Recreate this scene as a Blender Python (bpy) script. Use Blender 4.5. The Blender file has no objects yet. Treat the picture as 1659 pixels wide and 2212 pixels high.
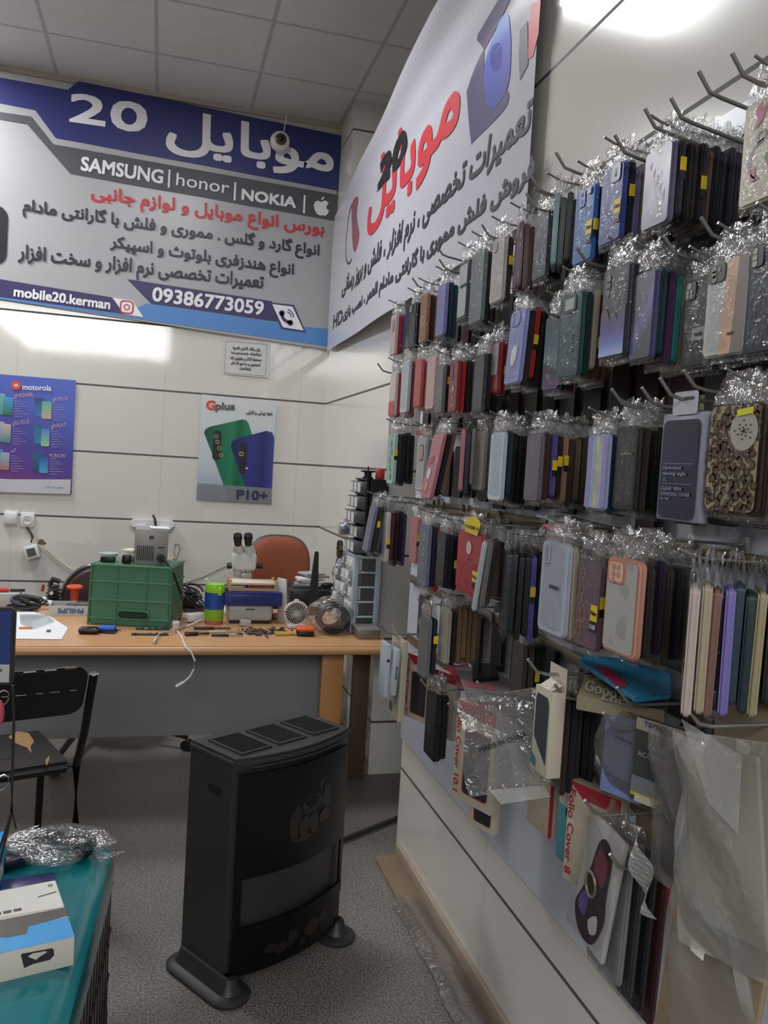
import bpy, bmesh, math, random
from mathutils import Vector, Matrix, Euler
from mathutils.geometry import tessellate_polygon, intersect_line_line_2d
R3 = math.radians
S = bpy.context.scene
COL = S.collection
random.seed(7)

# ---------------------------------------------------------------- camera
W, H, FPX = 1659.0, 2212.0, 1763.0
PP = (829.5, 1106.0)
HC = 1.55
CAMLOC = Vector((0, 0, HC))
def _vp(x, y): return Vector((x - PP[0], -(y - PP[1]), -FPX)).normalized()
_Y = _vp(349, 984); _X = _vp(7230, 1401); _X = (_X - _Y * _X.dot(_Y)).normalized(); _Z = _X.cross(_Y)
ROT = Matrix((_X, _Y, _Z))
cam = bpy.data.cameras.new('camera'); cam_o = bpy.data.objects.new('camera', cam); COL.objects.link(cam_o)
cam.sensor_fit = 'VERTICAL'; cam.sensor_height = 36.0; cam.lens = FPX / H * 36.0; cam.clip_start = 0.05
cam_o.matrix_world = Matrix.Translation(CAMLOC) @ ROT.to_4x4()
S.camera = cam_o
def ray(x, y): return ROT @ Vector((x - PP[0], -(y - PP[1]), -FPX))
def onz(x, y, z): r = ray(x, y); return CAMLOC + r * ((z - HC) / r.z)
def onx(x, y, X): r = ray(x, y); return CAMLOC + r * (X / r.x)
def ony(x, y, Y): r = ray(x, y); return CAMLOC + r * (Y / r.y)
def onp(x, y, P, N): r = ray(x, y); return CAMLOC + r * ((P - CAMLOC).dot(N) / r.dot(N))

# ---------------------------------------------------------------- light
S.view_settings.view_transform = 'Standard'; S.view_settings.look = 'None'
S.cycles.transparent_max_bounces = 32
S.view_settings.gamma = 1.0; S.view_settings.exposure = 0.0; S.view_settings.use_curve_mapping = False
world = bpy.data.worlds.new('world'); S.world = world; world.use_nodes = True
bg = world.node_tree.nodes['Background']; bg.inputs[0].default_value = (0.80, 0.86, 1.0, 1); bg.inputs[1].default_value = 0.05
def area(name, loc, sx, sy, power, col=(.98, .99, 1.0), rot=(0, 0, 0)):
    l = bpy.data.lights.new(name, 'AREA'); l.shape = 'RECTANGLE'; l.size = sx; l.size_y = sy; l.energy = power; l.color = col
    o = bpy.data.objects.new(name, l); o.location = loc; o.rotation_euler = rot; COL.objects.link(o); return o
area('ceiling_light_back_left', (-1.75, 5.05, 3.84), 0.6, 0.6, 72)
area('ceiling_light_middle', (0.0, 3.45, 3.84), 0.7, 0.6, 38)
area('ceiling_light_front', (-1.5, -5.9, 3.84), 3.1, 7.2, 640)
area('ceiling_light_near', (-1.6, 0.6, 3.84), 0.6, 0.6, 5)

# ---------------------------------------------------------------- materials
def lin(h):
    if isinstance(h, str):
        h = h.lstrip('#'); c = [int(h[i:i + 2], 16) / 255 for i in (0, 2, 4)]
    else: c = list(h)
    return tuple(((v / 12.92) if v <= .04045 else ((v + .055) / 1.055) ** 2.4) for v in c) + (1.0,)
_M = {}
def M(col, rough=.5, metal=0.0, var=.08, scale=18.0, bump=0.0, bscale=120.0, coat=0.0, name=None, spec=None):
    k = (col, rough, metal, var, scale, bump, bscale, coat)
    if k in _M: return _M[k]
    m = bpy.data.materials.new(name or 'surface_' + str(len(_M))); m.use_nodes = True
    nt = m.node_tree; b = nt.nodes['Principled BSDF']
    c = lin(col)
    b.inputs['Roughness'].default_value = rough; b.inputs['Metallic'].default_value = metal
    if coat: b.inputs['Coat Weight'].default_value = coat; b.inputs['Coat Roughness'].default_value = .08
    if spec is not None: b.inputs['Specular IOR Level'].default_value = spec
    tc = nt.nodes.new('ShaderNodeTexCoord')
    nz = nt.nodes.new('ShaderNodeTexNoise'); nz.inputs['Scale'].default_value = scale; nz.inputs['Detail'].default_value = 3
    nt.links.new(tc.outputs['Object'], nz.inputs['Vector'])
    mx = nt.nodes.new('ShaderNodeMix'); mx.data_type = 'RGBA'
    mx.inputs[6].default_value = tuple(v * (1 - var) for v in c[:3]) + (1,)
    mx.inputs[7].default_value = tuple(min(1, v * (1 + var)) for v in c[:3]) + (1,)
    nt.links.new(nz.outputs['Fac'], mx.inputs[0]); nt.links.new(mx.outputs[2], b.inputs['Base Color'])
    if bump:
        n2 = nt.nodes.new('ShaderNodeTexNoise'); n2.inputs['Scale'].default_value = bscale; n2.inputs['Detail'].default_value = 2
        bp = nt.nodes.new('ShaderNodeBump'); bp.inputs['Strength'].default_value = bump; bp.inputs['Distance'].default_value = .002
        nt.links.new(tc.outputs['Object'], n2.inputs['Vector']); nt.links.new(n2.outputs['Fac'], bp.inputs['Height']); nt.links.new(bp.outputs['Normal'], b.inputs['Normal'])
    _M[k] = m
    return m
def film(name, tint, white, gloss_lo, gloss_hi, rough=.09, bscale=70.0, bump=.7):
    """thin clear plastic: see-through, shiny on its creases, slightly milky"""
    m = bpy.data.materials.new(name); m.use_nodes = True; nt = m.node_tree
    for n in list(nt.nodes): nt.nodes.remove(n)
    out = nt.nodes.new('ShaderNodeOutputMaterial')
    tr = nt.nodes.new('ShaderNodeBsdfTransparent'); tr.inputs[0].default_value = lin(tint)
    df = nt.nodes.new('ShaderNodeBsdfDiffuse'); df.inputs[0].default_value = (.8, .8, .8, 1)
    gl = nt.nodes.new('ShaderNodeBsdfGlossy'); gl.inputs['Roughness'].default_value = rough
    tc = nt.nodes.new('ShaderNodeTexCoord')
    nz = nt.nodes.new('ShaderNodeTexNoise'); nz.inputs['Scale'].default_value = bscale; nz.inputs['Detail'].default_value = 2; nz.inputs['Distortion'].default_value = 1.2
    bp = nt.nodes.new('ShaderNodeBump'); bp.inputs['Strength'].default_value = bump; bp.inputs['Distance'].default_value = .006
    nt.links.new(tc.outputs['Object'], nz.inputs['Vector']); nt.links.new(nz.outputs['Fac'], bp.inputs['Height'])
    nt.links.new(bp.outputs['Normal'], gl.inputs['Normal'])
    lw = nt.nodes.new('ShaderNodeLayerWeight'); lw.inputs['Blend'].default_value = .35; nt.links.new(bp.outputs['Normal'], lw.inputs['Normal'])
    mr = nt.nodes.new('ShaderNodeMapRange'); mr.inputs['To Min'].default_value = gloss_lo; mr.inputs['To Max'].default_value = gloss_hi
    nt.links.new(lw.outputs['Facing'], mr.inputs['Value'])
    m1 = nt.nodes.new('ShaderNodeMixShader'); m1.inputs[0].default_value = white
    nt.links.new(tr.outputs[0], m1.inputs[1]); nt.links.new(df.outputs[0], m1.inputs[2])
    m2 = nt.nodes.new('ShaderNodeMixShader'); nt.links.new(mr.outputs[0], m2.inputs[0])
    nt.links.new(m1.outputs[0], m2.inputs[1]); nt.links.new(gl.outputs[0], m2.inputs[2]); nt.links.new(m2.outputs[0], out.inputs[0])
    return m
BAG = film('clear_bag_film', '#f8f8f8', .006, .018, .17, .06)
FLAP = film('crumpled_bag_film', '#efefef', .05, .07, .5, .06, 60, .9)
MILKY = film('milky_bag_film', '#d8d4cc', .38, .06, .35, .16, 30, .6)
CLEAR = film('clear_plastic', '#dfe3e4', .10, .06, .4, .1, 10, .1)

# ---------------------------------------------------------------- mesh builder
class MB:
    def __init__(s): s.bm = bmesh.new(); s.mats = []
    def mi(s, m):
        if m not in s.mats: s.mats.append(m)
        return s.mats.index(m)
    def _in(s, b2, mat, mtx=None):
        if mtx is not None: b2.transform(mtx)
        i = s.mi(mat)
        vm = {}
        for v in b2.verts: vm[v] = s.bm.verts.new(v.co)
        for f in b2.faces:
            try:
                nf = s.bm.faces.new([vm[v] for v in f.verts]); nf.material_index = i; nf.smooth = True
            except ValueError: pass
        b2.free(); return s
    def box(s, c, d, mat, rot=None, bev=0.0, seg=2):
        b = bmesh.new(); bmesh.ops.create_cube(b, size=1.0)
        bmesh.ops.scale(b, vec=Vector(d), verts=b.verts)
        if bev: bmesh.ops.bevel(b, geom=list(b.edges), offset=min(bev, min(d) * .49), segments=seg, affect='EDGES', profile=.5)
        m = Matrix.Translation(Vector(c))
        if rot is not None: m = m @ (rot.to_4x4() if hasattr(rot, 'to_4x4') else Euler(rot).to_matrix().to_4x4())
        return s._in(b, mat, m)
    def cyl(s, p0, p1, r0, mat, r1=None, seg=16, caps=True):
        p0 = Vector(p0); p1 = Vector(p1); r1 = r0 if r1 is None else r1
        b = bmesh.new(); d = p1 - p0
        bmesh.ops.create_cone(b, cap_ends=caps, segments=seg, radius1=max(r0, 1e-5), radius2=max(r1, 1e-5), depth=d.length)
        q = d.to_track_quat('Z', 'Y').to_matrix().to_4x4()
        return s._in(b, mat, Matrix.Translation((p0 + p1) / 2) @ q)
    def tube(s, pts, r, mat, seg=8, closed=False):
        pts = [Vector(p) for p in pts]; n = len(pts); b = bmesh.new(); rings = []
        up = Vector((0, 0, 1))
        for i, p in enumerate(pts):
            a = pts[(i - 1) % n] if (closed or i > 0) else p
            c = pts[(i + 1) % n] if (closed or i < n - 1) else p
            t = (c - a).normalized()
            u = t.cross(up)
            if u.length < .05: u = t.cross(Vector((1, 0, 0)))
            u.normalize(); v = u.cross(t)
            rr = r[i] if isinstance(r, (list, tuple)) else r
            rings.append([b.verts.new(p + (u * math.cos(k * 2 * math.pi / seg) + v * math.sin(k * 2 * math.pi / seg)) * rr) for k in range(seg)])
        for i in range(n if closed else n - 1):
            A, B = rings[i], rings[(i + 1) % n]
            for k in range(seg): b.faces.new([A[k], A[(k + 1) % seg], B[(k + 1) % seg], B[k]])
        if not closed: b.faces.new(rings[0][::-1]); b.faces.new(rings[-1])
        return s._in(b, mat)
    def lathe(s, prof, c, mat, seg=28, axis=None):
        b = bmesh.new(); rings = []
        for r, z in prof: rings.append([b.verts.new((max(r, 1e-4) * math.cos(k * 2 * math.pi / seg), max(r, 1e-4) * math.sin(k * 2 * math.pi / seg), z)) for k in range(seg)])
        for A, B in zip(rings, rings[1:]):
            for k in range(seg): b.faces.new([A[k], A[(k + 1) % seg], B[(k + 1) % seg], B[k]])
        b.faces.new(rings[0][::-1]); b.faces.new(rings[-1])
        m = Matrix.Translation(Vector(c))
        if axis is not None: m = m @ Vector(axis).to_track_quat('Z', 'Y').to_matrix().to_4x4()
        return s._in(b, mat, m)
    def prism(s, poly, h, mat, mtx=None, bev=0.0):
        """polygon in local xy, from z=0 to z=h"""
        b = bmesh.new(); vs = [b.verts.new((x, y, 0)) for x, y in poly]; f = b.faces.new(vs)
        if f.normal.z > 0: f.normal_flip()
        if h:
            r = bmesh.ops.extrude_face_region(b, geom=[f])
            bmesh.ops.translate(b, vec=(0, 0, h), verts=[v for v in r['geom'] if isinstance(v, bmesh.types.BMVert)])
            bmesh.ops.recalc_face_normals(b, faces=b.faces)
            if bev: bmesh.ops.bevel(b, geom=[e for e in b.edges if len(e.link_faces) == 2 and e.calc_face_angle(0) > .9], offset=bev, segments=2, affect='EDGES')
        bmesh.ops.triangulate(b, faces=[f for f in b.faces if len(f.verts) > 4])
        return s._in(b, mat, mtx)
    def grid(s, fn, nu, nv, mat):
        b = bmesh.new(); g = [[b.verts.new(fn(i / nu, j / nv)) for j in range(nv + 1)] for i in range(nu + 1)]
        for i in range(nu):
            for j in range(nv): b.faces.new([g[i][j], g[i + 1][j], g[i + 1][j + 1], g[i][j + 1]])
        return s._in(b, mat)
    def quad(s, pts, mat):
        b = bmesh.new(); b.faces.new([b.verts.new(Vector(p)) for p in pts]); return s._in(b, mat)
    def ball(s, c, r, mat, sc=(1, 1, 1), seg=16):
        b = bmesh.new(); bmesh.ops.create_uvsphere(b, u_segments=seg, v_segments=seg // 2 + 2, radius=r)
        return s._in(b, mat, Matrix.Translation(Vector(c)) @ Matrix.Diagonal((*sc, 1)))
    def mesh(s, name, sharp=.6, flat=False):
        me = bpy.data.meshes.new(name); s.bm.to_mesh(me); s.bm.free()
        for m in s.mats: me.materials.append(m)
        if flat:
            for p in me.polygons: p.use_smooth = False
        elif sharp: me.set_sharp_from_angle(angle=sharp)
        return me
    def build(s, name, parent=None, sharp=.6, flat=False):
        o = bpy.data.objects.new(name, s.mesh(name, sharp, flat)); COL.objects.link(o)
        if parent is not None: put_under(o, parent)
        return o
def put_under(o, parent):
    """o's mesh is in world space at the time its parent already stands in place"""
    o.parent = parent; o.matrix_parent_inverse = wmat(parent).inverted()
def wmat(o):
    m = Matrix.LocRotScale(o.location, o.rotation_euler, o.scale)
    return (wmat(o.parent) @ o.matrix_parent_inverse @ m) if o.parent else m
def thing(name, label, cat, loc=(0, 0, 0), rz=0.0, group=None):
    o = bpy.data.objects.new(name, None); COL.objects.link(o); o.empty_display_size = .05
    o.location = loc; o.rotation_euler = (0, 0, rz); tag(o, label, cat, group); return o
def tag(o, label, cat, group=None):
    o['label'] = label; o['category'] = cat
    if group: o['group'] = group
    return o
def one(mb, name, label, cat, group=None, sharp=.6, flat=False): return tag(mb.build(name, None, sharp, flat), label, cat, group)
def structure(o): o['kind'] = 'structure'; return o
def child(mb, name, parent, label=None, sharp=.6, flat=False):
    o = mb.build(name, parent, sharp, flat)
    if label: o['label'] = label
    return o
def rrect(w, h, r, n=4, cx=0, cy=0):
    pts = []
    for sx, sy, a0 in ((1, 1, 0), (-1, 1, 90), (-1, -1, 180), (1, -1, 270)):
        for k in range(n + 1):
            a = R3(a0 + 90 * k / n); pts.append((cx + sx * (w / 2 - r) + r * math.cos(a), cy + sy * (h / 2 - r) + r * math.sin(a)))
    return pts

def smooth(pts, n=5):
    out = []
    for i in range(len(pts)):
        p0, p1, p2, p3 = [pts[(i + k) % len(pts)] for k in (-1, 0, 1, 2)]
        for k in range(n):
            t = k / n; out.append(tuple(.5 * (2 * b + (c - a) * t + (2 * a - 5 * b + 4 * c - d) * t * t + (3 * b - a - 3 * c + d) * t ** 3) for a, b, c, d in zip(p0, p1, p2, p3)))
    return out
# ---------------------------------------------------------------- flat print on a plane
_F = {}
for _c, _i, _n in [('ا',0xFE8D,2),('ب',0xFE8F,4),('پ',0xFB56,4),('ت',0xFE95,4),('ث',0xFE99,4),('ج',0xFE9D,4),('ح',0xFEA1,4),('خ',0xFEA5,4),('د',0xFEA9,2),('ذ',0xFEAB,2),('ر',0xFEAD,2),('ز',0xFEAF,2),('س',0xFEB1,4),('ش',0xFEB5,4),('ص',0xFEB9,4),('ع',0xFEC9,4),('ف',0xFED1,4),('ق',0xFED5,4),('ک',0xFB8E,4),('گ',0xFB92,4),('ل',0xFEDD,4),('م',0xFEE1,4),('ن',0xFEE5,4),('ه',0xFEE9,4),('و',0xFEED,2),('ؤ',0xFE85,2),('ی',0xFBFC,4)]: _F[_c] = (_i, _n)
def fa(s):
    out = []
    for i, c in enumerate(s):
        if c not in _F: out.append(c); continue
        iso, n = _F[c]
        pv = i > 0 and s[i - 1] in _F and _F[s[i - 1]][1] == 4
        nx = n == 4 and i + 1 < len(s) and s[i + 1] in _F
        out.append(chr(iso + ((3 if nx else 1) if pv else (2 if nx else 0))))
    return ''.join(reversed(out))
_TX = {}
def text_verts(body, res=3):
    if (body, res) in _TX: return _TX[(body, res)]
    c = bpy.data.curves.new('lettering', 'FONT'); c.body = body; c.size = 1.0; c.resolution_u = res
    c.fill_mode = 'NONE'
    o = bpy.data.objects.new('lettering', c); COL.objects.link(o)
    dg = bpy.context.evaluated_depsgraph_get(); me = bpy.data.meshes.new_from_object(o.evaluated_get(dg))
    vs = [v.co.copy() for v in me.vertices]; nx = {}
    for e in me.edges: nx.setdefault(e.vertices[0], []).append(e.vertices[1]); nx.setdefault(e.vertices[1], []).append(e.vertices[0])
    seen = set(); loops = []
    for i in range(len(vs)):
        if i in seen or i not in nx: continue
        lp = [i]; seen.add(i); cur = i
        while True:
            n = [j for j in sorted(nx[cur]) if j not in seen]
            if not n: break
            cur = n[0]; seen.add(cur); lp.append(cur)
        if len(lp) > 2: loops.append(lp)
    def split(lp):
        """cut a self-crossing outline into simple loops"""
        n = len(lp)
        for i in range(n):
            p, p2 = vs[lp[i]], vs[lp[(i + 1) % n]]
            for j in range(i + 2, n):
                if i == 0 and j == n - 1: continue
                q, q2 = vs[lp[j]], vs[lp[(j + 1) % n]]
                if max(p.x, p2.x) < min(q.x, q2.x) or max(q.x, q2.x) < min(p.x, p2.x): continue
                X = intersect_line_line_2d(p.xy, p2.xy, q.xy, q2.xy)
                if X is None or min((X - t.xy).length for t in (p, p2, q, q2)) < 1e-5: continue
                vs.append(Vector((X.x, X.y, 0))); k = len(vs) - 1
                return split([k] + lp[i + 1:j + 1]) + split([k] + lp[j + 1:] + lp[:i + 1])
        return [lp] if n > 2 else []
    loops = [q for lp in loops for q in split(lp)]
    ar = lambda lp: sum(vs[lp[k - 1]].x * vs[lp[k]].y - vs[lp[k]].x * vs[lp[k - 1]].y for k in range(len(lp))) / 2
    def inside(p, lp):
        r = False
        for k in range(len(lp)):
            a, b = vs[lp[k - 1]], vs[lp[k]]
            if (a.y > p.y) != (b.y > p.y) and p.x < (b.x - a.x) * (p.y - a.y) / (b.y - a.y) + a.x: r = not r
        return r
    A = [ar(lp) for lp in loops]; sg = A[max(range(len(A)), key=lambda k: abs(A[k]))] > 0; fs = []
    outs = [k for k in range(len(loops)) if (A[k] > 0) == sg]; hol = {k: [] for k in outs}
    for k in range(len(loops)):
        if k in outs: continue
        own = [q for q in outs if abs(A[q]) > abs(A[k]) and inside(vs[loops[k][0]], loops[q])]
        if own: hol[min(own, key=lambda q: abs(A[q]))].append(k)
        elif abs(A[k]) > 1e-4: hol[k] = []
    for k in hol:
        ids = loops[k] + [i for q in hol[k] for i in loops[q]]
        for t in tessellate_polygon([[vs[i] for i in loops[k]]] + [[vs[i] for i in loops[q]] for q in hol[k]]): fs.append(tuple((ids[i], k) for i in t))
    bpy.data.objects.remove(o); bpy.data.meshes.remove(me); bpy.data.curves.remove(c)
    x0 = min(v.x for v in vs); x1 = max(v.x for v in vs); y0 = min(v.y for v in vs); y1 = max(v.y for v in vs)
    vs = [((v.x - x0) / (x1 - x0), (v.y - y0) / (y1 - y0)) for v in vs]
    _TX[(body, res)] = (vs, fs); return vs, fs
def words(parent, pl, body, q, mat, n=.002, bold=0.0, name='lettering', raw=False, shear=0.0, post=None, label=None):
    vs, fs = text_verts(body, 3)
    iv = sorted((min(vs[i][0] for i, _ in f), max(vs[i][0] for i, _ in f)) for f in fs); cuts = []; end = iv[0][1]
    for a, b in iv:
        if a > end + .0105 and len(body) > 16: cuts.append((a + end) / 2)
        end = max(end, b)
    groups = {}
    for f in fs: groups.setdefault(sum(vs[f[0][0]][0] > c for c in cuts), []).append(f)
    for g in groups.values():                                       # one part per word
        mb = MB(); pl.text(mb, body, q, mat, n, bold, raw, shear=shear, faces=g)
        if post: post(mb)
        o = child(mb, name, parent, label)
    return o
class Plane:
    """a printed surface: P origin, U along it, V up it, N towards the room"""
    def __init__(s, P, U, V, N): s.P = Vector(P); s.U = Vector(U).normalized(); s.V = Vector(V).normalized(); s.N = Vector(N).normalized()
    def uv(s, x, y): d = onp(x, y, s.P, s.N) - s.P; return (d.dot(s.U), d.dot(s.V))
    def at(s, u, v, n=0.0): return s.P + s.U * u + s.V * v + s.N * n
    def poly(s, mb, px, mat, n=.001, raw=False):
        pts = px if raw else [s.uv(*q) for q in px]
        b = bmesh.new(); f = b.faces.new([b.verts.new(s.at(u, v, n)) for u, v in pts]); f.normal_update()
        if f.normal.dot(s.N) < 0: f.normal_flip()
        if len(pts) > 4: bmesh.ops.triangulate(b, faces=[f])
        mb._in(b, mat); return mb
    def text(s, mb, body, q, mat, n=.002, bold=0.0, raw=False, res=3, shear=0.0, faces=None):
        """q: bottom-left, bottom-right, top-left corners of the words (pixels, or raw uv)"""
        a, b, c = [Vector(t if raw else s.uv(*t)) for t in q]
        vs, fs = text_verts(body, res); i = mb.mi(mat)
        offs = [(0, 0)] if not bold else [(dx * bold, dy * bold) for dx in (-1, 0, 1) for dy in (-1, 0, 1)]
        for k, (dx, dy) in enumerate(offs):
            vv = {}
            for j in sorted({t for f in (faces or fs) for t in f}):
                x, y = vs[j[0]]
                p = a + (b - a) * (x + shear * y) + (c - a) * y
                vv[j] = mb.bm.verts.new(s.at(p.x + dx, p.y + dy, n + k * .00012 + (j[1] % 4) * .00003))
            for f in (faces or fs):
                try: nf = mb.bm.faces.new([vv[t] for t in f]); nf.material_index = i
                except ValueError: pass
        return mb
    def disc(s, mb, q, r, mat, n=.001, raw=False, seg=20, asp=1.0):
        u, v = q if raw else s.uv(*q)
        return s.poly(mb, [(u + r * math.cos(k * 2 * math.pi / seg), v + asp * r * math.sin(k * 2 * math.pi / seg)) for k in range(seg)], mat, n, True)
    def ring(s, mb, q, r0, r1, mat, n=.001, raw=False, seg=24, a0=0, a1=360):
        u, v = q if raw else s.uv(*q); i = mb.mi(mat)
        P = [[mb.bm.verts.new(s.at(u + r * math.cos(R3(a0 + (a1 - a0) * k / seg)), v + r * math.sin(R3(a0 + (a1 - a0) * k / seg)), n)) for k in range(seg + 1)] for r in (r0, r1)]
        for k in range(seg): f = mb.bm.faces.new([P[0][k], P[1][k], P[1][k + 1], P[0][k + 1]]); f.material_index = i
        return mb
INK_BLUE = M('#2a2f6e', .45, var=.04); INK_GREY = M('#4c4d54', .5, var=.04); INK_WHITE = M('#e6e6ea', .45, var=.02); INK_RED = M('#c23238', .45, var=.04)
INK_DARK = M('#2b2c38', .45, var=.04); INK_BLACK = M('#16161a', .45, var=.04); INK_PURPLE = M('#3b3160', .45, var=.04); INK_SKY = M('#4f86c6', .45, var=.05)
YEL = M('#e0c31c', .45, var=.03); BLK = M('#17171a', .4, var=.05)
PAPER = M('#e4e6e8', .6, var=.03)
# ================================================================ room shell
YB, X1, X2, ZC = 5.6, 1.08, 0.988, 3.87
def tile_mat(name, base, lines, axis_seam, seam, rough=.16, gw=.006):
    """glossy cream wall tile: dark grout at the listed heights, hairline joints along the wall"""
    m = bpy.data.materials.new(name); m.use_nodes = True; nt = m.node_tree; b = nt.nodes['Principled BSDF']
    b.inputs['Roughness'].default_value = rough; b.inputs['Specular IOR Level'].default_value = .9
    tc = nt.nodes.new('ShaderNodeTexCoord'); sp = nt.nodes.new('ShaderNodeSeparateXYZ'); nt.links.new(tc.outputs['Object'], sp.inputs[0])
    prev = None
    for z in lines:
        c = nt.nodes.new('ShaderNodeMath'); c.operation = 'COMPARE'; c.inputs[1].default_value = z; c.inputs[2].default_value = gw
        nt.links.new(sp.outputs['Z'], c.inputs[0])
        if prev is None: prev = c
        else:
            a = nt.nodes.new('ShaderNodeMath'); a.operation = 'MAXIMUM'; nt.links.new(prev.outputs[0], a.inputs[0]); nt.links.new(c.outputs[0], a.inputs[1]); prev = a
    pm = nt.nodes.new('ShaderNodeMath'); pm.operation = 'PINGPONG'; pm.inputs[1].default_value = seam / 2; nt.links.new(sp.outputs[axis_seam], pm.inputs[0])
    lt = nt.nodes.new('ShaderNodeMath'); lt.operation = 'LESS_THAN'; lt.inputs[1].default_value = .0016; nt.links.new(pm.outputs[0], lt.inputs[0])
    nz = nt.nodes.new('ShaderNodeTexNoise'); nz.inputs['Scale'].default_value = 2.2; nz.inputs['Detail'].default_value = 5; nt.links.new(tc.outputs['Object'], nz.inputs['Vector'])
    mx = nt.nodes.new('ShaderNodeMix'); mx.data_type = 'RGBA'; c = lin(base)
    mx.inputs[6].default_value = tuple(v * .93 for v in c[:3]) + (1,); mx.inputs[7].default_value = tuple(v * 1.06 for v in c[:3]) + (1,)
    nt.links.new(nz.outputs['Fac'], mx.inputs[0])
    m1 = nt.nodes.new('ShaderNodeMix'); m1.data_type = 'RGBA'; m1.inputs[7].default_value = tuple(v * .75 for v in c[:3]) + (1,)
    nt.links.new(lt.outputs[0], m1.inputs[0]); nt.links.new(mx.outputs[2], m1.inputs[6])
    m2 = nt.nodes.new('ShaderNodeMix'); m2.data_type = 'RGBA'; m2.inputs[7].default_value = lin('#4a4a4c')
    nt.links.new(prev.outputs[0], m2.inputs[0]); nt.links.new(m1.outputs[2], m2.inputs[6]); nt.links.new(m2.outputs[2], b.inputs['Base Color'])
    rr = nt.nodes.new('ShaderNodeMix'); rr.data_type = 'FLOAT'; rr.inputs[2].default_value = rough; rr.inputs[3].default_value = .7
    nt.links.new(prev.outputs[0], rr.inputs[0]); nt.links.new(rr.outputs[0], b.inputs['Roughness'])
    n2 = nt.nodes.new('ShaderNodeTexNoise'); n2.inputs['Scale'].default_value = 5; bp = nt.nodes.new('ShaderNodeBump'); bp.inputs['Strength'].default_value = .06; bp.inputs['Distance'].default_value = .004
    nt.links.new(tc.outputs['Object'], n2.inputs['Vector']); nt.links.new(n2.outputs['Fac'], bp.inputs['Height']); nt.links.new(bp.outputs['Normal'], b.inputs['Normal'])
    return m
LZ = [.27, .696, 1.12, 1.547, 1.976, 2.40, 2.83, 3.26, 3.69]
T_BACK = tile_mat('cream_tile_back', '#d6d4cd', LZ, 'X', .9, .06)
T_SIDE = tile_mat('cream_tile_side', '#d6d4cd', LZ, 'Y', .9)
T_NEAR = tile_mat('cream_tile_display_wall', '#d4d1ca', [.352, 2.305, 2.673, 3.04, 3.41, 3.78], 'Y', 1.1, gw=.0055)

def floor_mat():
    m = bpy.data.materials.new('terrazzo'); m.use_nodes = True; nt = m.node_tree; b = nt.nodes['Principled BSDF']; b.inputs['Roughness'].default_value = .5
    tc = nt.nodes.new('ShaderNodeTexCoord')
    n1 = nt.nodes.new('ShaderNodeTexNoise'); n1.inputs['Scale'].default_value = 140; n1.inputs['Detail'].default_value = 4; n1.inputs['Roughness'].default_value = .75
    n2 = nt.nodes.new('ShaderNodeTexNoise'); n2.inputs['Scale'].default_value = 1.6; n2.inputs['Detail'].default_value = 4
    for n in (n1, n2): nt.links.new(tc.outputs['Object'], n.inputs['Vector'])
    r = nt.nodes.new('ShaderNodeValToRGB'); e = r.color_ramp.elements
    e[0].position = .36; e[0].color = lin('#3a3836'); e[1].position = .6; e[1].color = lin('#8f8b86')
    x = e.new(.5); x.color = lin('#75716c'); nt.links.new(n1.outputs['Fac'], r.inputs[0])
    mx = nt.nodes.new('ShaderNodeMix'); mx.data_type = 'RGBA'; mx.blend_type = 'MULTIPLY'; mx.inputs[0].default_value = .5
    r2 = nt.nodes.new('ShaderNodeValToRGB'); r2.color_ramp.elements[0].color = (.62, .6, .57, 1); r2.color_ramp.elements[1].color = (1, 1, 1, 1); r2.color_ramp.elements[0].position = .35; r2.color_ramp.elements[1].position = .62
    nt.links.new(n2.outputs['Fac'], r2.inputs[0]); nt.links.new(r.outputs[0], mx.inputs[6]); nt.links.new(r2.outputs[0], mx.inputs[7]); nt.links.new(mx.outputs[2], b.inputs['Base Color'])
    return m
def ceil_mat():
    m = bpy.data.materials.new('ceiling_tiles'); m.use_nodes = True; nt = m.node_tree; b = nt.nodes['Principled BSDF']; b.inputs['Roughness'].default_value = .8
    tc = nt.nodes.new('ShaderNodeTexCoord'); sp = nt.nodes.new('ShaderNodeSeparateXYZ'); nt.links.new(tc.outputs['Object'], sp.inputs[0])
    ms = []
    for ax, off in (('X', .13), ('Y', .33)):
        a = nt.nodes.new('ShaderNodeMath'); a.operation = 'ADD'; a.inputs[1].default_value = off; nt.links.new(sp.outputs[ax], a.inputs[0])
        p = nt.nodes.new('ShaderNodeMath'); p.operation = 'PINGPONG'; p.inputs[1].default_value = .3; nt.links.new(a.outputs[0], p.inputs[0])
        l = nt.nodes.new('ShaderNodeMath'); l.operation = 'LESS_THAN'; l.inputs[1].default_value = .011; nt.links.new(p.outputs[0], l.inputs[0]); ms.append(l)
    mm = nt.nodes.new('ShaderNodeMath'); mm.operation = 'MAXIMUM'; nt.links.new(ms[0].outputs[0], mm.inputs[0]); nt.links.new(ms[1].outputs[0], mm.inputs[1])
    nz = nt.nodes.new('ShaderNodeTexNoise'); nz.inputs['Scale'].default_value = 5; nz.inputs['Detail'].default_value = 6; nt.links.new(tc.outputs['Object'], nz.inputs['Vector'])
    mx = nt.nodes.new('ShaderNodeMix'); mx.data_type = 'RGBA'; mx.inputs[6].default_value = lin('#cac9c8'); mx.inputs[7].default_value = lin('#d6d5d4'); nt.links.new(nz.outputs['Fac'], mx.inputs[0])
    m2 = nt.nodes.new('ShaderNodeMix'); m2.data_type = 'RGBA'; m2.inputs[7].default_value = lin('#b0afae'); nt.links.new(mm.outputs[0], m2.inputs[0]); nt.links.new(mx.outputs[2], m2.inputs[6]); nt.links.new(m2.outputs[2], b.inputs['Base Color'])
    return m
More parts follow.
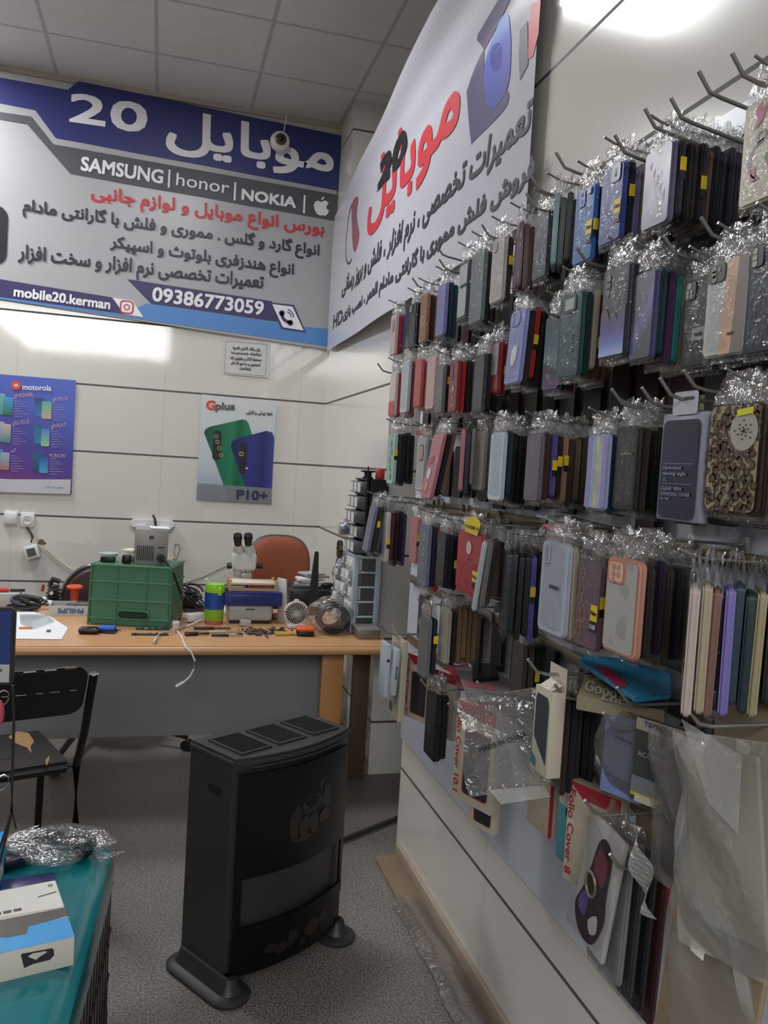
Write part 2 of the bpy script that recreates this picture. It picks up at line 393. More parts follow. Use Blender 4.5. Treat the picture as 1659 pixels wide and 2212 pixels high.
def slab(name, x0, x1, y0, y1, z0, z1, mat):
    mb = MB(); mb.box(((x0 + x1) / 2, (y0 + y1) / 2, (z0 + z1) / 2), (x1 - x0, y1 - y0, z1 - z0), mat); return structure(mb.build(name))
slab('floor', -3.2, 2.4, -10.0, 5.8, -.1, 0, floor_mat())
slab('ceiling', -3.2, 2.4, -10.0, 5.8, ZC, ZC + .1, ceil_mat())
slab('wall_back', -3.2, X1 + .12, YB, YB + .15, 0, ZC, T_BACK)
slab('wall_left', -3.2, -3.1, -3.0, YB, 0, ZC, M('#8f8a84', .5))
ZN = 2.85
mb = MB(); mb.box((X1 + .06, (3.92 + YB) / 2, ZN / 2), (.12, YB - 3.92, ZN), T_SIDE); mb.box((X1 + .06, (5.2 + YB) / 2, (ZN + ZC) / 2), (.12, YB - 5.2, ZC - ZN), T_SIDE)
structure(mb.build('wall_right_far'))
mb = MB(); mb.box(((X1 + .12 + 2.3) / 2, 3.98, ZN / 2), (2.3 - X1 - .12, .12, ZN), T_BACK); mb.box(((X1 + .12 + 2.3) / 2, 5.26, (ZN + ZC) / 2), (2.3 - X1 - .12, .12, ZC - ZN), T_BACK); mb.box(((X1 + .12 + 2.3) / 2, (3.92 + 5.32) / 2, ZN - .03), (2.3 - X1 - .12, 1.28, .06), T_BACK)
structure(mb.build('wall_alcove'))
slab('wall_alcove_end', 2.3, 2.4, 2.95, 5.4, 0, ZC, T_SIDE)
slab('wall_right', X2, X2 + .14, -3.0, 3.09, 0, ZC, T_NEAR)
# crown line at the ceiling of the back wall
slab('trim_1', -3.1, X1, YB - .018, YB, ZC - .035, ZC, M('#b8b2a8', .5))
# tan strip along the foot of the display wall, with clear film over it
mb = MB(); mb.box((X2 - .05, .6, .006), (.10, 4.9, .012), M('#84705c', .45, var=.2, scale=6), bev=.003); mb.box((X2 - .008, .6, .03), (.016, 4.9, .06), M('#a09080', .45, var=.15), bev=.003)
structure(mb.build('baseboard_right'))
mb = MB()
def _fl(u, v):
    y = -.2 + u * 2.9; k = math.sin(u * 23) * .004 + math.sin(u * 61 + v * 5) * .003
    return Vector((X2 - .125 + v * .105 + k, y, .014 + .018 * math.sin(v * math.pi) + abs(k)))
mb.grid(_fl, 60, 6, film('floor_film', '#c9b9a4', .12, .1, .5, .12, 25, .6)); 
one(mb, 'plastic_sheet', 'crinkled clear plastic film lying along the foot of the display wall', 'plastic sheet', sharp=None)
# skirting between desk end and alcove
mb = MB(); mb.box((X1 - .012, (3.92 + YB) / 2, .035), (.024, YB - 3.92, .07), M('#7d6c5a', .5)); structure(mb.build('baseboard_far'))

# white-blue backing board of the display
BX = X2 - .018
mb = MB()
b0 = onx(898, 1620, X2).z
mb.box((X2 - .009, (.2 + 3.07) / 2, (b0 + 2.24) / 2), (.016, 3.07 - .2, 2.24 - b0), M('#cdd4e2', .35, var=.03), bev=.002)
one(mb, 'display_board', 'big pale blue-white board on the right wall behind all hooks', 'display board')

# hook rails
RAIL = M('#8b8578', .35, .9); RAILG = M('#7d6f4a', .35, .85)
ROWS = {'top': 2.16, 'second': 1.955, 'third': 1.70, 'fourth': 1.43, 'fifth': 1.13, 'sixth': .90}
for nm, z in ROWS.items():
    mb = MB(); mb.box((BX - .006, 1.63, z), (.014, 2.8, .03), RAILG if nm == 'fourth' else RAIL, bev=.003)
    for k in range(9): mb.box((BX - .016, .4 + k * .3, z + .006), (.008, .018, .03), RAIL)
    one(mb, 'hook_rail', 'long metal hook rail behind the %s row of phone cases' % nm, 'rail', 'hook rails on the display board')
# ================================================================ banners and posters
def ramp_mat(name, stops, axis, rough=.4, extra=None):
    """printed colour blend across a sheet (along its own height or width)"""
    m = bpy.data.materials.new(name); m.use_nodes = True; nt = m.node_tree; b = nt.nodes['Principled BSDF']; b.inputs['Roughness'].default_value = rough
    tc = nt.nodes.new('ShaderNodeTexCoord'); sp = nt.nodes.new('ShaderNodeSeparateXYZ'); nt.links.new(tc.outputs['Generated'], sp.inputs[0])
    src = sp.outputs[axis]
    if extra:
        a = nt.nodes.new('ShaderNodeMath'); a.operation = 'MULTIPLY_ADD'; a.inputs[1].default_value = extra[1]
        nt.links.new(sp.outputs[extra[0]], a.inputs[0]); nt.links.new(src, a.inputs[2]); src = a.outputs[0]
    r = nt.nodes.new('ShaderNodeValToRGB'); e = r.color_ramp.elements
    e[0].position = stops[0][0]; e[0].color = lin(stops[0][1]); e[1].position = stops[-1][0]; e[1].color = lin(stops[-1][1])
    for p, c in stops[1:-1]: x = e.new(p); x.color = lin(c)
    nt.links.new(src, r.inputs[0]); nt.links.new(r.outputs[0], b.inputs['Base Color']); return m
VINYL = M('#a4a5a8', .32, var=.03, scale=4, bump=.05, bscale=6)
Bp = Plane((0, YB - .022, 0), (1, 0, 0), (0, 0, 1), (0, -1, 0))
def zb(x, y): return (x * .4581, 100 + y * .4581)
def Z(f, *pts): return [f(*p) for p in pts]
bb = thing('shop_banner', 'large white and navy shop banner across the back wall, beside the corner', 'banner', Bp.at(-.2, 2.5))
mb = MB()
o_tl = Bp.uv(-5, 158); o_tr = Bp.uv(747, 292); o_br = Bp.uv(712, 756); o_bl = Bp.uv(-5, 646)
Lx = -1.75
zt = lambda u: o_tr[1] + (u - o_tr[0]) * (o_tl[1] - o_tr[1]) / (o_tl[0] - o_tr[0]); zbm = lambda u: o_br[1] + (u - o_br[0]) * (o_bl[1] - o_br[1]) / (o_bl[0] - o_br[0])
def _bn(i, j):
    u = Lx + (1.07 - Lx) * i; a, b = zbm(u), zt(u)
    return Bp.at(u, a + (b - a) * j, -.001 + .0018 * math.sin(j * math.pi) * math.sin(u * 9))
mb.grid(_bn, 40, 16, VINYL); child(mb, 'banner_sheet', bb, sharp=None)
NB = .0025
mb = MB(); Bp.poly(mb, Z(zb, (-700, 10), (0, 148), (320, 206), (370, 165), (1622, 425), (1598, 682), (262, 432), (165, 300), (0, 268), (-700, 140)), INK_BLUE, NB); child(mb, 'blue_band', bb)
mb = MB(); Bp.poly(mb, Z(zb, (-700, 180), (0, 310), (146, 332), (250, 462), (1597, 702), (1590, 826), (332, 602), (126, 366), (0, 345), (-700, 215)), INK_GREY, NB); child(mb, 'grey_band', bb)
words(bb, Bp, '2', Z(zb, (330, 352), (492, 376), (338, 222)), INK_WHITE, NB + .002, .006, 'number'); words(bb, Bp, '0', Z(zb, (524, 384), (686, 408), (530, 254)), INK_WHITE, NB + .002, .008, 'number')
words(bb, Bp, fa('موبایل'), Z(zb, (785, 500), (1560, 640), (800, 292)), INK_WHITE, NB + .002, .008, 'headline_lettering')
words(bb, Bp, 'SAMSUNG', Z(zb, (382, 585), (765, 648), (387, 522)), INK_WHITE, NB + .002, .003, 'maker_name'); words(bb, Bp, 'honor', Z(zb, (830, 655), (1078, 697), (834, 597)), INK_WHITE, NB + .002, .0005, 'maker_name')
words(bb, Bp, 'NOKIA', Z(zb, (1140, 722), (1392, 762), (1143, 674)), INK_WHITE, NB + .002, .0035, 'maker_name')
for x, y in ((795, 582), (1105, 642), (1432, 702)): mb = MB(); Bp.poly(mb, Z(zb, (x, y), (x + 9, y + 1), (x + 5, y + 86), (x - 4, y + 84)), INK_WHITE, NB + .002); child(mb, 'divider', bb)
mb = MB()
Bp.poly(mb, Z(zb, (1515, 735), (1530, 728), (1543, 733), (1549, 742), (1540, 752), (1539, 766), (1551, 776), (1545, 790), (1534, 801), (1521, 798), (1509, 799), (1496, 792), (1484, 773), (1479, 752), (1484, 736), (1497, 728)), INK_WHITE, NB + .002)
Bp.poly(mb, Z(zb, (1514, 728), (1516, 716), (1528, 708), (1527, 720)), INK_WHITE, NB + .002); child(mb, 'fruit_emblem', bb)
words(bb, Bp, fa('بورس انواع موبایل و لوازم جانبی'), Z(zb, (430, 742), (1525, 914), (433, 654)), INK_RED, NB, .0035, 'red_lettering')
for t, q in (('انواع گارد و گلس . مموری و فلش با گارانتی مادام', ((108, 802), (1502, 1012), (112, 712))), ('انواع هندزفری بلوتوث و اسپیکر', ((520, 972), (1382, 1102), (523, 892))), ('تعمیرات تخصصی نرم افزار و سخت افزار', ((85, 1032), (1238, 1172), (90, 934)))):
    words(bb, Bp, fa(t), Z(zb, *q), INK_DARK, NB, .003, 'dark_lettering')
mb = MB(); Bp.poly(mb, Z(zb, (-700, 1010), (0, 1105), (70, 1180), (600, 1262), (690, 1212), (1332, 1305), (1340, 1316), (1551, 1332), (1555, 1416), (0, 1192), (-700, 1090)), INK_SKY, NB - .001); child(mb, 'sky_blue_band', bb)
mb = MB(); Bp.poly(mb, Z(zb, (-300, 1050), (10, 1100), (527, 1184), (588, 1263), (82, 1192), (-300, 1140)), INK_PURPLE, NB); child(mb, 'purple_band', bb)
mb = MB(); Bp.poly(mb, Z(zb, (600, 1098), (1280, 1202), (1337, 1302), (712, 1213)), INK_PURPLE, NB); child(mb, 'purple_band', bb)
words(bb, Bp, 'mobile20.kerman', Z(zb, (66, 1178), (517, 1240), (69, 1134)), INK_WHITE, NB + .002, .0025, 'contact_lettering'); words(bb, Bp, '09386773059', Z(zb, (718, 1200), (1238, 1268), (724, 1136)), INK_WHITE, NB + .002, .003, 'contact_lettering')
mb = MB(); Bp.poly(mb, Z(zb, (532, 1186), (626, 1200), (676, 1278), (584, 1263)), INK_WHITE, NB + .001)
c = Bp.uv(*zb(598, 1231))
Bp.poly(mb, rrect(.085, .085, .022, 4, *c), INK_RED, NB + .002, True); Bp.poly(mb, rrect(.066, .066, .016, 4, *c), INK_WHITE, NB + .0025, True); Bp.ring(mb, c, .013, .020, INK_RED, NB + .003, True); child(mb, 'icon', bb)
mb = MB(); Bp.poly(mb, Z(zb, (1272, 1208), (1386, 1220), (1442, 1350), (1326, 1333)), INK_PURPLE, NB + .001); Bp.poly(mb, Z(zb, (1283, 1216), (1379, 1228), (1432, 1341), (1333, 1325)), INK_WHITE, NB + .002)
c = Bp.uv(*zb(1345, 1282)); Bp.ring(mb, (c[0] + .03, c[1] + .03), .045, .066, INK_PURPLE, NB + .003, True, 16, 170, 285); Bp.disc(mb, (c[0] - .025, c[1] + .03), .02, INK_PURPLE, NB + .003, True); Bp.disc(mb, (c[0] + .035, c[1] - .028), .02, INK_PURPLE, NB + .003, True)
Bp.ring(mb, (c[0] + .005, c[1] + .01), .030, .037, INK_PURPLE, NB + .003, True, 12, 0, 80); Bp.ring(mb, (c[0] + .005, c[1] + .01), .046, .053, INK_PURPLE, NB + .003, True, 12, 0, 80); child(mb, 'icon', bb)
mb = MB(); u, v = Bp.uv(-30, 505); Bp.poly(mb, rrect(.30, .36, .07, 5, u - .03, v), INK_BLACK, NB, True); child(mb, 'printed_phone', bb)

# --- side banner on the right wall
A = Vector((1.05, 5.50, 0)); B = Vector((.955, 2.165, 0)); Ud = (B - A).normalized(); Nd = Vector((-Ud.y * -1, 0, 0)); Nd = Vector((0, 0, 1)).cross(Ud); Nd = Nd if Nd.x < 0 else -Nd
Sp = Plane(A, Ud, (0, 0, 1), Nd); Ls = (B - A).length
def zs(x, y): return (700 + x * .3617, y * .3617)
sb = thing('side_banner', 'long white hanging banner with red headline along the right wall above the cases', 'banner', A + Vector((0, 0, 2.34)))
v0a = Sp.uv(*zs(45, 2080))[1]; v0b = Sp.uv(*zs(1240, 1300))[1]; v1 = Sp.uv(*zs(112, 1215))[1]
mb = MB()
def _sb(i, j):
    a = v0a + (v0b - v0a) * i; v = a + (v1 - a) * j
    n = .004 * math.sin(i * 17 + j * 3) + (.10 * min(1, i * 1.3) * ((j - .72) / .28) ** 2 if j > .72 else 0) + .006 * math.sin(j * 40) * max(0, (j - .6) / .4) * i
    return Sp.at(.0 + i * Ls, v, n)
def sbn(u, v):
    i = u / Ls; a = v0a + (v0b - v0a) * i; j = (v - a) / (v1 - a)
    return .004 * math.sin(i * 17 + j * 3) + (.10 * min(1, i * 1.3) * ((j - .72) / .28) ** 2 if j > .72 else 0) + .006 * math.sin(j * 40) * max(0, (j - .6) / .4) * i
mb.grid(_sb, 60, 110, M('#bcbcc6', .3, var=.03, scale=4)); child(mb, 'banner_sheet', sb, sharp=None)
def drape(mb):
    """lay finished flat print onto the banner's waves"""
    for k in range(28):
        q = .50 + .018 * k; z = v0a + (v1 - v0a) * q
        if any(v.co.z > z for v in mb.bm.verts): bmesh.ops.bisect_plane(mb.bm, geom=mb.bm.verts[:] + mb.bm.edges[:] + mb.bm.faces[:], plane_co=(0, 0, z), plane_no=(0, 0, 1))
    for v in mb.bm.verts:
        d = v.co - Sp.P; u, w = d.dot(Sp.U), d.dot(Sp.V); v.co += Sp.N * sbn(u, w)
    return mb
words(sb, Sp, fa('موبایل'), Z(zs, (262, 1420), (795, 872), (283, 1050)), INK_RED, .002, .012, 'headline_lettering', post=drape)
words(sb, Sp, '20', Z(zs, (322, 1130), (470, 950), (330, 1010)), INK_BLACK, .003, .014, 'number', shear=.2, post=drape)
words(sb, Sp, fa('تعمیرات تخصصی ، نرم افزار ، فلش و بروز رسانی'), Z(zs, (103, 1802), (1208, 882), (115, 1660)), INK_DARK, .002, .004, 'dark_lettering', post=drape)
words(sb, Sp, fa('فروش فلش مموری با گارانتی مادام العمر ، نصب بازی'), Z(zs, (112, 1935), (1242, 1110), (118, 1842)), INK_DARK, .002, .004, 'dark_lettering', post=drape)
words(sb, Sp, 'HD', Z(zs, (58, 1962), (108, 1928), (63, 1885)), INK_DARK, .002, .003, 'dark_lettering', post=drape)
mb = MB()
Sp.poly(mb, smooth(Z(zs, (857, 600), (862, 520), (945, 300), (955, 420), (985, 650), (1085, 540), (1080, 640), (900, 838), (880, 842))), INK_PURPLE, .0016)
Sp.poly(mb, smooth(Z(zs, (1040, 130), (1100, 100), (1112, 330), (1085, 540), (985, 650), (955, 410))), ramp_mat('printed_blue_phone', [(0, '#3a3f8c'), (.6, '#4a54c0'), (1, '#6fa5d8')], 'Z'), .002)
Sp.poly(mb, Z(zs, (918, 240), (930, 205), (1060, 0), (1110, 0), (1040, 130), (950, 300)), M('#4a4066', .4), .0016)
Sp.poly(mb, smooth(Z(zs, (990, 330), (1005, 275), (1030, 255), (1055, 270), (1060, 340), (1045, 405), (1015, 425), (995, 395))), M('#3a3fa0', .35), .0024)
child(drape(mb), 'printed_phone', sb)
mb = MB(); Sp.poly(mb, Z(zs, (1245, 20), (1297, 0), (1282, 200), (1247, 335), (1216, 356), (1222, 160)), INK_RED, .0016); Sp.poly(mb, Z(zs, (1215, 122), (1216, 385), (1166, 480), (1160, 330), (1168, 180)), INK_GREY, .002); child(drape(mb), 'printed_flash_drive', sb)
mb = MB(); Sp.poly(mb, smooth(Z(zs, (180, 1205), (215, 1180), (196, 1290), (212, 1400), (186, 1500), (170, 1470), (165, 1310))), M('#8a4a5c', .4), .0016); u, v = Sp.uv(*zs(160, 1400)); Sp.ring(mb, (u, v), .16, .175, INK_GREY, .0016, True, 20, 60, 290); child(drape(mb), 'printed_earphones', sb)

# --- small surveillance camera in front of the back banner
cc = ony(606, 303, YB - .10)
sc = thing('security_camera', 'small round white surveillance camera on the navy band of the back banner', 'camera', cc)
WP = M('#d8d6d0', .35)
mb = MB(); mb.lathe([(.062, -.05), (.066, -.03), (.060, 0), (.045, .012)], cc, WP, axis=(0, -1, 0)); child(mb, 'housing', sc)
mb = MB(); mb.lathe([(.034, 0), (.036, .02), (.026, .03)], cc + Vector((0, -.006, 0)), M('#3a3a3c', .3), axis=(0, -1, 0)); mb.lathe([(.016, 0), (.015, .008), (.004, .012)], cc + Vector((0, -.034, 0)), M('#0c0c0e', .08), axis=(0, -1, 0)); child(mb, 'lens', sc)
mb = MB(); mb.tube([cc + Vector((.02, .02, .05)), cc + Vector((.035, .03, .18)), Vector((cc.x + .04, YB - .03, 3.80))], .004, WP); child(mb, 'cable', sc)

# --- poster with rows of phones (left)
Pp = Plane((0, YB - .006, 0), (1, 0, 0), (0, 0, 1), (0, -1, 0))
def zm(x, y): return (x * .12658, 800 + y * .12658)
po = thing('phone_poster', 'violet poster with rows of phones on the back wall under the lamp glare', 'poster', Pp.at(-.8, 1.6))
MOTO = ramp_mat('violet_print', [(0, '#8a2468'), (.3, '#5c2f86'), (.6, '#41409a'), (1, '#4b62bd')], 'Z', .35, ('X', .28))
a = Pp.uv(*zm(1298, 172)); b = Pp.uv(*zm(1200, 2118)); lu = -1.07
mb = MB(); mb.grid(lambda i, j: Pp.at(lu + (a[0] - lu) * i, b[1] + (a[1] - b[1]) * j, .002 + .001 * max(0, math.sin(i * 5 + j * 4))), 16, 20, MOTO); child(mb, 'poster_sheet', po, sharp=None)
mb = MB(); Pp.poly(mb, Z(zm, (-500, 2040), (-470, 1850), (60, 1850), (150, 1857), (1212, 1862), (1199, 2112), (-500, 2060)), M('#c3c4cc', .4), .008); child(mb, 'white_footer', po)
mb = MB(); Pp.disc(mb, zm(275, 257), .029, M('#d8453f', .4), .008); Pp.poly(mb, Z(zm, (225, 300), (258, 220), (276, 262), (294, 220), (330, 302), (296, 255), (276, 300), (258, 252)), INK_WHITE, .009)
child(mb, 'round_emblem', po)
words(po, Pp, 'motorola', Z(zm, (388, 330), (876, 352), (390, 236)), INK_WHITE, .008, .001)
for t, q in (('g9 POWER', ((240, 495), (565, 470), (243, 405))), ('g9 PLUS', ((900, 552), (1152, 526), (903, 470))), ('g5G PLUS', ((215, 965), (500, 930), (218, 872))), ('g9 PLAY', ((875, 1012), (1130, 980), (878, 925))), ('e7', ((190, 1405), (275, 1395), (192, 1345))), ('FUSION', ((848, 1482), (1112, 1486), (850, 1425)))):
    words(po, Pp, t, Z(zm, *q), M('#d6a79a', .4), .008)
words(po, Pp, fa('همراه تک'), Z(zm, (770, 2015), (1068, 2025), (772, 1965)), M('#2f7f86', .4), .010)
for cx, cy in ((235, 520), (900, 580), (215, 990), (875, 1040), (190, 1455), (845, 1505)):
    mb = MB()
    for k in range(7): Pp.poly(mb, Z(zm, (cx, cy + k * 43), (cx + 120 + (k * 53) % 150, cy + 6 + k * 43), (cx + 120 + (k * 53) % 150, cy + 14 + k * 43), (cx, cy + 10 + k * 43)), M('#9a8fc0', .4), .008)
    child(mb, 'text_lines', po)
for i, (q, c0, c1) in enumerate((((-40, 390, 100, 760), '#6fb0b0', '#4d8f8a'), ((60, 450, 215, 770), '#3f9fd0', '#2f6b34'), ((610, 465, 770, 800), '#2f3f78', '#2f7fb8'), ((720, 525, 875, 835), '#4fae9a', '#b8a890'), ((-40, 870, 90, 1220), '#a8a8c0', '#6a8ab0'), ((40, 910, 180, 1240), '#c0b0a0', '#37808a'), ((585, 925, 745, 1260), '#1e5f8e', '#2a7fa0'), ((710, 990, 840, 1300), '#3f7fc8', '#8fc080'), ((-40, 1340, 60, 1690), '#4f8fa8', '#357088'), ((10, 1395, 155, 1705), '#88b0c8', '#a06a60'), ((565, 1390, 730, 1740), '#245f80', '#1f4868'), ((680, 1440, 815, 1755), '#1f3f90', '#3f9fd8'))):
    x0, y0, x1, y1 = q; k = .04 if i % 2 == 0 else 0; mb = MB()
    u0, w0 = Pp.uv(*zm(x0, y0)); u1, w1 = Pp.uv(*zm(x1, y1)); w, h = u1 - u0, w0 - w1
    Pp.poly(mb, [(x + (y - w1 - h / 2) * -k * 3, y) for x, y in rrect(abs(w), abs(h), .008, 3, (u0 + u1) / 2, (w0 + w1) / 2)], ramp_mat('printed_screen_%d' % i, [(0, c1), (1, c0)], 'Z'), .0045 + .001 * (i % 2), True); child(mb, 'printed_phone', po)

# --- light poster with two phones
def zg(x, y): return (x * .4581, 700 + y * .4581)
pg = thing('two_phone_poster', 'pale poster with a green and a blue phone on the tiled back wall', 'poster', Pp.at(.48, 1.6))
mb = MB(); Pp.poly(mb, Z(zg, (952, 331), (1305, 371), (1275, 849), (925, 828)), ramp_mat('pale_print', [(0, '#7f95ab'), (.35, '#b9c3cb'), (1, '#cdd2d2')], 'Z'), .003); child(mb, 'poster_sheet', pg)
mb = MB(); Pp.poly(mb, Z(zg, (962, 512), (970, 495), (990, 484), (1140, 450), (1160, 453), (1172, 468), (1200, 560), (1180, 838), (1080, 836), (1030, 690)), ramp_mat('printed_green_phone', [(0, '#0e4a36'), (.55, '#1d7a55'), (.7, '#0f5a40'), (1, '#2a8f68')], 'X', .3), .005); Pp.poly(mb, rrect(.055, .20, .025, 4, *Pp.uv(*zg(1023, 572))), BLK, .006, True)
for y in (530, 556, 585, 618): Pp.ring(mb, zg(1018 + (y - 530) * .28, y), .008, .014, M('#8f8f60', .3), .007)
child(mb, 'printed_phone', pg, 'green printed phone')
mb = MB(); Pp.poly(mb, Z(zg, (1088, 575), (1095, 552), (1115, 540), (1255, 504), (1282, 511), (1293, 535), (1278, 847), (1186, 842), (1120, 670)), ramp_mat('printed_blue_phone_b', [(0, '#1c1f50'), (.5, '#30387e'), (.75, '#262c66'), (1, '#3c4690')], 'X', .3), .006); Pp.poly(mb, rrect(.045, .21, .021, 4, *Pp.uv(*zg(1146, 632))), BLK, .007, True); Pp.ring(mb, zg(1138, 612), .009, .016, M('#b0a040', .3), .008); Pp.ring(mb, zg(1163, 680), .003, .007, INK_WHITE, .008)
child(mb, 'printed_phone', pg, 'blue printed phone')
mb = MB(); Pp.poly(mb, Z(zg, (931, 750), (1282, 775), (1276, 848), (926, 827)), film('print_veil', '#9aa6b4', .25, 0.0, .02, .5, 5, 0), .008); child(mb, 'lower_band', pg)
words(pg, Pp, 'G', Z(zg, (973, 402), (1013, 405), (975, 361)), M('#d8402f', .4), .006, .003); words(pg, Pp, 'plus', Z(zg, (1017, 413), (1104, 415), (1019, 371)), M('#55565c', .4), .006, .003); words(pg, Pp, fa('جلوه زیبایی و کارایی'), Z(zg, (1160, 427), (1285, 434), (1160, 407)), INK_DARK, .006, .0008); words(pg, Pp, 'P10+', Z(zg, (1115, 824), (1258, 831), (1118, 782)), M('#26304c', .4), .010, .003)
qp = thing('prayer_sheet', 'small framed white sheet of Arabic lines taped under the back banner', 'paper', Pp.at(.6, 2.2))
mb = MB(); Pp.poly(mb, Z(zg, (1060, 76), (1275, 94), (1266, 254), (1050, 234)), M('#c9c9c6', .5), .003); child(mb, 'paper', qp)
mb = MB()
for a, b in (((1066, 80), (1260, 97)), ((1260, 97), (1251, 246)), ((1251, 246), (1057, 230)), ((1057, 230), (1066, 80))):
    dx, dy = b[0] - a[0], b[1] - a[1]; L = math.hypot(dx, dy); nx, ny = -dy / L * 1.3, dx / L * 1.3
    Pp.poly(mb, Z(zg, a, b, (b[0] + nx, b[1] + ny), (a[0] + nx, a[1] + ny)), INK_GREY, .004)
for t, x0, x1, y in (('وان یکاد الذین کفروا', 1098, 1225, 118), ('لیزلقونک بابصارهم لما', 1090, 1230, 142), ('سمعوا الذکر و یقولون انه', 1086, 1230, 166), ('لمجنون و ما هو الا ذکر', 1088, 1225, 190), ('للعالمین', 1130, 1180, 211)):
    Pp.text(mb, fa(t), Z(zg, (x0, y + 3), (x1, y + 13), (x0 + 1, y - 14)), INK_GREY, .004, .0012)
child(mb, 'lettering', qp)
# ================================================================ the workbench
TZ = .75
def Dk(x, y, z=TZ): return onz(x, y, z)
def z5(x, y): return (360 + .3134 * x, 1080 + .3134 * y)
def z4(x, y): return (.2652 * x, 1080 + .2652 * y)
def wood_mat(name, c1, c2, rough=.35, ax='X'):
    m = bpy.data.materials.new(name); m.use_nodes = True; nt = m.node_tree; b = nt.nodes['Principled BSDF']; b.inputs['Roughness'].default_value = rough
    tc = nt.nodes.new('ShaderNodeTexCoord'); mp = nt.nodes.new('ShaderNodeMapping'); mp.inputs['Scale'].default_value = (1, 14, 14) if ax == 'X' else (14, 14, 1)
    nz = nt.nodes.new('ShaderNodeTexNoise'); nz.inputs['Scale'].default_value = 3; nz.inputs['Detail'].default_value = 6
    nt.links.new(tc.outputs['Object'], mp.inputs[0]); nt.links.new(mp.outputs[0], nz.inputs['Vector'])
    mx = nt.nodes.new('ShaderNodeMix'); mx.data_type = 'RGBA'; mx.inputs[6].default_value = lin(c1); mx.inputs[7].default_value = lin(c2)
    nt.links.new(nz.outputs['Fac'], mx.inputs[0]); nt.links.new(mx.outputs[2], b.inputs['Base Color']); return m
WOOD = wood_mat('desk_wood', '#b98a5f', '#cf9f72'); WOODV = wood_mat('desk_leg_wood', '#a5713f', '#bd8650', .4, 'Z'); WOODD = wood_mat('dark_leg_wood', '#4e3b2c', '#5f4836', .5, 'Z')
DX0, DX1, DY0, DY1 = -2.3, 1.05, 3.5, 4.42
dk = thing('workbench', 'long orange-brown wooden workbench covered in tools along the back of the shop', 'desk', (-.6, 3.95, 0))
mb = MB(); prof = [(DY0 + .012, TZ)] + [(DY0 + .02 - .02 * math.cos(R3(a)), TZ - .02 + .02 * math.sin(R3(a))) for a in range(75, -91, -15)] + [(DY1, TZ - .04), (DY1, TZ)]
P = []
b = bmesh.new(); v0 = [b.verts.new((DX0, y, z)) for y, z in prof]; v1 = [b.verts.new((DX1, y, z)) for y, z in prof]; n = len(prof)
b.faces.new(v0); b.faces.new(v1[::-1])
for i in range(n): b.faces.new([v0[i], v1[i], v1[(i + 1) % n], v0[(i + 1) % n]])
bmesh.ops.recalc_face_normals(b, faces=b.faces); mb._in(b, WOOD); child(mb, 'table_top', dk)
PY = 3.78
px1 = ony(690, 1500, PY).x; pz = ony(400, 1588, PY).z
mb = MB(); mb.box(((DX0 + .1 + px1) / 2, PY + .01, (TZ - .04 + pz) / 2), (px1 - DX0 - .1, .018, TZ - .04 - pz), M('#7d7e82', .55, var=.05, scale=5)); child(mb, 'modesty_panel', dk, 'grey front panel under the top')
def leg(x0, x1, y0, y1, mat): mb = MB(); mb.box(((x0 + x1) / 2, (y0 + y1) / 2, (TZ - .04) / 2), (x1 - x0, y1 - y0, TZ - .04), mat, bev=.004); child(mb, 'leg', dk)
LX0 = ony(694, 1470, 3.62).x; LX1 = ony(741, 1470, 3.62).x
leg(LX0, LX1, 3.62, 3.66, WOODV); leg(ony(757, 1500, 3.9).x, ony(797, 1500, 3.9).x - .01, 3.87, 3.90, WOODD); leg(DX0 + .05, DX0 + .15, 3.62, 4.3, WOODV)

# --- office chair behind the bench
ORANGE = M('#8d4a31', .75, var=.12, scale=30, bump=.3, bscale=300); DARK = M('#1c1c1e', .45); CHROME = M('#c8c8c8', .18, 1.0)
cy = 4.95; ctr = ony(600, 1262, cy); ztop = ony(600, 1155, cy).z; hw = (ony(662, 1200, cy).x - ony(544, 1200, cy).x) / 2 + .03; zc = .90; hz = ztop - zc
oc = thing('office_chair', 'rust-orange upholstered office chair behind the workbench, next to the corner', 'chair', (ctr.x, cy, 0))
def pad(mb, cx, yy, zc, hw, hz, th, mat, ex=2.8, seg=36, lean=.0):
    rows = []
    b = bmesh.new()
    for s_, k in ((0, .0), (.35, .8), (.75, .97), (1, 1), (1, .99), (.8, .97), (.4, .8), (0, 0)):
        pass
    prof = [(-th * .5, 0.0), (-th * .5, .55), (-th * .42, .82), (-th * .15, .98), (th * .1, 1.0), (th * .35, .96), (th * .5, .7), (th * .5, 0.0)]
    for dy, k in prof:
        ring = []
        for i in range(seg):
            a = 2 * math.pi * i / seg; c, s = math.cos(a), math.sin(a)
            x = hw * k * math.copysign(abs(c) ** (2 / ex), c); z = hz * k * math.copysign(abs(s) ** (2 / ex), s)
            w = 1 - .12 * (z < 0) * abs(z / hz)
            ring.append(b.verts.new((cx + x * w, yy + dy + lean * z + .05 * (x / hw) ** 2 * hw * -1, zc + z)))
        rows.append(ring)
    for A_, B_ in zip(rows, rows[1:]):
        for i in range(seg): b.faces.new([A_[i], A_[(i + 1) % seg], B_[(i + 1) % seg], B_[i]])
    bmesh.ops.remove_doubles(b, verts=b.verts, dist=1e-4); bmesh.ops.recalc_face_normals(b, faces=b.faces); mb._in(b, mat)
mb = MB(); pad(mb, ctr.x, cy, zc, hw - .012, hz - .01, .07, ORANGE); child(mb, 'backrest', oc, sharp=None)
mb = MB(); pad(mb, ctr.x, cy + .025, zc, hw, hz, .06, M('#3f4246', .5)); child(mb, 'back_shell', oc, sharp=None)
mb = MB(); mb.box((ctr.x, cy - .24, .50), (.46, .44, .08), ORANGE, bev=.03, seg=3); child(mb, 'seat', oc)
